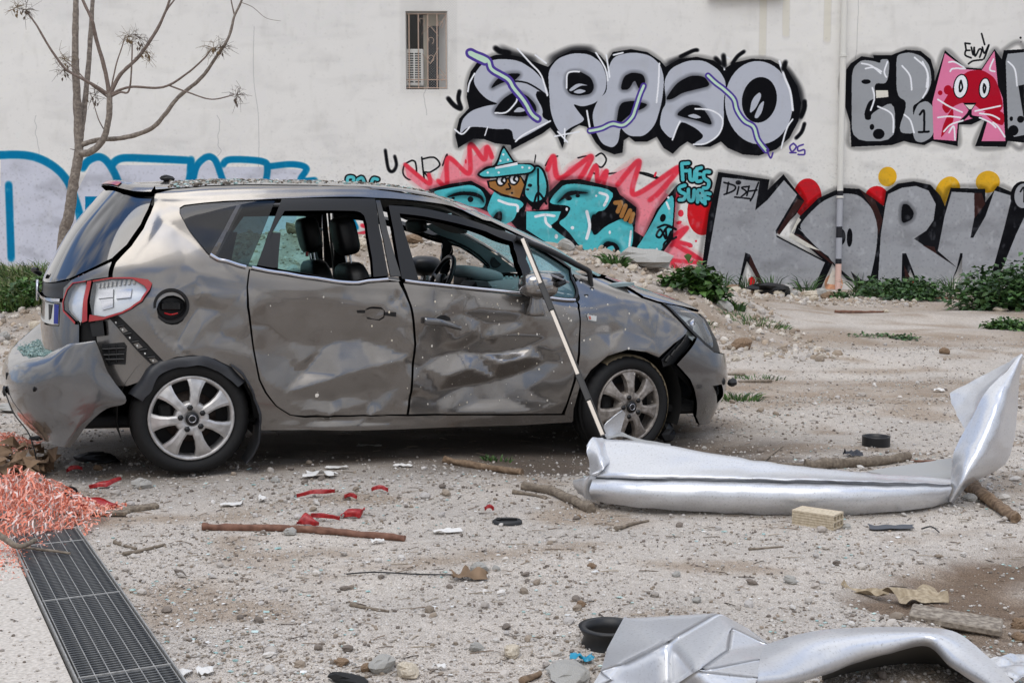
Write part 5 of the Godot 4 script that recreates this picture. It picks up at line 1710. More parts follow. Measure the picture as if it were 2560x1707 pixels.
	var rcup := panel("handle_cup", car, paint, [[6.93, 3.10, 6.99, 3.16, 7.06, 3.15, 7.09, 3.03, 7.09, 2.82, 7.05, 2.74, 6.95, 2.77, 6.92, 2.88]], {"out": -0.018, "dv": 0.03, "du": 0.015})
	panel("cup_shade", rcup, mats.inner, [[6.925, 3.0, 6.98, 3.15, 7.06, 3.14, 7.085, 3.05, 7.06, 3.08, 6.98, 3.08]], {"out": -0.012, "dv": 0.03, "du": 0.015, "skirt": 0.0})
	panel("handle_slot", car, mats.black, [[6.855, 3.0, 6.925, 3.01, 6.925, 2.92, 6.86, 2.92]], {"out": 0.002, "dv": 0.04, "du": 0.02, "skirt": 0.0})
	panel("handle_slot", car, mats.black, [[7.09, 2.98, 7.185, 3.0, 7.185, 2.86, 7.09, 2.88]], {"out": 0.002, "dv": 0.04, "du": 0.02, "skirt": 0.0})
	# fuel filler: ring, pot, cap
	var pot := panel("fuel_filler", car, mats.black, [SKIN.quarter_panel[1]], {"out": -0.05, "skirt": 0.0})
	var fc := skin(4.65, 3.02, 0.0, true)
	var fx := Transform3D(Basis(Vector3.UP, -0.03), fc)
	st = begin()
	lathe(st, fx, [Vector2(0.094, -0.05), Vector2(0.094, 0.004), Vector2(0.080, 0.004), Vector2(0.072, -0.012), Vector2(0.072, -0.05)], 36, false)
	put("filler_ring", done(st), mats.trim, pot)
	put("filler_cap", box_mesh(Vector3(0.11, 0.045, 0.03), 0.008), mats.trim, pot).position = fc + Vector3(0, -0.004, -0.028)
	for k in 12:
		put("cap_rib", box_mesh(Vector3(0.018, 0.006, 0.006)), mats.inner, pot).transform = at(fc + Vector3(-0.03 + 0.02 * (k % 4), -0.012 + 0.013 * (k / 4), -0.011), Vector3(0, 0, 0.5 if k % 2 else -0.5))
	put("red_seal", tube_mesh([fc + Vector3(-0.035, -0.04, -0.018), fc + Vector3(0, -0.048, -0.016), fc + Vector3(0.035, -0.04, -0.018)], 0.005, 0.005, 5), mats.red_plastic, pot)
	# ---- tail lights
	both("tail_light", mats.lens, [[3.12, 4.47, 3.56, 4.49, 4.00, 4.39, 4.24, 4.26, 4.30, 4.11, 4.26, 3.81, 4.13, 3.27, 3.93, 3.05, 3.77, 2.94, 3.36, 2.82, 3.10, 2.86, 3.04, 3.3, 3.06, 4.08]], {"out": 0.022, "dented": false, "skirt": 0.03})
	var back := both("tail_light_reflector", plain_mat(Color(0.88, 0.89, 0.90), 0.25, 0.6), [[3.10, 4.45, 3.56, 4.47, 4.00, 4.37, 4.22, 4.24, 4.27, 4.09, 4.23, 3.81, 4.10, 3.29, 3.93, 3.07, 3.77, 2.96, 3.36, 2.84, 3.05, 2.90]], {"out": -0.02, "dented": false, "skirt": 0.0})
	for s in [[3.25, 3.55, 3.55, 3.55, 3.55, 3.1, 3.3, 3.02], [3.62, 4.02, 3.95, 3.98, 3.92, 3.5, 3.62, 3.5], [3.2, 4.05, 3.55, 4.05, 3.55, 3.62, 3.2, 3.62]]:
		panel("lamp_cell", back, mats.chrome, [s], {"out": -0.006, "dented": false, "du": 0.05, "dv": 0.05})
	for k in 9:
		panel("lamp_rib", back, mats.white_paint, [[3.2 + 0.1 * k, 4.40, 3.25 + 0.1 * k, 4.40, 3.22 + 0.1 * k, 4.18, 3.17 + 0.1 * k, 4.18]], {"out": -0.002, "dented": false, "skirt": 0.01})
	both("tail_light_rim", mats.red_lens, [[3.10, 4.52, 3.56, 4.53, 4.00, 4.43, 4.27, 4.29, 4.335, 4.11, 4.29, 3.79, 4.15, 3.23, 3.95, 3.0, 3.77, 2.89, 3.36, 2.76, 3.02, 2.72, 3.04, 2.90, 3.38, 2.82, 3.76, 2.935, 3.93, 3.05, 4.115, 3.27, 4.245, 3.8, 4.20, 4.02, 4.0, 4.36, 3.56, 4.475, 3.12, 4.46]], {"out": 0.026, "dented": false, "skirt": 0.03})
	both("tail_light_band", mats.red_lens, [[2.96, 4.52, 3.08, 4.52, 3.02, 4.0, 2.98, 3.4, 2.98, 2.74, 2.83, 2.70, 2.86, 3.4, 2.90, 4.0]], {"out": 0.026, "dented": false, "skirt": 0.03})
	both("tail_light", mats.lens, [[2.90, 4.5, 2.85, 3.88, 2.81, 3.17, 2.76, 2.74, 2.62, 2.75, 2.21, 3.06, 2.18, 3.38, 2.32, 4.12, 2.51, 4.46]], {"out": 0.018, "dented": false, "skirt": 0.03})
	both("tail_light_reflector", plain_mat(Color(0.86, 0.87, 0.88), 0.25, 0.6), [[2.90, 4.5, 2.85, 3.88, 2.81, 3.17, 2.76, 2.74, 2.62, 2.75, 2.21, 3.06, 2.18, 3.38, 2.32, 4.12, 2.51, 4.46]], {"out": -0.012, "dented": false, "skirt": 0.0})
	both("tail_light_rim", mats.red_lens, [[2.92, 4.56, 2.48, 4.53, 2.26, 4.15, 2.13, 3.38, 2.16, 3.0, 2.6, 2.66, 2.61, 2.72, 2.195, 3.04, 2.17, 3.38, 2.30, 4.12, 2.50, 4.48, 2.90, 4.52]], {"out": 0.022, "dented": false, "skirt": 0.03})
	# ---- laid bare by the lost bumper
	panel("inner_quarter", car, paint, [[2.9, 2.76, 3.60, 2.88, 4.56, 1.90, 4.60, 1.6, 3.86, 1.30, 3.4, 1.3, 3.0, 1.75, 2.6, 2.2]], {"out": -0.035, "dented": false})
	panel("inner_quarter", car, mats.inner, [[2.62, 2.74, 3.05, 2.78, 3.1, 2.3, 3.2, 1.8, 2.9, 1.5, 2.5, 1.9]], {"out": -0.028, "dented": false})
	var vent := panel("air_vent", car, mats.black, [[3.26, 2.24, 3.77, 2.27, 3.83, 2.2, 3.81, 1.80, 3.41, 1.80, 3.28, 2.0]], {"out": -0.022, "dented": false})
	for s in [[3.3, 2.13, 3.8, 2.16], [3.33, 2.0, 3.79, 2.03], [3.38, 1.9, 3.79, 1.92]]:
		put("vent_slat", tube_mesh([skin(s[0], s[1], -0.012, false), skin(s[2], s[3], -0.012, false)], 0.007, 0.007, 5), mats.trim, vent)
	for u in [3.45, 3.62]:
		put("vent_slat", tube_mesh([skin(u, 2.22, -0.014, false), skin(u, 1.84, -0.014, false)], 0.006, 0.006, 5), mats.trim, vent)
	var ladder := panel("bumper_bracket", car, mats.black, [[3.42, 2.83, 3.62, 2.88, 4.52, 1.92, 4.30, 1.82]], {"out": -0.016, "dented": false})
	panel("bracket_block", car, mats.black, [[3.02, 2.68, 3.34, 2.74, 3.38, 2.42, 3.08, 2.4]], {"out": 0.012, "dented": false, "skirt": 0.05})
	for k in 6:
		var t := 0.08 + 0.165 * k
		var a := lerpf(3.45, 4.33, t)
		var c := lerpf(2.80, 1.84, t)
		panel("bracket_window", ladder, paint if k % 2 else mats.trim, [[a + 0.02, c, a + 0.12, c + 0.02, a + 0.20, c - 0.07, a + 0.10, c - 0.1]], {"out": -0.012, "dented": false, "skirt": 0.0})
		put("bracket_rib", tube_mesh([skin(a, c + 0.03, -0.002, false), skin(a + 0.13, c + 0.05, -0.002, false)], 0.007, 0.007, 5), mats.trim, ladder)
		put("bracket_screw", rock_mesh(6, Vector3(0.012, 0.012, 0.01)), mats.white_paint, ladder).position = skin(a + 0.1, c - 0.04, -0.004, false)
	build_shell()
	build_bumper()
	build_cabin()
	build_wheels()
	build_mirror()
	# dried mud flecks on the doors
	var flecks := []
	for i in 130:
		var fu := rng.randf_range(6.1, 10.3) if i < 40 else rng.randf_range(7.3, 9.2)
		var p := skin(fu, rng.randf_range(0.6, 4.4), 0.001, true)
		var fs := 0.004 + 0.016 * pow(rng.randf(), 4)
		if fs > 0.014:
			fs *= 0.7
		flecks.append(Transform3D(Basis.from_euler(Vector3(0, 0, rng.randf() * TAU)).scaled(Vector3(fs, fs * 1.3, 0.003)), p))
	flecks.append(Transform3D(Basis().scaled(Vector3(0.024, 0.03, 0.004)), skin(6.55, 1.0, 0.001, true)))
	scatter("mud_flecks", rock_mesh(9, Vector3.ONE, 0.3, 4, 7), flecks, [lin(0.6, 0.54, 0.43), lin(0.7, 0.66, 0.58)], 0.95, car)
	# aerial stub and grit on the roof
	put("aerial", rock_mesh(8, Vector3(0.10, 0.05, 0.05)), mats.black, car).position = Vector3(-0.05, 1.63, 0.0)


func waist(u: float) -> float:
	var k := [[5.2, 5.30], [5.5, 5.10], [5.9, 4.97], [6.2, 4.88], [6.5, 4.77], [6.75, 4.66], [6.85, 4.70], [7.0, 4.90], [7.15, 5.0], [7.4, 4.97], [7.9, 4.95], [8.4, 4.96], [9.0, 4.87]]
	for i in k.size() - 1:
		if u <= k[i + 1][0]:
			return lerpf(k[i][1], k[i + 1][1], smoothstep(k[i][0], k[i + 1][0], u))
	return 4.87


func handle_mesh(a: Vector3, b: Vector3, c: Vector3) -> ArrayMesh:
	var st := begin()
	st.set_smooth_group(0)
	var path := smooth_path([a, b, c], 6)
	var rings := []
	for i in path.size():
		var t := float(i) / (path.size() - 1)
		var hgt := 0.021 if t < 0.35 else lerpf(0.021, 0.012, (t - 0.35) / 0.65)
		var ring := []
		for k in 10:
			var an := TAU * k / 10
			ring.append(path[i] + Vector3(0, sign(sin(an)) * pow(absf(sin(an)), 0.6) * hgt, cos(an) * 0.012))
		rings.append(ring)
	for i in rings.size() - 1:
		for k in 10:
			quad(st, rings[i][k], rings[i + 1][k], rings[i + 1][(k + 1) % 10], rings[i][(k + 1) % 10])
	for e in [0, rings.size() - 1]:
		for k in range(1, 9):
			tri(st, rings[e][0], rings[e][k], rings[e][k + 1])
	return done(st)


func build_shell() -> void:
	# dark inner shell below the waist, with room for the wheels; roof lining; floor
	var body := [3.0, 4.9, 3.3, 1.6, 4.0, 1.5, 4.45, 2.1, 5.0, 2.2, 5.45, 2.1, 5.75, 1.7, 5.95, 0.9, 6.0, 0.3, 9.0, 0.3, 9.05, 1.3, 9.3, 2.0, 9.65, 2.35, 9.95, 2.3, 10.35, 1.9, 10.9, 1.0, 11.2, 0.6, 11.3, 3.2, 10.6, 4.0, 10.4, 4.9]
	both("inner_shell", mats.inner, [body], {"out": -0.075, "skirt": 0.0, "dented": false, "du": 0.15, "dv": 0.2}, {"out": -0.06, "skirt": 0.0})
	both("roof_lining", plain_mat(lin(0.10, 0.098, 0.09), 0.9), [[3.4, 6.98, 5.8, 6.98, 7.0, 7.0, 8.8, 7.05, 10.2, 7.1, 11.0, 7.3, 14, 7.35, 14, 8.99, 0, 8.99, 0, 7.3, 2.5, 7.2]], {"out": -0.04, "skirt": 0.0, "dented": false, "du": 0.15, "dv": 0.15}, {"out": -0.04, "skirt": 0.0})
	var st := begin()
	box(st, at(Vector3(1.35, 0.27, 0)), Vector3(3.9, 0.06, 1.44), 0.02)
	put("floor_pan", done(st), mats.inner, car)
	# wheel housings
	for p in [Vector3(0, 0.33, 0.62), Vector3(0, 0.33, -0.62), Vector3(2.644, 0.33, 0.60), Vector3(2.644, 0.33, -0.60)]:
		st = begin()
		for k in 14:
			var a := PI * (-0.12 + 1.24 * k / 14.0)
			var b := PI * (-0.12 + 1.24 * (k + 1) / 14.0)
			var r := 0.385
			var z := 0.23
			var o := -0.22
			quad(st, p + Vector3(r * cos(a), r * sin(a), z if p.z > 0 else -z), p + Vector3(r * cos(b), r * sin(b), z if p.z > 0 else -z), p + Vector3(r * cos(b), r * sin(b), o if p.z > 0 else -o), p + Vector3(r * cos(a), r * sin(a), o if p.z > 0 else -o))
			tri(st, p + Vector3(0, 0, o if p.z > 0 else -o), p + Vector3(r * cos(a), r * sin(a), o if p.z > 0 else -o), p + Vector3(r * cos(b), r * sin(b), o if p.z > 0 else -o))
		put("wheel_housing", done(st), mats.inner, car)
	# rear bulkhead and luggage floor, so that one does not see through under the tail
	put("luggage_floor", box_mesh(Vector3(0.62, 0.05, 1.2), 0.01), mats.inner, car).position = Vector3(-0.35, 0.42, 0)
	put("rear_beam", box_mesh(Vector3(0.06, 0.14, 1.15), 0.01), mats.inner, car).position = Vector3(-0.66, 0.50, 0)
	# things that hang down behind the nose and under the tail
	put("splash_liner", rock_mesh(12, Vector3(0.14, 0.30, 0.12)), mats.black, car).position = Vector3(3.05, 0.30, 0.60)
	put("hanging_wiring", rock_mesh(13, Vector3(0.15, 0.15, 0.14), 0.9), mats.black, car).position = Vector3(3.02, 0.11, 0.66)
	put("exhaust", tube_mesh([Vector3(0.6, 0.2, -0.3), Vector3(-0.3, 0.22, -0.35), Vector3(-0.75, 0.22, -0.4)], 0.04, 0.05, 10), mats.rubber, car)
	# torn wheel arch liner draped over the rear wheel
	var liner := plain_mat(Color(0.15, 0.155, 0.17), 0.45)
	var rows := []
	for e in [[0.35, 0.66], [0.358, 0.80], [0.345, 0.885], [0.288, 0.905]]:
		var row := []
		for k in 9:
			var a := lerpf(2.75, 0.62, k / 8.0)
			var r: float = e[0] + 0.006 * sin(k * 2.3 + e[1] * 9.0) - (0.02 if k < 2 else 0.0)
			row.append(Vector3(cos(a) * r * 1.02, 0.31 + sin(a) * r, e[1] + 0.006 * sin(k * 1.7)))
		rows.append(row)
	put("arch_liner", sheet_mesh(rows, 4, 4, 0.005, 0.008), liner, car)
	rows = []
	for e in [[0.352, 0.70], [0.356, 0.90], [0.345, 0.93]]:
		var row := []
		for k in 8:
			var a := lerpf(0.95, -0.72, k / 7.0)
			var r: float = e[0] + 0.035 * smoothstep(0.3, 1.0, k / 7.0) + 0.006 * sin(k * 2.1)
			row.append(Vector3(cos(a) * r, 0.31 + sin(a) * r, e[1]))
		rows.append(row)
	put("arch_liner", sheet_mesh(rows, 4, 4, 0.005, 0.012), liner, car)


func build_bumper() -> void:
	# the rear bumper skin, hanging off the tail
	var rows := [
		[Vector3(-0.5, 0.726, 0.935), Vector3(-0.6, 0.722, 0.9), Vector3(-0.665, 0.69, 0.8), Vector3(-0.72, 0.64, 0.6), Vector3(-0.75, 0.63, 0.25), Vector3(-0.75, 0.64, -0.25), Vector3(-0.73, 0.7, -0.7), Vector3(-0.66, 0.76, -0.93)],
		[Vector3(-0.495, 0.725, 0.945), Vector3(-0.61, 0.7, 0.915), Vector3(-0.72, 0.63, 0.84), Vector3(-0.845, 0.6, 0.62), Vector3(-0.9, 0.59, 0.25), Vector3(-0.9, 0.6, -0.25), Vector3(-0.84, 0.64, -0.72), Vector3(-0.72, 0.72, -0.96)],
		[Vector3(-0.44, 0.575, 0.95), Vector3(-0.56, 0.58, 0.95), Vector3(-0.72, 0.545, 0.88), Vector3(-0.875, 0.525, 0.65), Vector3(-0.95, 0.52, 0.25), Vector3(-0.95, 0.53, -0.25), Vector3(-0.89, 0.56, -0.75), Vector3(-0.74, 0.62, -0.98)],
		[Vector3(-0.343, 0.42, 0.95), Vector3(-0.5, 0.45, 0.96), Vector3(-0.7, 0.43, 0.89), Vector3(-0.88, 0.42, 0.66), Vector3(-0.96, 0.42, 0.25), Vector3(-0.96, 0.43, -0.25), Vector3(-0.9, 0.47, -0.75), Vector3(-0.74, 0.52, -0.98)],
		[Vector3(-0.443, 0.38, 0.945), Vector3(-0.56, 0.36, 0.945), Vector3(-0.71, 0.33, 0.875), Vector3(-0.85, 0.31, 0.64), Vector3(-0.92, 0.31, 0.25), Vector3(-0.92, 0.32, -0.25), Vector3(-0.86, 0.36, -0.75), Vector3(-0.72, 0.42, -0.97)],
		[Vector3(-0.535, 0.3, 0.935), Vector3(-0.6, 0.28, 0.93), Vector3(-0.7, 0.25, 0.85), Vector3(-0.8, 0.23, 0.62), Vector3(-0.86, 0.23, 0.25), Vector3(-0.86, 0.24, -0.25), Vector3(-0.81, 0.3, -0.73), Vector3(-0.69, 0.37, -0.96)],
		[Vector3(-0.62, 0.172, 0.9), Vector3(-0.66, 0.175, 0.89), Vector3(-0.72, 0.185, 0.81), Vector3(-0.77, 0.19, 0.6), Vector3(-0.82, 0.2, 0.25), Vector3(-0.82, 0.21, -0.25), Vector3(-0.76, 0.26, -0.7), Vector3(-0.66, 0.32, -0.93)],
	]
	var bumper := put("rear_bumper", sheet_mesh(rows, 6, 5, 0.005, 0.004), mats.bumper_paint, car)
	bumper.set_meta("label", "grey rear bumper skin hanging loose from the car's tail")
	var dk := plain_mat(Color(0.02, 0.02, 0.022), 0.6)
	put("sensor_hole", rock_mesh(2, Vector3(0.012, 0.03, 0.03)), dk, bumper).position = Vector3(-0.80, 0.47, 0.80)
	put("tow_cap_slot", box_mesh(Vector3(0.012, 0.04, 0.012), 0.003), dk, bumper).position = Vector3(-0.935, 0.50, 0.42)
	put("tow_cap", rock_mesh(4, Vector3(0.03, 0.06, 0.05)), mats.trim, bumper).position = Vector3(-0.945, 0.42, 0.44)
	put("hanging_wire", tube_mesh([Vector3(-0.945, 0.42, 0.46), Vector3(-0.90, 0.31, 0.54), Vector3(-0.82, 0.2, 0.62), Vector3(-0.78, 0.04, 0.64)], 0.004, 0.004, 5), mats.trim, bumper)
	# glass crumbs on its ledge
	var st := begin()
	st.set_smooth_group(-1)
	for k in 700:
		var t := rng.randf()
		var z := lerpf(0.72, -0.5, t)
		var x := lerpf(-0.70, -0.76, clampf(t * 1.6, 0, 1)) - rng.randf_range(0.0, 0.12) * clampf(0.4 + t * 2, 0, 1)
		var y := 0.642 - 0.30 * maxf(0.0, -0.73 - x) + rng.randf_range(0.0, 0.008)
		box(st, at(Vector3(x, y, z), Vector3(rng.randf() * 3, rng.randf() * 3, rng.randf() * 3)), Vector3(0.014, 0.006, 0.010) * rng.randf_range(0.5, 1.3))
	structure(put("glass_crumbs", done(st), plain_mat(Color(0.50, 0.60, 0.58), 0.15), bumper), "stuff")


func cushion(size: Vector3, bulge := 0.35, n := 10) -> ArrayMesh:
	# a rounded block: a cube blown towards a superellipsoid
	var st := begin()
	st.set_smooth_group(0)
	var f := func(a: float, b: float):
		var ca := cos(a)
		var sa := sin(a)
		var cb := cos(b)
		var sb := sin(b)
		var w := func(x): return sign(x) * pow(absf(x), bulge)
		return Vector3(w.call(ca) * w.call(cb) * size.x, w.call(sa) * size.y, w.call(ca) * w.call(sb) * size.z) / 2
	for i in n:
		for j in n * 2:
			var a0 := PI * (float(i) / n - 0.5)
			var a1 := PI * (float(i + 1) / n - 0.5)
			var b0 := PI * j / n
			var b1 := PI * (j + 1) / n
			if i > 0:
				tri(st, f.call(a0, b0), f.call(a1, b1), f.call(a0, b1))
			if i < n - 1:
				tri(st, f.call(a0, b0), f.call(a1, b0), f.call(a1, b1))
	return done(st)


func build_cabin() -> void:
	for s in [[1.05, 0.37], [0.99, -0.37]]:
		var x: float = s[0]
		var z: float = s[1]
		var seat := put("front_seat", cushion(Vector3(0.15, 0.62, 0.50), 0.45), mats.seat, car)
		seat.position = Vector3(x, 0.86, z)
		seat.rotation.z = 0.25
		put("seat_cushion", cushion(Vector3(0.52, 0.17, 0.52), 0.45), mats.seat, seat).transform = Transform3D(Basis(Vector3(0, 0, 1), -0.25), Vector3(0.18, -0.38, 0))
		var hr := put("headrest", cushion(Vector3(0.13, 0.235, 0.27), 0.5), mats.seat, seat)
		hr.position = Vector3(0.015, 0.47, 0)
		for e in [-0.06, 0.06]:
			put("headrest_post", tube_mesh([Vector3(0, 0.28, e), Vector3(0.01, 0.40, e)], 0.007, 0.007, 6), mats.chrome, seat)
	for z in [0.36, 0.0, -0.36]:
		var r := put("rear_seat", cushion(Vector3(0.16, 0.60, 0.38 if z != 0.0 else 0.30), 0.45), mats.seat, car)
		r.position = Vector3(0.18, 0.82, z)
		r.rotation.z = 0.3
	# dashboard with binnacle, vents, column and wheel
	var rows := []
	for p in [[1.90, 0.78], [1.95, 0.97], [2.08, 1.035], [2.35, 1.055], [2.66, 1.08]]:
		var row := []
		for z in [-0.74, -0.4, 0.0, 0.4, 0.74]:
			row.append(Vector3(p[0] + (0.05 if absf(z) > 0.5 else 0.0), p[1] + (0.012 if absf(z) < 0.2 else 0.0), z))
		rows.append(row)
	put("dashboard", sheet_mesh(rows, 4, 4, 0.02), mats.dash, car)
	var bin := put("instrument_hood", cushion(Vector3(0.34, 0.10, 0.42), 0.7), mats.dash, car)
	bin.position = Vector3(2.05, 1.085, -0.36)
	bin.rotation.z = -0.14
	put("instruments", cushion(Vector3(0.05, 0.12, 0.32), 0.6), mats.black, car).position = Vector3(1.95, 1.03, -0.36)
	put("centre_stack", box_mesh(Vector3(0.14, 0.34, 0.30), 0.03), mats.black, car).position = Vector3(1.92, 0.88, 0.0)
	var wheel := begin()
	var x := Transform3D(Basis(Vector3(0, 1, 0), PI / 2) * Basis(Vector3(1, 0, 0), 0.42), Vector3(1.79, 1.03, -0.36))
	var ring := PackedVector3Array()
	for k in 33:
		var a := TAU * k / 32
		ring.append(x * Vector3(cos(a) * 0.185, sin(a) * 0.185, 0))
	tube(wheel, ring, 0.017, 0.017, 8, 0.0, false)
	for a in [0.25, PI - 0.25, -PI / 2]:
		tube(wheel, PackedVector3Array([x * Vector3(0, 0, 0.02), x * Vector3(cos(a) * 0.18, sin(a) * 0.18, 0)]), 0.024, 0.016, 6)
	put("steering_wheel", done(wheel), mats.trim, car)
	put("airbag_cover", cushion(Vector3(0.06, 0.12, 0.14), 0.6), mats.trim, car).position = Vector3(1.80, 1.025, -0.36)
	# far pillar lining with its tweeter, seen through the front window
	both("pillar_lining", mats.dash, [[9.7, 6.9, 10.9, 6.95, 11.0, 6.0, 11.02, 5.1, 9.4, 5.1, 9.3, 5.35, 9.95, 5.5, 10.05, 6.0, 9.75, 6.3]], {"out": -0.05, "dented": false, "skirt": 0.0}, {"out": -0.03, "skirt": 0.0})
	var tw := begin()
	var tp := hull(10.4, 5.42)
	lathe(tw, at(Vector3(tp.x - 0.02, tp.y, -tp.z + 0.05), Vector3(0.25, 0.2, 0)), [Vector2(0, 0.008), Vector2(0.03, 0.008), Vector2(0.042, 0.012), Vector2(0.05, 0.0)], 20)
	put("tweeter", done(tw), mats.trim, car)
	# roof console, inner mirror, sun visors
	put("roof_console", box_mesh(Vector3(0.16, 0.05, 0.16), 0.02), mats.inner, car).position = Vector3(1.40, 1.50, 0)
	put("inner_mirror", cushion(Vector3(0.05, 0.08, 0.25), 0.5), mats.black, car).transform = at(Vector3(1.50, 1.395, 0.02), Vector3(0, 0.2, 0.2))
	for z in [0.36, -0.36]:
		put("sun_visor", cushion(Vector3(0.30, 0.03, 0.42), 0.5), plain_mat(lin(0.05, 0.048, 0.043), 0.8), car).transform = at(Vector3(1.80, 1.425, z), Vector3(0, 0, -0.42))
	# pull handle inside the near rear door, belt with its red latch
	put("grab_handle", tube_mesh([Vector3(1.04, 1.36, -0.70), Vector3(1.0, 1.33, -0.66), Vector3(0.99, 1.22, -0.66), Vector3(1.03, 1.12, -0.68), Vector3(1.09, 1.08, -0.72)], 0.014, 0.014, 6), mats.dash, car)
	put("belt_latch", box_mesh(Vector3(0.02, 0.03, 0.02), 0.004), mats.red_plastic, car).position = Vector3(0.80, 1.20, 0.0)
	put("seat_belt", box_mesh(Vector3(0.008, 0.62, 0.045)), mats.black, car).transform = at(Vector3(1.12, 1.2, -0.70), Vector3(0.1, 0, 0.12))
	# glass crumbs strewn over the dashboard
	var st := begin()
	st.set_smooth_group(-1)
	for k in 500:
		var p := Vector3(rng.randf_range(2.0, 2.6), 0, rng.randf_range(-0.6, 0.7))
		p.y = lerpf(1.02, 1.085, smoothstep(2.0, 2.6, p.x))
		box(st, at(p, Vector3(rng.randf() * 3, rng.randf() * 3, 0)), Vector3(0.014, 0.008, 0.011) * rng.randf_range(0.5, 1.5))
	structure(put("glass_crumbs", done(st), plain_mat(Color(0.62, 0.76, 0.76), 0.15), car), "stuff")


func tyre_mesh(r: float, rim: float, wide: float, sink: float) -> ArrayMesh:
	var st := begin()
	var half := wide / 2
	var prof := [Vector2(rim - 0.012, half - 0.03), Vector2(rim + 0.004, half - 0.012), Vector2(rim + 0.018, half), Vector2(rim + 0.045, half + 0.007), Vector2(r - 0.026, half - 0.002), Vector2(r - 0.007, half - 0.020), Vector2(r, half - 0.042), Vector2(r + 0.001, half - 0.060), Vector2(r - 0.007, half - 0.064), Vector2(r - 0.007, half - 0.070), Vector2(r + 0.002, half - 0.074), Vector2(r + 0.002, 0.006), Vector2(r - 0.006, 0.004), Vector2(r - 0.006, -0.004), Vector2(r + 0.002, -0.006), Vector2(r + 0.001, -half + 0.06), Vector2(r - 0.01, -half + 0.02), Vector2(rim + 0.03, -half), Vector2(rim, -half + 0.03)]
	var n := 72
	st.set_smooth_group(0)
	for k in n:
		for i in prof.size() - 1:
			var q := []
			for e in [[k, i], [k + 1, i], [k + 1, i + 1], [k, i + 1]]:
				var a: float = TAU * e[0] / n
				var p: Vector2 = prof[e[1]]
				var rr := p.x
				# blocks on the shoulder
				if e[1] >= 5 and e[1] <= 7 and e[0] % 2 == 0:
					rr -= 0.006
				var v := Vector3(rr * cos(a), rr * sin(a), p.y)
				if v.y < -(r - sink):
					var over := -(r - sink) - v.y
					v.y = -(r - sink) - over * 0.05
					v.z += signf(p.y) * over * 0.5
				q.append(v)
			quad(st, q[0], q[1], q[2], q[3])
	return done(st)


func spoke_mesh(a: float) -> ArrayMesh:
	var st := begin()
	st.set_smooth_group(-1)
	var dir := Vector3(cos(a), sin(a), 0)
	var side := Vector3(-sin(a), cos(a), 0)
	# along: radius, half width, face height, half width of the raised middle
	var k := [[0.050, 0.031, 0.040, 0.012], [0.085, 0.024, 0.044, 0.013], [0.125, 0.024, 0.042, 0.014], [0.165, 0.032, 0.034, 0.018], [0.198, 0.045, 0.022, 0.027], [0.214, 0.058, 0.012, 0.036]]
	for i in k.size() - 1:
		var p: Array = k[i]
		var q: Array = k[i + 1]
		var row := []
		for e in [p, q]:
			row.append([dir * e[0] - side * e[1] + Vector3(0, 0, e[2] - 0.045), dir * e[0] - side * e[1] + Vector3(0, 0, e[2] - 0.007), dir * e[0] - side * e[3] + Vector3(0, 0, e[2]), dir * e[0] + side * e[3] + Vector3(0, 0, e[2]), dir * e[0] + side * e[1] + Vector3(0, 0, e[2] - 0.007), dir * e[0] + side * e[1] + Vector3(0, 0, e[2] - 0.045)])
		for j in 5:
			st.set_smooth_group(j)
			quad(st, row[0][j], row[1][j], row[1][j + 1], row[0][j + 1])
	return done(st)


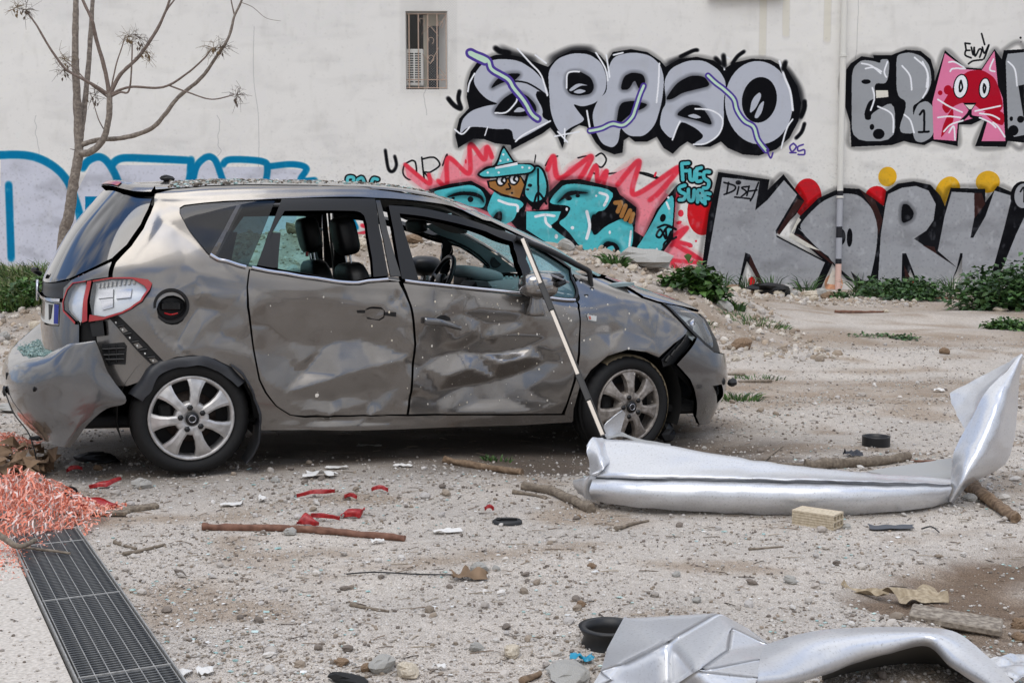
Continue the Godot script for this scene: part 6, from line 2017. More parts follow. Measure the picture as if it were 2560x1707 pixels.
func make_wheel(where: Vector3, steer: float, turn: float, m: Material, sink: float, side: float, muddy := false) -> void:
	var st := begin()
	lathe(st, Transform3D(), [Vector2(0.0, 0.010), Vector2(0.06, 0.014), Vector2(0.063, 0.0), Vector2(0.055, -0.02), Vector2(0.21, -0.03), Vector2(0.207, 0.0), Vector2(0.214, 0.012), Vector2(0.226, 0.020), Vector2(0.231, 0.014), Vector2(0.228, -0.01), Vector2(0.212, -0.03), Vector2(0.20, -0.14), Vector2(0.215, -0.17)].slice(4), 56)
	var w := put("wheel", done(st), m, car)
	w.transform = Transform3D(Basis(Vector3.UP, steer + (0.0 if side > 0 else PI)), where)
	var tyre := put("tyre", tyre_mesh(0.318, 0.228, 0.22, sink), mats.tyre, w)
	tyre.position.z = -0.092
	for k in 7:
		put("spoke", spoke_mesh(turn + TAU * k / 7), m, w)
	st = begin()
	lathe(st, Transform3D(), [Vector2(0.094, -0.02), Vector2(0.090, 0.034), Vector2(0.080, 0.041), Vector2(0.034, 0.039), Vector2(0.033, 0.030), Vector2(0.0, 0.030)], 30)
	put("hub", done(st), m, w)
	st = begin()
	lathe(st, Transform3D(), [Vector2(0.036, 0.03), Vector2(0.035, 0.046), Vector2(0.028, 0.049), Vector2(0.0, 0.050)], 24)
	var cap := put("hub_cap", done(st), mats.trim, w)
	var ring := []
	for k in 19:
		var a := TAU * k / 18
		ring.append(Vector3(0.019 * cos(a), 0.019 * sin(a), 0.050))
	put("emblem", tube_mesh(ring, 0.0022, 0.0022, 5, 1), mats.chrome, cap)
	put("emblem", prism_mesh([-0.026, -0.006, 0.002, 0.0035, -0.002, -0.0035, 0.026, 0.006, -0.002, 0.0, 0.003, 0.006], 0.003, at(Vector3(0, 0, 0.051))), mats.chrome, cap)
	for k in 5:
		var a := turn + PI / 2 + TAU * k / 5
		st = begin()
		lathe(st, at(Vector3(cos(a) * 0.062, sin(a) * 0.062, 0)), [Vector2(0.0165, 0.03), Vector2(0.0165, 0.045), Vector2(0.012, 0.052), Vector2(0.0, 0.053)], 6)
		put("wheel_nut", done(st), mats.trim, w)
	st = begin()
	lathe(st, Transform3D(), [Vector2(0.14, -0.072), Vector2(0.14, -0.062), Vector2(0.05, -0.062), Vector2(0.0, -0.06)], 36)
	put("brake_disc", done(st), grain_mat(Color(0.12, 0.09, 0.07), Color(0.30, 0.25, 0.22), 0.6, 6.0, 0.03, 48, 0.0, 0.4), w)
	st = begin()
	lathe(st, Transform3D(), [Vector2(0.205, -0.078), Vector2(0.0, -0.075)], 36)
	put("backing_plate", done(st), mats.inner, w)
	put("caliper", box_mesh(Vector3(0.07, 0.13, 0.05), 0.01), mats.rubber, w).transform = at(Vector3(-0.13, 0.01, -0.055), Vector3(0, 0, 0.1))
	if muddy:
		st = begin()
		st.set_smooth_group(0)
		var n := 60
		for k in n:
			var a0 := lerpf(-1.35, 2.15, float(k) / n)
			var a1 := lerpf(-1.35, 2.15, float(k + 1) / n)
			var w0 := mud_width(a0)
			var w1 := mud_width(a1)
			for e in [[0.0, 1.0]]:
				quad(st, Vector3(cos(a0) * 0.3225, sin(a0) * 0.3225, -0.07 - 0.04), Vector3(cos(a1) * 0.3225, sin(a1) * 0.3225, -0.07 - 0.04), Vector3(cos(a1) * (0.3215), sin(a1) * 0.3215, -0.026), Vector3(cos(a0) * 0.3215, sin(a0) * 0.3215, -0.026))
				var m0 := Vector3(cos(a0) * 0.314, sin(a0) * 0.314, 0.002)
				var m1 := Vector3(cos(a1) * 0.314, sin(a1) * 0.314, 0.002)
				quad(st, Vector3(cos(a0) * 0.3215, sin(a0) * 0.3215, -0.026), Vector3(cos(a1) * 0.3215, sin(a1) * 0.3215, -0.026), m1, m0)
				quad(st, m0, m1, Vector3(cos(a1) * (0.314 - w1), sin(a1) * (0.314 - w1), 0.003 + 0.85 * w1), Vector3(cos(a0) * (0.314 - w0), sin(a0) * (0.314 - w0), 0.003 + 0.85 * w0))
		put("mud_crust", done(st), mats.mud, w)


func mud_width(a: float) -> float:
	return clampf(0.010 + 0.020 * fine_noise.get_noise_1d(a * 1.2) + 0.010 * sin(a * 2.0 + 0.6), 0.001, 0.028)


func build_wheels() -> void:
	make_wheel(Vector3(0.0, 0.31, 0.862), 0.0, 1.45, mats.alloy, 0.022, 1.0)
	make_wheel(Vector3(2.644, 0.318, 0.84), 0.16, 1.60, mats.dusty_alloy, 0.012, 1.0, true)
	make_wheel(Vector3(0.0, 0.31, -0.80), 0.0, 0.2, mats.alloy, 0.01, -1.0)
	make_wheel(Vector3(2.644, 0.318, -0.78), 0.16, 0.7, mats.alloy, 0.01, -1.0)


func build_mirror() -> void:
	for s in [1.0, -1.0]:
		var m := put("door_mirror", cushion(Vector3(0.23, 0.15, 0.20), 0.72), mats.mirror_shell if s > 0 else mats.trim, car)
		m.position = Vector3(1.965 if s > 0 else 1.87, 1.062 if s > 0 else 1.12, s * 0.98)
		if s > 0:
			m.set_meta("label", "smashed door mirror behind the leaning strip")
			put("torn_casing", rock_mesh(21, Vector3(0.13, 0.075, 0.14), 0.7), mats.trim, m).position = Vector3(0.085, 0.035, 0.03)
			put("torn_casing", box_mesh(Vector3(0.10, 0.012, 0.10), 0.003), mats.steel, m).transform = at(Vector3(0.10, 0.045, 0.06), Vector3(0.2, 0.3, -0.3))
			put("torn_casing", box_mesh(Vector3(0.06, 0.03, 0.09), 0.006), mats.trim, m).transform = at(Vector3(0.10, 0.01, 0.07), Vector3(-0.3, 0.1, 0.3))
		else:
			var st := begin()
			lathe(st, at(Vector3(-0.112, 0, 0.0), Vector3(0, -PI / 2, 0)), [Vector2(0.0, 0.0), Vector2(0.065, 0.004), Vector2(0.07, 0.015)], 20)
			put("mirror_socket", done(st), mats.black, m)
		var st2 := begin()
		lathe(st2, Transform3D(Basis(Vector3.RIGHT, PI / 2), Vector3(0.0, -0.06, -0.03 * s)), [Vector2(0.032, -0.02), Vector2(0.040, 0.05), Vector2(0.056, 0.105), Vector2(0.052, 0.12), Vector2(0.0, 0.125)], 24)
		put("mirror_foot", done(st2), mats.car_paint, m)
# ---------------------------------------------------------------- rubble
func build_rubble() -> void:
	var kinds := []
	for k in 8:
		kinds.append(rock_mesh(100 + k, Vector3(1, rng.randf_range(0.5, 0.85), rng.randf_range(0.7, 1.0)), 0.35, 6, 9))
	var tones := [mats.pale_stone, mats.pale_stone, mats.brown_stone, mats.concrete]
	var tone_names := ["pale", "whitish", "brown", "grey"]
	var seen := {}
	for k in 150:
		var x := rng.randf_range(-8.5, 3.0)
		var z := rng.randf_range(-17.2, -12.9)
		var pile := k >= 90
		if pile:
			x = rng.randf_range(3.1, 5.2)
			z = rng.randf_range(-20.6, -18.6)
		var s := rng.randf_range(0.12, 0.34) if pile else rng.randf_range(0.10, 0.28)
		var label := ""
		if pile:
			label = "%s %s stone %s in the low pile at the wall's foot" % ["big" if s > 0.24 else "small", tone_names[k % 4], "left" if x < 3.8 else ("in the middle" if x < 4.5 else "at the right")]
		else:
			var where: String = "left of the car's tail" if x < -5.0 else ("seen under the car's tail" if x < -2.6 else ("seen through the car's windows" if x < 1.0 else "right of the car's bonnet"))
			label = "%s %s stone %s on the rubble heap, %s" % ["big" if s > 0.19 else "small", tone_names[k % 4], "low" if z > -14.2 else ("halfway up" if z > -15.8 else "high"), where]
		if seen.has(label):
			continue
		seen[label] = true
		var o := single("rubble_stone", kinds[k % 8], tones[k % 4], on_ground(Vector3(x, 0, z), s * 0.15), label, "stone", "stones at the foot of the wall" if pile else "stones of the rubble heap")
		o.rotation = Vector3(rng.randf() * 0.6, rng.randf() * TAU, rng.randf() * 0.6)
		o.scale = Vector3.ONE * s
	var big := single("rubble_stone", rock_mesh(131, Vector3(1, 0.42, 0.7), 0.3, 7, 10), mats.concrete, on_ground(Vector3(1.75, 0, -16.9), 0.08), "flat grey concrete lump on top of the rubble heap by the red spikes", "concrete lump")
	big.scale = Vector3.ONE * 0.8
	var tar := single("tar_lump", rock_mesh(132, Vector3(1, 0.45, 0.8), 0.9, 9, 14), plain_mat(Color(0.05, 0.05, 0.052), 0.6), on_ground(Vector3(4.0, 0, -19.3), 0.1), "black burnt tangle among the stones at the wall's foot", "burnt debris")
	tar.scale = Vector3.ONE * 0.65
	var cloud := []
	for k in 9500:
		var x := rng.randf_range(-11.0, 3.4)
		var z := rng.randf_range(-18.0, -12.4)
		if k > 8000:
			x = rng.randf_range(2.8, 6.0)
			z = rng.randf_range(-21.0, -18.2)
		var s := 0.03 + 0.10 * pow(rng.randf(), 3)
		cloud.append(Transform3D(Basis.from_euler(Vector3(rng.randf() * TAU, rng.randf() * TAU, rng.randf() * TAU)).scaled(Vector3.ONE * s), on_ground(Vector3(x, 0, z), s * 0.1)))
	scatter("rubble", rock_mesh(140, Vector3(1, 0.65, 0.8), 0.3, 4, 6), cloud, [lin(0.50, 0.44, 0.36), lin(0.40, 0.32, 0.24), lin(0.44, 0.40, 0.36), lin(0.32, 0.26, 0.20), lin(0.58, 0.53, 0.46)], 0.95)


func scatter(called: String, mesh: Mesh, where: Array, tints: Array, rough: float, parent: Node = null) -> void:
	var mm := MultiMesh.new()
	mm.transform_format = MultiMesh.TRANSFORM_3D
	mm.use_colors = true
	mm.mesh = mesh
	mm.instance_count = where.size()
	for i in where.size():
		mm.set_instance_transform(i, where[i])
		var c: Color = tints[rng.randi() % tints.size()]
		var k := rng.randf_range(0.8, 1.15)
		var l := c.srgb_to_linear()
		mm.set_instance_color(i, Color(minf(l.r * k, 1), minf(l.g * k, 1), minf(l.b * k, 1)))
	var o := MultiMeshInstance3D.new()
	o.multimesh = mm
	var m := plain_mat(Color.WHITE, rough)
	m.vertex_color_use_as_albedo = true
	o.material_override = m
	if parent:
		o.name = called
		parent.add_child(o, true)
	else:
		o.name = numbered(called)
		add_child(o)
	structure(o, "stuff")


# ---------------------------------------------------------------- plants
func leaf(st: SurfaceTool, p: Vector3, dir: Vector3, up: Vector3, l: float, w: float, c: Color, droop := 0.3) -> void:
	var side := dir.cross(up).normalized() * w
	var mid := p + dir * l * 0.5 + up * l * 0.08
	var tip := p + dir * l - up * l * droop
	st.set_color(c)
	tri(st, p, mid - side, mid + up * w * -0.25)
	tri(st, p, mid + up * w * -0.25, mid + side)
	tri(st, mid - side, tip, mid + up * w * -0.25)
	tri(st, mid + up * w * -0.25, tip, mid + side)


func leaf_mat() -> StandardMaterial3D:
	if not mats.has("leaf"):
		var m := plain_mat(Color.WHITE, 0.55)
		m.vertex_color_use_as_albedo = true
		m.backlight_enabled = true
		m.backlight = Color(0.12, 0.2, 0.05)
		mats.leaf = m
	return mats.leaf


func green(r: Array) -> Color:
	var c: Vector3 = r[rng.randi() % r.size()]
	var k := rng.randf_range(0.65, 1.35)
	return Color(c.x * k, c.y * k, c.z * k)


# a low bush: lobed leaves on many stalks that spread from its foot
func bush(called: String, label: String, category: String, at_: Vector3, radius: Vector3, n: int, size: float, greens: Array, group := "") -> void:
	var t := thing(called, label, category, on_ground(at_), group)
	var st := begin()
	st.set_smooth_group(-1)
	var stems := begin()
	var tufts := []
	for k in 7 + n / 300:
		var a := rng.randf() * TAU
		var r := sqrt(rng.randf()) * 0.8
		tufts.append([Vector3(cos(a) * r * radius.x, 0, sin(a) * r * radius.z), rng.randf_range(0.45, 1.0) * (1.0 - 0.4 * r)])
	for k in n:
		var tuft: Array = tufts[rng.randi() % tufts.size()]
		var d := Vector3(rng.randfn(), absf(rng.randfn()) * 0.9 + 0.1, rng.randfn()).normalized()
		var p: Vector3 = tuft[0] + d * Vector3(radius.x * 0.42, radius.y * tuft[1], radius.z * 0.42) * pow(rng.randf_range(0.15, 1.0), 0.5)
		p.y = maxf(p.y, 0.01)
		p.y += gy(t.position.x + p.x, t.position.z + p.z) - t.position.y
		var dir := (Vector3(d.x, d.y * 0.3, d.z) + Vector3(rng.randfn(), rng.randfn() * 0.6, rng.randfn()) * 0.6).normalized()
		var up := (Vector3.UP + Vector3(rng.randfn(), 0, rng.randfn()) * 0.35).normalized()
		leaf(st, p, dir, up, size * rng.randf_range(0.6, 1.3), size * rng.randf_range(0.32, 0.5), green(greens), 0.25)
		if k % 14 == 0:
			tube(stems, PackedVector3Array([tuft[0] + Vector3(0, gy(t.position.x + tuft[0].x, t.position.z + tuft[0].z) - t.position.y, 0), p]), 0.004, 0.002, 3, 0.0, false)
	put("stems", done(stems), plain_mat(lin(0.10, 0.13, 0.05), 0.8), t)
	structure(put("leaves", done(st), leaf_mat(), t), "stuff")


func blades(called: String, label: String, category: String, at_: Vector3, radius: Vector2, n: int, height: float, wide: float, greens: Array, lean := Vector3.ZERO, group := "") -> void:
	var st := begin()
	st.set_smooth_group(-1)
	var base := on_ground(at_)
	for k in n:
		var a := rng.randf() * TAU
		var r := sqrt(rng.randf())
		var p := Vector3(cos(a) * r * radius.x, 0, sin(a) * r * radius.y)
		p.y = gy(base.x + p.x, base.z + p.z) - base.y
		var dir := (Vector3(cos(a) * r * 0.7 + rng.randfn() * 0.3, 1.0, sin(a) * r * 0.7 + rng.randfn() * 0.3) + lean).normalized()
		var l := height * rng.randf_range(0.5, 1.15)
		var side := dir.cross(Vector3(rng.randfn(), 0.1, rng.randfn())).normalized() * wide
		var mid := p + dir * l * 0.55
		var tip := p + dir * l * 0.85 + Vector3(dir.x, -0.25, dir.z) * l * 0.4
		st.set_color(green(greens))
		tri(st, p - side, p + side, mid + side * 0.8)
		tri(st, p - side, mid + side * 0.8, mid - side * 0.8)
		tri(st, mid - side * 0.8, mid + side * 0.8, tip)
	structure(single(called, done(st), leaf_mat(), base, label, category, group), "stuff")


func build_plants() -> void:
	var mallow := [Vector3(0.035, 0.085, 0.022), Vector3(0.05, 0.115, 0.03), Vector3(0.022, 0.055, 0.018), Vector3(0.075, 0.15, 0.04)]
	var fresh := [Vector3(0.05, 0.12, 0.022), Vector3(0.08, 0.16, 0.03), Vector3(0.03, 0.075, 0.018)]
	var grass := [Vector3(0.085, 0.15, 0.035), Vector3(0.13, 0.20, 0.05), Vector3(0.055, 0.10, 0.03), Vector3(0.22, 0.22, 0.10)]
	bush("leafy_bush", "low spreading mallow patch along the foot of the wall, right of the rain pipe", "plant", Vector3(6.15, 0, -19.6), Vector3(1.05, 0.46, 0.7), 2000, 0.09, mallow)
	bush("leafy_bush", "big dense mallow bush at the right edge below the last silver letter", "plant", Vector3(7.15, 0, -17.6), Vector3(1.05, 0.98, 0.9), 4200, 0.095, mallow)
	bush("leafy_bush", "small dark leafy tangle between the rain pipe and the mallow patch", "plant", Vector3(5.0, 0, -19.4), Vector3(0.4, 0.14, 0.35), 280, 0.075, mallow)
	bush("leafy_bush", "low flat weeds at the right edge in front of the big bush", "plant", Vector3(6.35, 0, -15.6), Vector3(0.55, 0.16, 0.35), 520, 0.07, fresh)
	bush("leafy_bush", "flat grey green weeds in the middle of the dirt tracks", "plant", Vector3(4.35, 0, -14.6), Vector3(0.4, 0.07, 0.25), 170, 0.05, mallow)
	bush("thistle", "bright green leafy thistle growing behind the car's nose", "plant", Vector3(2.28, 0, -15.4), Vector3(0.36, 0.56, 0.3), 620, 0.13, fresh)
	blades("thistle", "small green sprout right of the tall thistle", "plant", Vector3(2.72, 0, -15.3), Vector2(0.10, 0.08), 50, 0.16, 0.014, fresh)
	for w in [[3.55, "thin weed stalk before the left leg of the first silver letter"], [3.95, "thin weed stalk at the gap of the first silver letter"], [4.35, "thin weed stalk before the right leg of the first silver letter"], [4.95, "thin weed stalk just right of the peach coloured ball"], [5.85, "tiny weed right of the rain pipe"], [7.0, "thin weed stalk under the gap between the last silver letters"], [7.4, "thin weed stalk before the last whole silver letter"], [2.75, "thin weed stalk between the red spikes and the silver letters"]]:
		blades("wall_weed", w[1], "plant", Vector3(w[0], 0, -21.2), Vector2(0.12, 0.06), 34, 0.42, 0.010, mallow, Vector3.ZERO, "weeds along the wall")
	blades("grass_clump", "long green grass growing on the earth bank left of the car", "grass", Vector3(-5.6, 0, -15.3), Vector2(0.95, 0.7), 2400, 0.30, 0.007, grass, Vector3(0.2, 0, 0.15))
	blades("grass_clump", "tall pale grass at the left edge behind the bank", "grass", Vector3(-6.1, 0, -16.3), Vector2(1.0, 0.6), 1300, 0.36, 0.007, grass)
	bush("leafy_bush", "bright leafy weeds among the grass left of the car's tail", "plant", Vector3(-5.75, 0, -15.0), Vector3(0.6, 0.42, 0.4), 900, 0.08, fresh)
	for s in [[Vector3(1.749, 0, -9.789), 0.20, 120, 0.10, "spiky grass tuft on the dirt right of the front bumper"], [Vector3(2.857, 0, -14.762), 0.42, 200, 0.10, "green grass patch on the pale track behind the car"], [Vector3(-0.093, 0, -7.364), 0.09, 40, 0.05, "tiny grass tuft beside the muddy puddle"], [Vector3(2.243, 0, -11.358), 0.24, 60, 0.06, "thin dry grass beside a dark plank on the track"], [Vector3(2.112, 0, -14.217), 0.22, 60, 0.08, "sparse grass near a white stone behind the headlight"]]:
		blades("grass_tuft", s[4], "grass", s[0], Vector2(s[1], s[1] * 0.5), s[2], s[3], 0.005, fresh, Vector3.ZERO)
	blades("weed", "small leafy weed growing on top of the rubble heap", "plant", Vector3(1.35, 0, -16.4), Vector2(0.14, 0.1), 70, 0.22, 0.02, fresh)


func build_tree() -> void:
	var bark := grain_mat(Color(0.34, 0.30, 0.27), Color(0.66, 0.62, 0.57), 0.9, 2.6, 0.03, 71, 0.5)
	var twig := plain_mat(lin(0.11, 0.08, 0.06), 0.85)
	var pale := grain_mat(Color(0.36, 0.31, 0.28), Color(0.55, 0.49, 0.45), 0.9, 3.0, 0.03, 72)
	var root := on_ground(Vector3(-5.075, 1.122, -14.236))
	var t := thing("tree", "bare forked sapling with seed clusters standing behind the car's tail", "tree", root)
	var branch := func(called: String, pts: Array, r0: float, r1: float, m: Material):
		var q := []
		for p in pts:
			q.append(p - root)
		put(called, tube_mesh(q, r0, r1, 10, 8, 0.07), m, t)
	branch.call("trunk", [root + Vector3(-0.05, -0.1, 0), Vector3(-5.054, 1.206, -14.244), Vector3(-4.973, 1.499, -14.22), Vector3(-4.893, 1.914, -14.206), Vector3(-4.845, 2.164, -14.228), Vector3(-4.849, 2.435, -14.252), Vector3(-4.865, 2.851, -14.289), Vector3(-4.882, 3.267, -14.326), Vector3(-4.878, 3.683, -14.363), Vector3(-4.872, 4.079, -14.398), Vector3(-4.861, 4.932, -14.474)], 0.068, 0.026, bark)
	branch.call("limb", [Vector3(-4.836, 2.31, -14.241), Vector3(-4.826, 2.61, -14.368), Vector3(-4.803, 3.189, -14.52), Vector3(-4.784, 3.725, -14.618), Vector3(-4.785, 4.073, -14.699), Vector3(-4.773, 4.796, -14.763)], 0.036, 0.018, bark)
	branch.call("limb", [Vector3(-4.857, 2.195, -14.231), Vector3(-4.682, 2.195, -14.131), Vector3(-4.52, 2.336, -14.093), Vector3(-4.442, 2.583, -14.065), Vector3(-4.438, 2.829, -14.087)], 0.042, 0.030, bark)
	branch.call("limb", [Vector3(-4.815, 2.279, -14.239), Vector3(-4.631, 2.337, -14.244), Vector3(-4.308, 2.354, -14.145), Vector3(-4.003, 2.444, -14.103), Vector3(-3.824, 2.604, -14.067), Vector3(-3.68, 2.788, -14.083), Vector3(-3.421, 2.988, -14.05), Vector3(-3.245, 3.206, -14.02), Vector3(-3.102, 3.43, -14.039), Vector3(-3.04, 3.654, -14.059), Vector3(-2.958, 3.837, -14.075), Vector3(-2.877, 4.122, -14.101)], 0.030, 0.010, bark)
	for b in [
		[[Vector3(-4.438, 2.809, -14.085), Vector3(-4.483, 3.076, -14.108), Vector3(-4.57, 3.437, -14.09), Vector3(-4.594, 3.613, -14.056), Vector3(-4.696, 3.837, -14.075), Vector3(-4.819, 4.163, -14.104)], 0.024, 0.014],
		[[Vector3(-4.43, 2.819, -14.086), Vector3(-4.319, 3.035, -14.105), Vector3(-4.127, 3.246, -14.174), Vector3(-3.956, 3.522, -14.248), Vector3(-3.873, 3.687, -14.263), Vector3(-3.8, 3.873, -14.279), Vector3(-3.707, 4.183, -14.307)], 0.022, 0.012],
		[[Vector3(-3.914, 3.594, -14.255), Vector3(-3.855, 3.758, -14.319), Vector3(-3.764, 3.912, -14.383), Vector3(-3.67, 4.079, -14.398)], 0.011, 0.007],
		[[Vector3(-4.442, 2.819, -14.086), Vector3(-4.59, 2.916, -14.044), Vector3(-4.778, 3.022, -14.003), Vector3(-4.901, 3.104, -14.01), Vector3(-5.046, 3.321, -13.979), Vector3(-5.17, 3.556, -13.95), Vector3(-5.282, 3.702, -13.963)], 0.020, 0.008],
		[[Vector3(-4.422, 2.819, -14.086), Vector3(-4.2, 2.896, -14.042), Vector3(-3.817, 2.89, -13.992), Vector3(-3.539, 3.036, -13.954), Vector3(-3.343, 3.192, -13.918), Vector3(-3.262, 3.297, -13.927)], 0.016, 0.007],
		[[Vector3(-3.756, 2.91, -13.993), Vector3(-3.518, 2.823, -13.935), Vector3(-3.262, 2.747, -13.878), Vector3(-3.018, 2.798, -13.883)], 0.010, 0.006],
		[[Vector3(-4.422, 2.799, -14.084), Vector3(-4.303, 2.84, -14.037), Vector3(-4.211, 2.849, -14.038), Vector3(-4.165, 3.063, -14.007), Vector3(-4.155, 3.389, -14.036)], 0.014, 0.007],
		[[Vector3(-4.422, 2.87, -14.09), Vector3(-4.375, 3.164, -14.166), Vector3(-4.329, 3.357, -14.234), Vector3(-4.292, 3.485, -14.245)], 0.009, 0.005],
		[[Vector3(-4.459, 2.792, -14.083), Vector3(-4.685, 2.958, -14.148), Vector3(-4.847, 3.109, -14.212), Vector3(-4.993, 3.237, -14.223)], 0.010, 0.005],
		[[Vector3(-3.036, 3.67, -14.061), Vector3(-3.061, 3.776, -14.07), Vector3(-3.091, 3.918, -14.083)], 0.009, 0.006],
		[[Vector3(-2.963, 3.813, -14.073), Vector3(-2.836, 3.76, -14.069), Vector3(-2.693, 3.644, -14.058), Vector3(-2.529, 3.609, -14.055)], 0.004, 0.002],
		[[Vector3(-4.516, 2.444, -14.103), Vector3(-4.555, 2.542, -14.061), Vector3(-4.607, 2.706, -14.076), Vector3(-4.652, 2.85, -14.088)], 0.007, 0.004],
		[[Vector3(-4.872, 2.222, -14.234), Vector3(-4.906, 2.231, -14.134)], 0.006, 0.003]]:
		branch.call("branch", b[0], b[1], b[2], pale)
	for c in [Vector3(-5.282, 3.714, -13.964), Vector3(-5.383, 3.738, -13.966), Vector3(-4.185, 3.44, -14.04), Vector3(-4.083, 3.43, -14.039), Vector3(-3.241, 3.303, -13.928), Vector3(-3.182, 3.321, -13.979), Vector3(-2.988, 2.794, -13.883), Vector3(-4.905, 3.073, -14.008), Vector3(-4.962, 3.229, -14.222), Vector3(-4.039, 3.288, -14.177), Vector3(-4.597, 2.819, -14.086)]:
		var st := begin()
		st.set_color(Color.WHITE)
		for k in 15:
			var d := Vector3(rng.randfn(), rng.randfn() * 0.7 + 0.1, rng.randfn() * 0.6).normalized()
			var l := rng.randf_range(0.08, 0.22)
			var p: Vector3 = c - root
			var m := p + d * l * 0.5
			tube(st, PackedVector3Array([p, m, m + (d + Vector3(rng.randfn() * 0.5, -0.5, 0)).normalized() * l * 0.5]), 0.0028, 0.0016, 3, 0.0, false)
			for j in 2:
				var e := m + Vector3(rng.randfn(), rng.randfn(), rng.randfn()) * 0.05
				tube(st, PackedVector3Array([m, e]), 0.0018, 0.0012, 3, 0.0, false)
		for k in 5:
			var q: Vector3 = c - root + Vector3(rng.randfn() * 0.03, -rng.randf() * 0.11, rng.randfn() * 0.03)
			leaf(st, q, Vector3(rng.randfn() * 0.3, -1, 0).normalized(), Vector3(0, 0, 1), 0.05, 0.012, Color.WHITE)
		put("twig_cluster", done(st), twig if rng.randf() < 0.5 else plain_mat(lin(0.20, 0.14, 0.075), 0.85), t)


# ---------------------------------------------------------------- torn sheet metal
func build_sheets() -> void:
	var silver := plain_mat(Color(0.84, 0.845, 0.855), 0.35, 0.5)
	silver.clearcoat_enabled = true
	silver.clearcoat = 0.5
	silver.clearcoat_roughness = 0.12
	silver.roughness_texture = noise_tex(0.02, Color(0.85, 0.85, 0.85), Color(1, 1, 1), 81, 4, FastNoiseLite.TYPE_SIMPLEX_SMOOTH, 256)
	var dirt := noise_tex(0.06, Color(0.42, 0.40, 0.37), Color(1, 1, 1), 82, 5, FastNoiseLite.TYPE_SIMPLEX, 512)
	dirt.color_ramp.add_point(0.13, Color(0.72, 0.70, 0.68))
	dirt.color_ramp.add_point(0.185, Color(0.95, 0.95, 0.95))
	silver.albedo_texture = dirt
	silver.uv1_triplanar = true
	silver.uv1_scale = Vector3.ONE * 2.0
	mats.silver_sheet = silver
	var under := plain_mat(Color(0.66, 0.66, 0.65), 0.5, 0.3)
	var under_in_shade := plain_mat(Color(0.40, 0.385, 0.36), 0.6, 0.2)  # underside colour darkened to paint in the shade of the hollow
	var a := thing("torn_body_panel", "long folded silver car panel with its right end curled up, beside the car's front wheel", "metal panel")
	put("panel", sheet_mesh([
		[Vector3(0.389, 0.033, -6.008), Vector3(0.603, 0.024, -5.907), Vector3(0.923, 0.014, -5.856), Vector3(1.245, 0.006, -5.835), Vector3(1.615, 0.006, -5.835), Vector3(1.916, 0.014, -5.906), Vector3(2.132, 0.017, -6.057)],
		[Vector3(0.372, 0.089, -5.973), Vector3(0.597, 0.09, -5.853), Vector3(0.913, 0.085, -5.792), Vector3(1.23, 0.08, -5.771), Vector3(1.596, 0.08, -5.771), Vector3(1.896, 0.076, -5.851), Vector3(2.119, 0.061, -6.011)],
		[Vector3(0.388, 0.137, -5.997), Vector3(0.6, 0.149, -5.888), Vector3(0.916, 0.152, -5.818), Vector3(1.234, 0.15, -5.798), Vector3(1.602, 0.143, -5.797), Vector3(1.9, 0.125, -5.866), Vector3(2.124, 0.097, -6.014)],
		[Vector3(0.406, 0.14, -6.058), Vector3(0.607, 0.153, -5.959), Vector3(0.927, 0.16, -5.889), Vector3(1.251, 0.155, -5.878), Vector3(1.623, 0.147, -5.878), Vector3(1.922, 0.126, -5.936), Vector3(2.145, 0.096, -6.074)],
		[Vector3(0.412, 0.161, -5.999), Vector3(0.601, 0.175, -5.9), Vector3(0.919, 0.18, -5.841), Vector3(1.238, 0.176, -5.82), Vector3(1.607, 0.168, -5.819), Vector3(1.906, 0.145, -5.888), Vector3(2.131, 0.111, -6.035)],
		[Vector3(0.445, 0.23, -6.146), Vector3(0.645, 0.222, -6.055), Vector3(0.971, 0.2, -5.993), Vector3(1.279, 0.175, -5.971), Vector3(1.643, 0.16, -5.949), Vector3(1.948, 0.131, -6.017), Vector3(2.16, 0.103, -6.115)],
		[Vector3(0.455, 0.293, -6.292), Vector3(0.729, 0.278, -6.211), Vector3(1.059, 0.232, -6.126), Vector3(1.343, 0.196, -6.093), Vector3(1.692, 0.165, -6.06), Vector3(1.979, 0.134, -6.118), Vector3(2.188, 0.105, -6.195)],
		[Vector3(0.476, 0.225, -6.427), Vector3(0.746, 0.224, -6.346), Vector3(1.083, 0.184, -6.262), Vector3(1.372, 0.154, -6.22), Vector3(1.725, 0.13, -6.177), Vector3(2.018, 0.103, -6.235), Vector3(2.222, 0.077, -6.293)]
	], 8, 3, 0.003, 0.0065), silver, a)
	put("curled_end", sheet_mesh([
		[Vector3(2.132, 0.013, -6.067), Vector3(2.16, 0.098, -6.114), Vector3(2.197, 0.242, -6.187), Vector3(2.265, 0.341, -6.236), Vector3(2.396, 0.527, -6.313), Vector3(2.505, 0.61, -6.371), Vector3(2.61, 0.703, -6.429)],
		[Vector3(2.123, 0.03, -6.008), Vector3(2.167, 0.139, -5.977), Vector3(2.253, 0.242, -6.027), Vector3(2.337, 0.349, -6.096), Vector3(2.432, 0.491, -6.209), Vector3(2.517, 0.586, -6.318), Vector3(2.612, 0.699, -6.424)],
		[Vector3(2.164, 0.004, -6.106), Vector3(2.27, 0.089, -6.154), Vector3(2.465, 0.16, -6.26), Vector3(2.554, 0.269, -6.35), Vector3(2.593, 0.431, -6.425), Vector3(2.61, 0.549, -6.455), Vector3(2.626, 0.693, -6.448)]
	], 8, 8, 0.003, 0.006), silver, a)
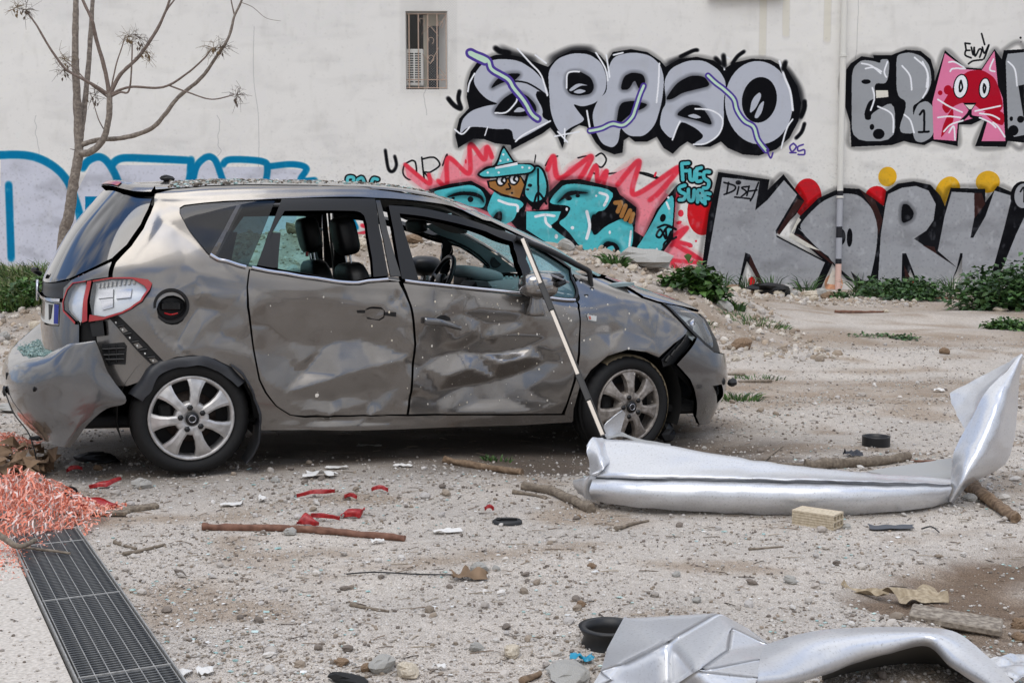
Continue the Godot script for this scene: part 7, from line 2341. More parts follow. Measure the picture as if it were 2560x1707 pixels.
	put("curled_flap", sheet_mesh([
		[Vector3(2.353, 0.462, -6.729), Vector3(2.439, 0.527, -6.674), Vector3(2.538, 0.605, -6.581), Vector3(2.614, 0.704, -6.439)],
		[Vector3(2.32, 0.401, -6.563), Vector3(2.394, 0.47, -6.509), Vector3(2.481, 0.564, -6.457), Vector3(2.614, 0.701, -6.435)],
		[Vector3(2.282, 0.337, -6.276), Vector3(2.344, 0.426, -6.314), Vector3(2.415, 0.525, -6.353), Vector3(2.614, 0.697, -6.43)]
	], 6, 6, 0.003, 0.008), silver, a)
	put("back_flange", sheet_mesh([
		[Vector3(1.803, 0.115, -6.317), Vector3(2.056, 0.111, -6.517), Vector3(2.39, 0.102, -6.767)],
		[Vector3(1.846, 0.115, -6.256), Vector3(2.059, 0.093, -6.365), Vector3(2.286, 0.095, -6.465)],
		[Vector3(1.863, 0.109, -6.246), Vector3(2.043, 0.087, -6.314), Vector3(2.251, 0.069, -6.363)]
	], 6, 4, 0.003, 0.004), under, a)
	put("back_flange", sheet_mesh([
		[Vector3(0.483, 0.278, -6.431), Vector3(0.56, 0.284, -6.532), Vector3(0.65, 0.258, -6.48), Vector3(0.803, 0.251, -6.329)],
		[Vector3(0.485, 0.279, -6.351), Vector3(0.572, 0.276, -6.431), Vector3(0.648, 0.258, -6.379), Vector3(0.796, 0.253, -6.269)]
	], 4, 4, 0.003, 0.006), under, a)
	put("torn_tab", sheet_mesh([
		[Vector3(0.479, 0.281, -6.412), Vector3(0.475, 0.345, -6.397), Vector3(0.55, 0.406, -6.443)],
		[Vector3(0.513, 0.278, -6.431), Vector3(0.521, 0.344, -6.457), Vector3(0.574, 0.404, -6.493)],
		[Vector3(0.559, 0.281, -6.512), Vector3(0.571, 0.309, -6.515), Vector3(0.591, 0.381, -6.541)]
	], 4, 4, 0.003, 0.006), silver, a)
	put("crumpled_end", sheet_mesh([
		[Vector3(0.461, 0.298, -6.273), Vector3(0.399, 0.308, -6.193), Vector3(0.369, 0.282, -6.131)],
		[Vector3(0.479, 0.231, -6.166), Vector3(0.427, 0.245, -6.027), Vector3(0.376, 0.203, -6.104)],
		[Vector3(0.486, 0.204, -6.124), Vector3(0.435, 0.188, -5.982), Vector3(0.379, 0.123, -6.076)],
		[Vector3(0.415, 0.159, -6.019), Vector3(0.355, 0.142, -5.998), Vector3(0.305, 0.111, -6.115)],
		[Vector3(0.395, 0.035, -6.028), Vector3(0.352, 0.045, -6.029), Vector3(0.326, 0.039, -6.129)]
	], 6, 6, 0.003, 0.012), silver, a)
	var b := thing("crumpled_body_panel", "big crumpled silver car panel in the foreground at the bottom edge", "metal panel")
	# folded facets of its left half
	var f := {"a": Vector3(0.336, 0.184, -3.692), "b": Vector3(0.472, 0.197, -3.674), "c": Vector3(0.6, 0.235, -3.577), "d": Vector3(0.686, 0.184, -3.592), "e": Vector3(0.712, 0.193, -3.412), "f": Vector3(0.264, 0.182, -3.411), "g": Vector3(0.425, 0.237, -3.316), "h": Vector3(0.275, 0.224, -3.154), "i": Vector3(0.446, 0.271, -2.977), "j": Vector3(0.604, 0.241, -3.015), "k": Vector3(0.228, 0.205, -3.162), "l": Vector3(0.419, 0.127, -3.246), "n": Vector3(0.192, 0.207, -3.032), "o": Vector3(0.48, 0.248, -2.915), "p": Vector3(0.569, 0.246, -2.915), "q": Vector3(0.645, 0.228, -3.194), "r": Vector3(0.571, 0.231, -3.255), "s": Vector3(0.363, 0.071, -3.954), "t": Vector3(0.652, 0.112, -3.907), "u": Vector3(0.812, 0.057, -3.802), "v": Vector3(0.247, 0.205, -3.112), "w": Vector3(0.609, 0.243, -3.417)}
	var faces := ["afg", "agb", "bgc", "fhg", "fkh", "khv", "knv", "vhl", "nvl", "hgl", "gil", "gci", "cwi", "wri", "cdw", "dew", "ewr", "erq", "riq", "iqj", "ilo", "ioj", "jop", "abs", "bts", "bct", "cdt", "dut", "deu"]
	put("panel", creased(f, faces), silver, b)
	put("bent_rim", sheet_mesh([
		[Vector3(0.649, 0.224, -3.214), Vector3(0.707, 0.203, -3.383), Vector3(0.858, 0.209, -3.474), Vector3(0.981, 0.205, -3.514), Vector3(1.099, 0.202, -3.533), Vector3(1.24, 0.2, -3.513), Vector3(1.269, 0.203, -3.363), Vector3(1.269, 0.197, -3.091)],
		[Vector3(0.624, 0.233, -3.114), Vector3(0.707, 0.222, -3.234), Vector3(0.829, 0.218, -3.334), Vector3(0.945, 0.218, -3.384), Vector3(1.063, 0.22, -3.415), Vector3(1.189, 0.216, -3.414), Vector3(1.222, 0.205, -3.293), Vector3(1.228, 0.212, -3.052)],
		[Vector3(0.606, 0.231, -3.034), Vector3(0.697, 0.205, -3.112), Vector3(0.829, 0.175, -3.27), Vector3(0.937, 0.179, -3.351), Vector3(1.032, 0.19, -3.382), Vector3(1.157, 0.202, -3.413), Vector3(1.187, 0.185, -3.291), Vector3(1.201, 0.205, -3.072)],
		[Vector3(0.599, 0.207, -3.032), Vector3(0.733, 0.15, -3.228), Vector3(0.859, 0.127, -3.366), Vector3(0.959, 0.138, -3.427), Vector3(1.056, 0.153, -3.459), Vector3(1.17, 0.172, -3.471), Vector3(1.205, 0.148, -3.368), Vector3(1.215, 0.165, -3.159)]
	], 7, 4, 0.003, 0.002), silver, b)
	put("inner_face", sheet_mesh([
		[Vector3(0.885, 0.094, -3.504), Vector3(0.997, 0.108, -3.565), Vector3(1.1, 0.117, -3.606), Vector3(1.223, 0.137, -3.608), Vector3(1.277, 0.096, -3.564), Vector3(1.309, 0.085, -3.403)],
		[Vector3(0.959, -0.076, -3.79), Vector3(1.09, -0.094, -3.889), Vector3(1.23, -0.093, -3.939), Vector3(1.356, -0.093, -3.939), Vector3(1.415, -0.076, -3.84), Vector3(1.451, -0.052, -3.692)]
	], 6, 5, 0.003, 0.002), under_in_shade, b)
	var c := sheet_mesh([[Vector3(1.411, 0.073, -3.622), Vector3(1.473, 0.076, -3.653), Vector3(1.569, 0.064, -3.702)], [Vector3(1.39, 0.087, -3.523), Vector3(1.433, 0.096, -3.524), Vector3(1.508, 0.088, -3.553)], [Vector3(1.385, 0.099, -3.404), Vector3(1.413, 0.107, -3.405), Vector3(1.465, 0.106, -3.424)]], 8, 8, 0.002, 0.03)
	single("crumpled_scrap", c, silver, Vector3.ZERO, "small wrinkled silver metal scrap at the bottom right corner", "metal scrap")
	# strip leaning against the door pillar
	var top: Vector3 = Vector3(0.057, 1.289, -6.953)
	var low: Vector3 = Vector3(0.458, 0.306, -6.293)
	var pole := thing("trim_strip", "thin champagne trim strip with black taped sections leaning against the car", "trim strip", low)
	var d := (top - low)
	var up := d.normalized()
	var side := up.cross(Vector3(0, 0, 1)).normalized()
	var face := side.cross(up).normalized()
	var gold := plain_mat(Color(0.56, 0.54, 0.52), 0.3, 0.7)
	for s in [[0.0, 0.165, gold], [0.165, 0.29, mats.black], [0.29, 0.615, gold], [0.615, 0.755, mats.black], [0.755, 1.0, gold]]:
		var l: float = (s[1] - s[0]) * d.length()
		var wide: float = 0.024 if s[2] == gold else 0.031
		var m := put("strip_section" if s[2] == gold else "tape_wrap", box_mesh(Vector3(wide, l, 0.012 if s[2] == gold else 0.018), 0.003), s[2], pole)
		m.transform = Transform3D(Basis(side, up, face), d * (s[0] + s[1]) / 2)
	var edge := put("rubber_lip", box_mesh(Vector3(0.006, d.length() * 0.99, 0.014), 0.001), mats.black, pole)
	edge.transform = Transform3D(Basis(side, up, face), d * 0.5 + side * 0.0155)


# ---------------------------------------------------------------- drain, net, litter
func stick(pts: Array, r0: float, r1: float, m: Material, label: String, category := "stick", called := "stick") -> Node3D:
	var q := []
	var b := on_ground(pts[0])
	var i := 0
	for p in pts:
		q.append(on_ground(p, lerpf(r0, r1, float(i) / (pts.size() - 1)) * 0.85) - b)
		i += 1
	return single(called, tube_mesh(q, r0, r1, 10, 9, 0.16), m, b, label, category)


func rock(p: Vector3, size: float, m: Material, label: String, sd: int, stretch := Vector3(1, 0.65, 0.8), called := "stone", category := "stone") -> Node3D:
	var o := single(called, rock_mesh(sd, stretch, 0.35, 8, 12), m, on_ground(p, size * stretch.y * 0.3), label, category)
	o.scale = Vector3.ONE * size
	o.rotation.y = sd * 1.7
	return o


# a sheet folded along the edges of its faces: split fine, the folds eased a little
func creased(points: Dictionary, faces: Array) -> ArrayMesh:
	var v := []
	var idx := []
	var where := {}
	for k in points:
		where[k] = v.size()
		v.append(points[k])
	for t in faces:
		idx.append([where[t[0]], where[t[1]], where[t[2]]])
	for level in 3:
		var mids := {}
		var next := []
		for t in idx:
			var m := []
			for e in 3:
				var a: int = t[e]
				var b: int = t[(e + 1) % 3]
				var key := Vector2i(mini(a, b), maxi(a, b))
				if not mids.has(key):
					mids[key] = v.size()
					v.append((v[a] + v[b]) / 2)
				m.append(mids[key])
			next.append_array([[t[0], m[0], m[2]], [m[0], t[1], m[1]], [m[2], m[1], t[2]], [m[0], m[1], m[2]]])
		idx = next
		if level < 2:
			continue
		for pass_ in 2:
			var sum := []
			var n := []
			for p in v:
				sum.append(Vector3.ZERO)
				n.append(0)
			var count := {}
			for t in idx:
				for e in 3:
					var key := Vector2i(mini(t[e], t[(e + 1) % 3]), maxi(t[e], t[(e + 1) % 3]))
					count[key] = count.get(key, 0) + 1
			var rim := {}
			for key in count:
				if count[key] == 1:
					rim[key.x] = true
					rim[key.y] = true
				sum[key.x] += v[key.y]
				sum[key.y] += v[key.x]
				n[key.x] += 1
				n[key.y] += 1
			for i in v.size():
				if n[i] and not rim.has(i):
					v[i] = (v[i] as Vector3).lerp(sum[i] / n[i], 0.6)
	var st := begin()
	st.set_smooth_group(0)
	for t in idx:
		tri(st, v[t[0]], v[t[1]], v[t[2]])
	return done(st)


func shard(p: Vector3, outline: Array, m: Material, label: String, called: String, category: String, tilt := Vector3(-1.45, 0, 0), thick := 0.004, up := 0.006) -> Node3D:
	var o := single(called, prism_mesh(outline, thick), m, on_ground(p, up), label, category)
	o.rotation = tilt
	return o


func build_debris() -> void:
	# drain channel: frame, seven long bars, cross bars
	var dir := Vector3(0.4535, 0, 0.8913)
	var across := Vector3(0.8913, 0, -0.4535)
	var start := Vector3(-2.05, 0.0, -5.42)
	var steel := grain_mat(Color(0.30, 0.31, 0.32), Color(0.52, 0.52, 0.51), 0.5, 5.0, 0.03, 91, 0.0, 0.5)
	var pale := grain_mat(Color(0.48, 0.48, 0.47), Color(0.72, 0.71, 0.69), 0.6, 5.0, 0.03, 92, 0.0, 0.2)
	var drain := thing("drain_grate", "long steel drain grating set in the ground at the lower left", "drain grate", start)
	var turn := Basis(across, Vector3.UP, -dir * -1.0)
	turn = Basis(across, Vector3.UP, across.cross(Vector3.UP))
	var along := turn.z if turn.z.dot(dir) > 0 else -turn.z
	var total := 3.4
	put("trench_shade", box_mesh(Vector3(0.29, 0.02, total)), plain_mat(lin(0.012, 0.012, 0.013), 0.9), drain).transform = Transform3D(turn, along * total / 2 + Vector3(0, -0.004, 0))  # near-black sheet, painted shade in place of a real recess below the bars
	for s in [-0.140, 0.140]:
		put("frame", box_mesh(Vector3(0.005, 0.05, total), 0.001), pale, drain).transform = Transform3D(turn, along * total / 2 + across * s + Vector3(0, 0.011, 0))
	for k in 7:
		put("long_bar", box_mesh(Vector3(0.0028, 0.024, total), 0.0004), pale, drain).transform = Transform3D(turn, along * total / 2 + across * (-0.129 + k * 0.043) + Vector3(0, 0.0205, 0))
	var slat := box_mesh(Vector3(0.262, 0.014, 0.007))
	for k in 152:
		put("cross_bar", slat, steel, drain).transform = Transform3D(turn, along * (0.02 + k * 0.0222) + Vector3(0, 0.0235, 0))
	for k in 4:
		put("joint_bar", box_mesh(Vector3(0.268, 0.022, 0.006), 0.001), pale, drain).transform = Transform3D(turn, along * (0.26 + k * 0.86) + Vector3(0, 0.0225, 0))
	# concrete apron to the left of it
	var st := begin()
	st.set_smooth_group(-1)
	var e0 := start - across * 0.151 - along * 0.3
	var e1 := e0 + along * 4.2
	for k in 16:
		var a := e0.lerp(e1, k / 16.0)
		var b := e0.lerp(e1, (k + 1) / 16.0)
		var la := a - across * 3.0
		var lb := b - across * 3.0
		quad(st, la + Vector3(0, 0.024, 0), a + Vector3(0, 0.024, 0), b + Vector3(0, 0.024, 0), lb + Vector3(0, 0.024, 0))
		quad(st, a + Vector3(0, 0.024, 0), a + Vector3(0, -0.05, 0), b + Vector3(0, -0.05, 0), b + Vector3(0, 0.024, 0))
	var apron := grain_mat(Color(0.66, 0.63, 0.59), Color(0.84, 0.81, 0.77), 0.95, 3.2, 0.06, 93, 0.4)
	structure(put("concrete_pavement", done(st), apron))
	# orange net heaped on the end of the drain
	var net_mat := plain_mat(Color.WHITE, 0.5)
	net_mat.vertex_color_use_as_albedo = true
	net_mat.backlight_enabled = true
	net_mat.backlight = Color(0.35, 0.10, 0.06)
	for h in [[Vector3(-2.232, 0, -5.654), 0.37, 0.36, 0.27, 36, 5, "orange plastic safety net heaped over the end of the drain"], [Vector3(-3.144, 0, -7.585), 0.22, 0.25, 0.13, 20, 6, "small heap of pale orange net below the loose bumper"]]:
		var heap := begin()
		heap.set_smooth_group(-1)
		var c := on_ground(h[0])
		var n: int = h[4]
		var pt := func(i: int, j: int):
			var u: float = (i + 0.5 * (j % 2)) / n * 2 - 1
			var v: float = float(j) / n * 2 - 1
			var p := Vector3(u * h[1], 0, v * h[2])
			var r := minf(1.0, sqrt(u * u + v * v))
			p.y = 0.012 + h[3] * pow(1.0 - r, 0.8) * (0.8 + 0.45 * mid_noise.get_noise_2d(u * 2.2 + h[5], v * 2.2))
			var q := p * 3.0 + Vector3(h[5], 0, 0)
			return p + Vector3(fine_noise.get_noise_3dv(q), 0.7 * absf(fine_noise.get_noise_3dv(q + Vector3(5, 5, 5))), fine_noise.get_noise_3dv(q + Vector3(9, 2, 4))) * 0.03
		for layer in 2:
			for j in n * 2 - 1:
				for i in n:
					var a: Vector3 = pt.call(i + layer * 3, j) * Vector3(1.0 - 0.1 * layer, 1.0 - 0.2 * layer, 1) if layer else pt.call(i, j)
					if layer:
						a = Vector3(pt.call(i, j).x * (0.95 - 0.2 * layer), pt.call(i, j).y * (1.1 - 0.25 * layer) + rng.randf() * 0.02, pt.call(i, j).z * (0.9 - 0.15 * layer))
					for t in 2:
						var ii := i + (t if j % 2 else t - 1)
						var b: Vector3 = pt.call(ii, j + 1)
						if layer:
							b = Vector3(b.x * (0.95 - 0.2 * layer), b.y * (1.1 - 0.25 * layer), b.z * (0.9 - 0.15 * layer))
						if a.distance_to(b) > 0.13:
							continue
						var red := rng.randf()
						heap.set_color(Color(0.78, 0.22, 0.12).lerp(Color(0.84, 0.50, 0.40), red) if red < 0.75 else Color(0.84, 0.72, 0.66))
						var d := (b - a).normalized()
						var w := d.cross(Vector3(rng.randfn(), 1.0, rng.randfn()).normalized()).normalized() * rng.randf_range(0.0015, 0.0045)
						var m := (a + b) / 2 + Vector3(rng.randfn(), absf(rng.randfn()), rng.randfn()) * 0.006
						quad(heap, a - w, m - w, m + w, a + w)
						quad(heap, m - w, b - w, b + w, m + w)
		single("safety_net", done(heap), net_mat, c, h[6], "plastic net")
	st = begin()
	st.set_smooth_group(-1)
	for k in 120:
		var p := Vector3(rng.randfn() * 0.10, absf(rng.randfn()) * 0.06, rng.randfn() * 0.12)
		leaf(st, p, Vector3(rng.randfn(), rng.randfn() * 0.4, rng.randfn()).normalized(), Vector3(rng.randfn() * 0.5, 1, rng.randfn() * 0.5).normalized(), rng.randf_range(0.06, 0.14), rng.randf_range(0.02, 0.05), Color.WHITE, 0.4)
	structure(single("dry_leaves", done(st), plain_mat(lin(0.21, 0.135, 0.08), 0.9), on_ground(Vector3(-2.78, 0, -6.895), 0.02), "brown dry leaves piled behind the orange net", "leaves"), "stuff")
	# sticks and branches
	var brown := grain_mat(Color(0.34, 0.22, 0.17), Color(0.58, 0.43, 0.35), 0.85, 3.5, 0.02, 94, 0.3)
	stick([Vector3(-1.377, 0, -5.512), Vector3(-1.23, 0, -5.512), Vector3(-0.915, 0, -5.48), Vector3(-0.677, 0, -5.417), Vector3(-0.462, 0, -5.347)], 0.017, 0.014, brown, "long smooth brown branch lying left of centre in the foreground")
	stick([Vector3(-0.393, 0, -7.224), Vector3(-0.163, 0, -7.089), Vector3(0.058, 0, -6.933)], 0.021, 0.019, mats.stick, "thick greenish branch stub beside the muddy puddle")
	stick([Vector3(0.059, 0, -6.459), Vector3(0.207, 0, -6.308), Vector3(0.307, 0, -6.084), Vector3(0.377, 0, -5.912)], 0.022, 0.025, mats.grey_wood, "bent grey branch at the left end of the long silver panel")
	stick([Vector3(0.004, 0, -6.35), Vector3(0.086, 0, -6.308), Vector3(0.174, 0, -6.224)], 0.012, 0.006, mats.grey_wood, "short thin stick beside the bent grey branch")
	stick([Vector3(2.355, 0, -6.437), Vector3(2.343, 0, -6.163), Vector3(2.329, 0, -5.731)], 0.040, 0.026, mats.stick, "stout broken branch under the curled end of the silver panel")
	stick([Vector3(1.474, 0, -7.293), Vector3(1.582, 0, -7.57), Vector3(1.696, 0, -7.82)], 0.010, 0.006, mats.grey_wood, "short upright twig leaning behind the silver panel")
	stick([Vector3(1.317, 0, -7.196), Vector3(1.556, 0, -7.142), Vector3(1.761, 0, -7.062)], 0.012, 0.008, mats.grey_wood, "thin grey stick lying along the back of the silver panel")
	var log := stick([Vector3(1.644, 0, -6.984), Vector3(1.853, 0, -7.036), Vector3(2.097, 0, -7.115), Vector3(2.314, 0, -7.252)], 0.022, 0.017, mats.grey_wood, "split pale log behind the long silver panel")
	log.scale.y = 1.5
	stick([Vector3(2.302, 0, -7.196), Vector3(2.573, 0, -7.196)], 0.008, 0.008, brown, "thin dark rod running right from the split log")
	stick([Vector3(-1.704, 0, -5.309), Vector3(-1.643, 0, -5.25), Vector3(-1.576, 0, -5.192)], 0.008, 0.006, mats.grey_wood, "short crooked twig right of the drain")
	stick([Vector3(-1.601, 0, -5.099), Vector3(-1.535, 0, -5.163), Vector3(-1.471, 0, -5.25)], 0.009, 0.006, mats.grey_wood, "straight dark stick just below the crooked twig")
	stick([Vector3(0.465, 0, -5.545), Vector3(0.542, 0, -5.645), Vector3(0.631, 0, -5.731)], 0.012, 0.005, mats.grey_wood, "pale twig in front of the long silver panel")
	stick([Vector3(0.998, 0, -5.22), Vector3(1.151, 0, -5.25)], 0.006, 0.003, mats.grey_wood, "thin twig below the hollow brick")
	stick([Vector3(0.031, 0, -3.626), Vector3(0.084, 0, -3.699)], 0.012, 0.010, mats.stick, "broken pale stick at the bottom edge of the picture")
	stick([Vector3(-0.575, 0, -4.39), Vector3(-0.501, 0, -4.354), Vector3(-0.432, 0, -4.324)], 0.008, 0.004, mats.grey_wood, "small dark twig lying alone in the lower middle")
	stick([Vector3(4.337, 0, -16.897), Vector3(4.72, 0, -16.971), Vector3(4.991, 0, -16.897)], 0.022, 0.014, brown, "dark branch on the pale track in front of the silver letters")
	stick([Vector3(6.915, 0, -19.352), Vector3(6.377, 0, -19.548), Vector3(6.046, 0, -20.371)], 0.02, 0.012, brown, "long dark branch in front of the mallow bushes")
	stick([Vector3(-2.027, 0.045, -5.08), Vector3(-1.911, 0.045, -5.031), Vector3(-1.776, 0.045, -4.976)], 0.006, 0.005, mats.grey_wood, "dark twig lying across the end of the drain grating").position.y += 0.04
	stick([Vector3(-2.101, 0.05, -5.061), Vector3(-1.976, 0.09, -4.952), Vector3(-1.945, 0.1, -5.056)], 0.014, 0.010, mats.grey_wood, "bent pale stick on the orange net").position.y += 0.07
	for s in [[Vector3(-1.815, 0, -5.949), 0.24, 0.05, 0.6, "dark splintered board beside the red lens piece"], [Vector3(2.159, 0, -11.127), 0.30, 0.05, 0.0, "dark flat board on the soil right of the front bumper"], [Vector3(2.071, 0, -11.564), 0.16, 0.05, -0.1, "small reddish board piece on the far track"], [Vector3(-1.966, 0, -5.838), 0.34, 0.04, -0.08, "narrow board under the red lens shards at the left"]]:
		var o := single("board", box_mesh(Vector3(s[1], 0.02, s[2]), 0.004), mats.grey_wood, on_ground(s[0], 0.012), s[4], "board")
		o.rotation = Vector3(0.05, s[3], 0.03)
	var plank := single("plank", box_mesh(Vector3(0.30, 0.026, 0.13), 0.005), grain_mat(Color(0.36, 0.32, 0.28), Color(0.70, 0.66, 0.60), 0.9, 4.0, 0.03, 95, 0.5), on_ground(Vector3(1.527, 0, -4.239), 0.035), "weathered grey plank lying on the brown soil at the lower right", "plank")
	plank.rotation = Vector3(0.03, -0.42, -0.06)
	# hollow clay brick with six holes
	var clay := grain_mat(Color(0.68, 0.62, 0.52), Color(0.85, 0.80, 0.71), 0.95, 5.0, 0.04, 96, 0.4)
	var brick := CSGCombiner3D.new()
	brick.name = numbered("hollow_brick")
	var body := CSGBox3D.new()
	body.name = "brick_body"
	body.size = Vector3(0.205, 0.068, 0.10)
	body.material = clay
	brick.add_child(body)
	for r in 2:
		for c in 3:
			var hole := CSGBox3D.new()
			hole.name = "brick_hole"
			hole.operation = CSGShape3D.OPERATION_SUBTRACTION
			hole.size = Vector3(0.25, 0.023, 0.024)
			hole.position = Vector3(0, -0.015 + 0.030 * r, -0.031 + 0.031 * c)
			hole.material = clay
			brick.add_child(hole, true)
	for k in 5:
		var groove := CSGBox3D.new()
		groove.name = "brick_groove"
		groove.operation = CSGShape3D.OPERATION_SUBTRACTION
		groove.size = Vector3(0.3, 0.005, 0.006)
		groove.position = Vector3(0, -0.024 + 0.012 * k, 0.05)
		groove.material = clay
		brick.add_child(groove, true)
	add_child(brick)
	brick.position = on_ground(Vector3(1.39, 0, -5.645), 0.034)
	brick.rotation = Vector3(0.02, -0.70, 0.01)
	tag(brick, "pale hollow clay brick in front of the long silver panel", "brick")
	# black plastic rings
	for s in [[Vector3(2.282, 0, -7.82), 0.086, 0.068, "black plastic ring lying on the dirt behind the silver panel", 0.0], [Vector3(0.312, -0, -3.971), 0.084, 0.062, "black flanged plastic ring beside the crumpled foreground panel", 1.0]]:
		st = begin()
		var r: float = s[1]
		var hgt: float = s[2]
		var lip: float = 0.010 * s[4]
		lathe(st, Transform3D(Basis(Vector3.RIGHT, -PI / 2), Vector3.ZERO), [Vector2(r + lip * 0.6, 0), Vector2(r - 0.004 * s[4], hgt * 0.5), Vector2(r + lip, hgt * 0.86), Vector2(r + lip * 1.4, hgt), Vector2(r - 0.008, hgt), Vector2(r - 0.010, hgt * 0.5), Vector2(r - 0.008, 0)], 40)
		var o := single("plastic_ring", done(st), plain_mat(Color(0.075, 0.075, 0.08), 0.45), on_ground(s[0], -0.004), s[3], "plastic ring")
		if s[4] > 0:
			put("bolt", tube_mesh([Vector3(0.055, hgt * 0.4, 0.075), Vector3(0.058, hgt * 0.85, 0.078)], 0.004, 0.004, 6), mats.steel, o)
	# black cup lying on its side
	st = begin()
	lathe(st, Transform3D(), [Vector2(0.0, -0.05), Vector2(0.028, -0.05), Vector2(0.036, 0.0), Vector2(0.040, 0.004), Vector2(0.040, 0.012), Vector2(0.034, 0.012), Vector2(0.030, -0.004), Vector2(0.0, -0.006)], 28)
	var cup := single("black_cup", done(st), plain_mat(Color(0.05, 0.052, 0.07), 0.4), on_ground(Vector3(-2.185, 0, -6.143), 0.038), "round black plastic cup lying on its side by the orange net", "cup")
	cup.rotation = Vector3(-0.15, 0.5, 0)
	# oval black cover
	st = begin()
	lathe(st, Transform3D(Basis(Vector3.RIGHT, -PI / 2).scaled(Vector3(1, 1, 0.75)), Vector3.ZERO), [Vector2(0.070, 0.0), Vector2(0.068, 0.010), Vector2(0.060, 0.016), Vector2(0.050, 0.010), Vector2(0.0, 0.010)], 36)
	var lid := single("plastic_cover", done(st), plain_mat(Color(0.13, 0.135, 0.14), 0.5), on_ground(Vector3(-0.022, 0, -5.696), 0.004), "dark oval plastic fuel flap lying on the ground in the middle", "plastic cover")
	put("rib", box_mesh(Vector3(0.09, 0.014, 0.010), 0.002), mats.trim, lid).position = Vector3(0, 0.014, -0.01)
	put("rib", box_mesh(Vector3(0.02, 0.016, 0.03), 0.002), mats.trim, lid).position = Vector3(-0.04, 0.015, 0)
	# red lens shards
	var red := grain_mat(Color(0.48, 0.06, 0.07), Color(0.76, 0.38, 0.35), 0.35, 6.0, 0.03, 99)
	red.albedo_texture.color_ramp.add_point(0.6, Color(0.62, 0.05, 0.07))
	red.backlight_enabled = true
	red.backlight = Color(0.35, 0.02, 0.02)
	for s in [[Vector3(-0.922, 0, -5.595), [-0.05, 0, 0.0, 0.075, 0.02, 0.02, 0.05, -0.01, 0.03, -0.02], Vector3(-0.95, 0.3, 0), "upright red lens shard beside the long branch"], [Vector3(-0.861, 0, -5.696), [-0.06, 0.02, -0.02, 0.025, 0.05, -0.015, 0.07, -0.02, 0.0, -0.02], Vector3(-1.3, 0, 0.1), "narrow red lens strip behind the long branch"], [Vector3(-0.744, 0, -5.766), [-0.05, -0.015, 0.04, -0.02, 0.035, 0.02, 0.06, 0.03, -0.03, 0.03], Vector3(-0.9, 0.1, 0), "curved red lens shard above the branch's right half"], [Vector3(-0.978, 0, -6.194), [-0.09, -0.02, 0.06, 0.0, 0.09, 0.03, -0.02, 0.02], Vector3(-1.35, 0, 0.05), "flat red lens sliver in the middle of the gravel"], [Vector3(-0.673, 0, -6.329), [-0.04, 0, 0.04, -0.01, 0.03, 0.02, -0.03, 0.02], Vector3(-1.4, 0, 0), "tiny red lens chip below the rear door"], [Vector3(-2.043, 0, -6.006), [-0.12, -0.02, 0.10, -0.04, 0.14, 0.0, 0.06, 0.05, -0.10, 0.05], Vector3(-1.1, 0, -0.05), "large dark red lens piece by the drain's far end"], [Vector3(-2.134, 0, -6.503), [-0.07, -0.02, 0.02, -0.03, 0.08, 0.05, 0.0, 0.02], Vector3(-1.2, 0, 0.1), "pointed red lens piece below the rear wheel"], [Vector3(-2.424, 0, -6.895), [-0.04, -0.01, 0.04, 0.01, 0.02, 0.03, -0.03, 0.03], Vector3(-1.2, 0.2, 0), "small red lens piece in the shade of the bumper"], [Vector3(-0.798, 0, -6.143), [-0.03, 0, 0.03, -0.01, 0.02, 0.015], Vector3(-1.4, 0, 0), "small red chip above the curved shard"], [Vector3(-0.108, 0, -5.902), [-0.02, 0, 0.02, 0, 0.015, 0.015, -0.015, 0.015], Vector3(-1.4, 0, 0), "tiny red cap left of the oval cover"]]:
		var o := []
		for k in range(0, s[1].size(), 2):
			o.append(Vector2(s[1][k], s[1][k + 1]))
		var lo := 1.0
		var hi := -1.0
		for q in o:
			lo = minf(lo, q.x)
			hi = maxf(hi, q.x)
		var rows := []
		for r in 4:
			var row := []
			for c in 6:
				var x := lerpf(lo, hi, c / 5.0)
				var ys := []
				for k in o.size():
					var a: Vector2 = o[k]
					var b: Vector2 = o[(k + 1) % o.size()]
					if (a.x - x) * (b.x - x) <= 0.0 and absf(a.x - b.x) > 1e-5:
						ys.append(lerpf(a.y, b.y, (x - a.x) / (b.x - a.x)))
				var y0: float = ys.min() if ys.size() else 0.0
				var y1: float = ys.max() if ys.size() else 0.0
				row.append(Vector3(x + rng.randf_range(-0.004, 0.004), lerpf(y0, y1, r / 3.0) + rng.randf_range(-0.003, 0.003), 0.018 * sin(PI * r / 3.0) + 0.012 * sin(PI * c / 5.0)))
			rows.append(row)
		var piece := single("lens_shard", sheet_mesh(rows, 3, 3, 0.003), red, on_ground(s[0], 0.012), s[3], "lens shard")
		piece.rotation = s[2]
	# paper, card and rag
	var scrap := func(p: Vector3, w: float, d: float, hgt: float, m: Material, label: String, called: String, category: String, turn_ := 0.0):
		var rows := []
		for i in 5:
			var row := []
			for j in 6:
				var x := (j / 5.0 - 0.5) * w * (1.0 + rng.randf_range(-0.15, 0.15))
				var z := (i / 4.0 - 0.5) * d * (1.0 + rng.randf_range(-0.15, 0.15))
				row.append(Vector3(x, 0.006 + hgt * absf(rng.randfn()) * 0.6, z))
			rows.append(row)
		var o := single(called, sheet_mesh(rows, 3, 3, 0.0015), m, on_ground(p, 0.003), label, category)
		o.rotation.y = turn_
	scrap.call(Vector3(-1.038, 0, -6.735), 0.17, 0.12, 0.035, mats.paper, "crumpled white rag between the rear wheel and the branch", "rag", "rag")
	scrap.call(Vector3(-0.989, 0, -7.01), 0.12, 0.05, 0.006, mats.paper, "flat white card strip right of the crumpled rag", "paper_scrap", "paper", 0.1)
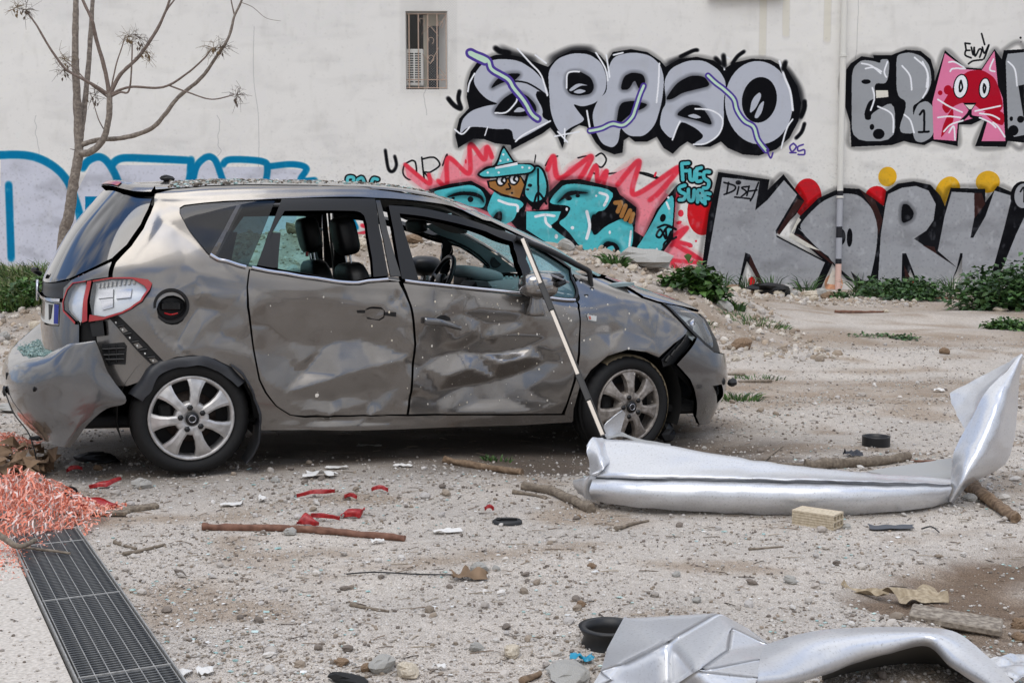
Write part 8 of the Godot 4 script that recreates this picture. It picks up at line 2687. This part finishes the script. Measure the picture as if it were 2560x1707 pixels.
	scrap.call(Vector3(-1.365, 0, -6.035), 0.10, 0.06, 0.008, mats.paper, "white folded paper lying below the rear wheel", "paper_scrap", "paper", 0.1)
	scrap.call(Vector3(-1.233, 0, -6.113), 0.05, 0.06, 0.02, mats.paper, "white plastic flake right of the folded paper", "plastic_scrap", "scrap", 0.6)
	scrap.call(Vector3(-0.618, 0, -7.049), 0.10, 0.04, 0.012, mats.paper, "white chip in the shadow below the front door", "paper_scrap", "paper", -0.2)
	scrap.call(Vector3(-0.291, 0, -5.488), 0.12, 0.045, 0.010, mats.paper, "white splinter right of the long branch", "plastic_scrap", "scrap", 0.25)
	scrap.call(Vector3(-0.577, 0, -5.302), 0.06, 0.03, 0.014, mats.paper, "small white flake under the branch's right end", "paper_scrap", "paper", 0.5)
	scrap.call(Vector3(-0.998, 0, -3.685), 0.045, 0.075, 0.006, mats.paper, "white card lying on the edge of the drain grating", "paper_scrap", "paper", -0.3)
	scrap.call(Vector3(-0.93, 0, -3.714), 0.05, 0.06, 0.012, mats.paper, "curled white paper right of the drain at the bottom", "paper_scrap", "paper", 0.4)
	scrap.call(Vector3(3.617, 0, -10.604), 0.10, 0.06, 0.02, mats.paper, "white paper scrap on the soil left of the curled panel", "paper_scrap", "paper")
	scrap.call(Vector3(-0.889, 0, -7.772), 0.14, 0.04, 0.01, mats.concrete, "grey card half under the car's sill", "paper_scrap", "paper")
	scrap.call(Vector3(1.715, 0, -5.595), 0.20, 0.07, 0.01, plain_mat(Color(0.32, 0.33, 0.35), 0.8), "dark grey plastic sheet right of the hollow brick", "plastic_scrap", "scrap", 0.1)
	scrap.call(Vector3(2.031, 0, -7.422), 0.10, 0.06, 0.03, plain_mat(Color(0.16, 0.17, 0.20), 0.6), "dark grey flap behind the split log", "plastic_scrap", "scrap")
	scrap.call(Vector3(-0.22, 0, -3.737), 0.04, 0.02, 0.01, mats.paper, "small white chip in the lower middle gravel", "paper_scrap", "paper")
	scrap.call(Vector3(0.217, 0, -3.807), 0.07, 0.04, 0.02, plain_mat(Color(0.05, 0.55, 0.68), 0.3), "turquoise plastic piece beside the crumpled foreground panel", "plastic_scrap", "scrap")
	var rag := grain_mat(Color(0.48, 0.42, 0.33), Color(0.76, 0.70, 0.60), 0.95, 5.0, 0.03, 97, 0.5)
	scrap.call(Vector3(1.504, 0, -4.568), 0.20, 0.13, 0.035, rag, "dirty beige rag wrinkled on the brown soil", "rag", "rag", 0.2)
	scrap.call(Vector3(1.329, 0, -4.666), 0.16, 0.05, 0.025, rag, "torn brownish strip left of the dirty rag", "rag", "rag", -0.3)
	scrap.call(Vector3(-0.163, 0, -4.731), 0.13, 0.06, 0.03, mats.brown_stone, "clod of dried turf at the end of the thin wire", "turf_clod", "clod", 0.1)
	single("wire", tube_mesh([Vector3(-0.642, 0, -4.786) + Vector3(0, 0.008, 0), Vector3(-0.534, 0, -4.798) + Vector3(0, 0.012, 0), Vector3(-0.364, 0, -4.792) + Vector3(0, 0.006, 0), Vector3(-0.211, 0, -4.761) + Vector3(0, 0.012, 0)], 0.0032, 0.0028, 5), mats.black, Vector3(0, 0.004, 0), "thin dark wire lying on the gravel towards the turf clod", "wire")
	single("wire", tube_mesh([Vector3(1.838, 0, -5.561) + Vector3(0, 0.004, 0), Vector3(1.889, 0, -5.586) + Vector3(0, 0.008, 0), Vector3(1.894, 0, -5.496) + Vector3(0, 0.004, 0)], 0.004, 0.003, 5), mats.black, Vector3.ZERO, "short curved black cable right of the dark plastic sheet", "cable")
	# stones that stand out
	var n := 0
	for s in [[Vector3(-1.936, 0, -6.503), 0.115, "concrete", "pale angular stone below the rear wheel"], [Vector3(-2.069, 0, -5.838), 0.085, "concrete", "square grey concrete chunk beside the orange net"], [Vector3(-2.323, 0, -6.984), 0.06, "brown_stone", "yellowish stone in front of the rear wheel"], [Vector3(-2.495, 0, -7.089), 0.07, "concrete", "grey stone in the shade of the bumper"], [Vector3(-0.974, 0, -5.433), 0.065, "concrete", "speckled grey stone lying against the long branch"], [Vector3(-0.796, 0, -5.766), 0.065, "concrete", "grey stone between the two red shards"], [Vector3(-0.133, 0, -4.842), 0.075, "concrete", "grey stone on the turf clod"], [Vector3(-0.062, 0, -4.867), 0.04, "concrete", "small grey stone left of the turf clod stone"], [Vector3(1.513, 0, -5.595), 0.05, "concrete", "small grey cube of stone right of the hollow brick"], [Vector3(1.062, 0, -4.707), 0.06, "concrete", "grey stone alone in the right foreground gravel"], [Vector3(-0.399, 0, -3.745), 0.105, "concrete", "rough grey stone at the bottom, left of centre"], [Vector3(-0.311, 0, -3.685), 0.085, "pale_stone", "whitish stone right of the rough grey one at the bottom"], [Vector3(-0.442, 0, -3.737), 0.05, "brown_stone", "small tan stone left of the rough grey stone"], [Vector3(-0.524, 0, -3.791), 0.05, "brown_stone", "brown stone at the bottom left of centre"], [Vector3(-0.005, 0, -3.871), 0.075, "pale_stone", "cream block lying in the bottom middle"], [Vector3(-0.114, 0, -3.92), 0.055, "concrete", "pale stone left of the cream block"], [Vector3(0.172, 0, -3.677), 0.19, "concrete", "large flat grey concrete lump by the foreground panel"], [Vector3(1.776, 0, -4.303), 0.07, "brown_stone", "dark stone at the right edge of the soil"], [Vector3(1.704, 0, -4.145), 0.06, "brown_stone", "reddish stone below the dark one at the right edge"], [Vector3(0.638, 0, -4.786), 0.04, "concrete", "white grey pebble in the right middle gravel"], [Vector3(0.318, 0, -4.905), 0.045, "brown_stone", "small brown cube of stone in the middle"], [Vector3(0.246, 0, -4.385), 0.045, "brown_stone", "brown pebble left of the crumpled panel"], [Vector3(2.279, 0, -6.163), 0.075, "concrete", "glittering grey stone under the curled panel end"], [Vector3(0.313, 0, -5.802), 0.035, "brown_stone", "dark pebble right of the oval cover"], [Vector3(-1.25, 0, -6.571), 0.06, "concrete", "grey stone left of the crumpled rag"], [Vector3(0.664, 0, -4.443), 0.045, "concrete", "pale stone right of centre in the foreground"], [Vector3(-2.161, 0, -5.784), 0.05, "concrete", "round pebble on the edge of the orange net"], [Vector3(-2.35, 0, -5.74), 0.10, "concrete", "grey stone at the left edge under the orange net"], [Vector3(-2.539, 0, -6.266), 0.13, "concrete", "dark grey block behind the orange net at the left edge"], [Vector3(-3.685, 0, -9.244), 0.30, "concrete", "flat broken concrete piece at the left edge behind the bumper"], [Vector3(1.891, 0, -14.217), 0.22, "pale_stone", "white flat stone on the track behind the front bumper"], [Vector3(5.225, 0, -17.59), 0.12, "pale_stone", "pale stone near the dark branch on the track"], [Vector3(6.58, 0, -16.971), 0.25, "pale_stone", "light stone beside the low weeds at the right edge"], [Vector3(4.439, 0, -12.883), 0.12, "brown_stone", "reddish brick lump on the far right track"]]:
		n += 1
		rock(s[0], s[1], mats[s[2]], s[3], 300 + n, Vector3(1, 0.28, 0.8) if s[1] > 0.18 else Vector3(1, 0.65, 0.8))
	rock(Vector3(-0.484, 0, -3.626), 0.16, mats.rubber, "black rubber piece cut off by the bottom edge", 360, Vector3(1, 0.3, 0.4), "rubber_piece", "rubber piece")
	rock(Vector3(-3.036, 0, -7.984), 0.14, mats.rubber, "torn black plastic hanging under the loose bumper", 361, Vector3(1, 0.25, 0.6), "plastic_piece", "plastic piece")
	rock(Vector3(-2.424, 0, -7.224), 0.34, mats.black, "crushed black plastic liner lying before the rear wheel", 362, Vector3(1, 0.22, 0.4), "plastic_liner", "plastic piece")


# ---------------------------------------------------------------- loose ground cover
func build_stuff() -> void:
	var kinds := [rock_mesh(401, Vector3(1, 0.6, 0.8), 0.3, 4, 6), rock_mesh(402, Vector3(1, 0.45, 0.7), 0.3, 4, 6), rock_mesh(403, Vector3(1, 0.75, 0.9), 0.3, 4, 6)]
	var tints := [lin(0.52, 0.48, 0.43), lin(0.46, 0.42, 0.375), lin(0.38, 0.34, 0.30), lin(0.56, 0.53, 0.49), lin(0.27, 0.22, 0.17), lin(0.46, 0.43, 0.40), lin(0.18, 0.15, 0.125)]
	for k in 3:
		var where := []
		for i in 42000:
			# more of them near the camera, where they can be seen
			var z := -3.3 - 11.5 * pow(rng.randf(), 1.9)
			var x := rng.randf_range(-0.47, 0.47) * -z
			if on_drain(x, z):
				continue
			if rng.randf() > 0.70 + 0.8 * mid_noise.get_noise_2d(x * 0.8, z * 0.8) or rng.randf() < 1.2 * hump(x, z, -0.7, -7.9, 2.1, 0.85) + 0.7 * soil_patch(x, z):
				continue
			var s := 0.003 + 0.010 * pow(rng.randf(), 4.0) + (0.026 * rng.randf() if rng.randf() < 0.012 else 0.0)
			if z < -6.0:
				s *= 1.35
			where.append(Transform3D(Basis.from_euler(Vector3(rng.randf() * 0.5, rng.randf() * TAU, rng.randf() * 0.5)).scaled(Vector3.ONE * s * 1.6), on_ground(Vector3(x, 0, z), s * 0.28)))
		scatter("pebbles", kinds[k], where, tints, 0.95)
	# splinters of bark and twigs
	var w := []
	var chip := tube_mesh([Vector3(-0.5, 0, 0), Vector3(-0.1, 0.04, 0.03), Vector3(0.5, 0, 0)], 0.045, 0.03, 4, 2)
	for i in 3200:
		var z := -3.3 - 10.5 * pow(rng.randf(), 1.6)
		var x := rng.randf_range(-0.47, 0.47) * -z
		if on_drain(x, z):
			continue
		var l := 0.018 + 0.075 * pow(rng.randf(), 3)
		w.append(Transform3D(Basis.from_euler(Vector3(0, rng.randf() * TAU, rng.randf_range(-0.15, 0.15))).scaled(Vector3(l, l * 0.5 + 0.012, l * 0.5 + 0.012)), on_ground(Vector3(x, 0, z), 0.003)))
	scatter("twig_litter", chip, w, [lin(0.16, 0.12, 0.085), lin(0.26, 0.2, 0.15), lin(0.09, 0.07, 0.055), lin(0.36, 0.3, 0.23)], 0.95)
	# crumbs of greenish safety glass and white flakes
	for s in [[1500, [lin(0.38, 0.52, 0.49), lin(0.50, 0.62, 0.60), lin(0.28, 0.44, 0.42)], 0.15, "glass_crumbs"], [260, [lin(0.74, 0.74, 0.72), lin(0.7, 0.69, 0.66)], 0.7, "white_flakes"]]:
		w = []
		for i in s[0]:
			var z := -3.4 - 8.0 * pow(rng.randf(), 1.4)
			var x := rng.randf_range(-0.45, 0.45) * -z
			if on_drain(x, z) or s[2] < 0.2 and mid_noise.get_noise_2d(x * 0.8, z * 0.8) < -0.05 or hump(x, z, -0.7, -7.9, 2.1, 0.85) > 0.3:
				continue
			var l := rng.randf_range(0.006, 0.013) * (1.6 if rng.randf() < 0.06 else 1.0)
			w.append(Transform3D(Basis.from_euler(Vector3(rng.randf() * 0.7, rng.randf() * TAU, rng.randf() * 0.7)).scaled(Vector3(l, l * 0.35, l * rng.randf_range(0.5, 1.0))), on_ground(Vector3(x, 0, z), 0.003)))
		scatter(s[3], box_mesh(Vector3.ONE), w, s[1], s[2])
	# dust, leaves and glass on the car's roof
	w = []
	for i in 3600:
		var u := rng.randf_range(3.6, 10.4)
		var v := rng.randf_range(7.86, 8.95)
		var p := hull(u, v)
		if rng.randf() < 0.5:
			p.z = -p.z
		var l := 0.004 + 0.016 * pow(rng.randf(), 4)
		w.append(Transform3D(Basis.from_euler(Vector3(rng.randf() * TAU, rng.randf() * TAU, rng.randf() * TAU)).scaled(Vector3(l, l * 0.5, l * 0.6)), p + Vector3(0, 0.006, 0)))
	scatter("roof_grit", box_mesh(Vector3.ONE), w, [lin(0.5, 0.46, 0.4), lin(0.2, 0.16, 0.12), lin(0.62, 0.6, 0.56), lin(0.35, 0.5, 0.48), lin(0.12, 0.1, 0.08)], 0.9, car)
	w = []
	for i in 90:
		var p := hull(rng.randf_range(3.8, 10.0), rng.randf_range(7.9, 8.8))
		w.append(Transform3D(Basis.from_euler(Vector3(rng.randf_range(-0.3, 0.3), rng.randf() * TAU, rng.randf_range(-0.3, 0.3))).scaled(Vector3(rng.randf_range(0.03, 0.10), 0.03, 0.03)), p + Vector3(0, 0.008, 0)))
	scatter("roof_twigs", chip, w, [lin(0.16, 0.12, 0.085), lin(0.26, 0.2, 0.15)], 0.95, car)


func on_drain(x: float, z: float) -> bool:
	var p := Vector3(x + 2.05, 0, z + 5.42)
	var a := p.dot(Vector3(0.8913, 0, -0.4535))
	var l := p.dot(Vector3(0.4535, 0, 0.8913))
	return a < 0.16 and l > -0.1 and (a > -0.16 or rng.randf() < 0.8)
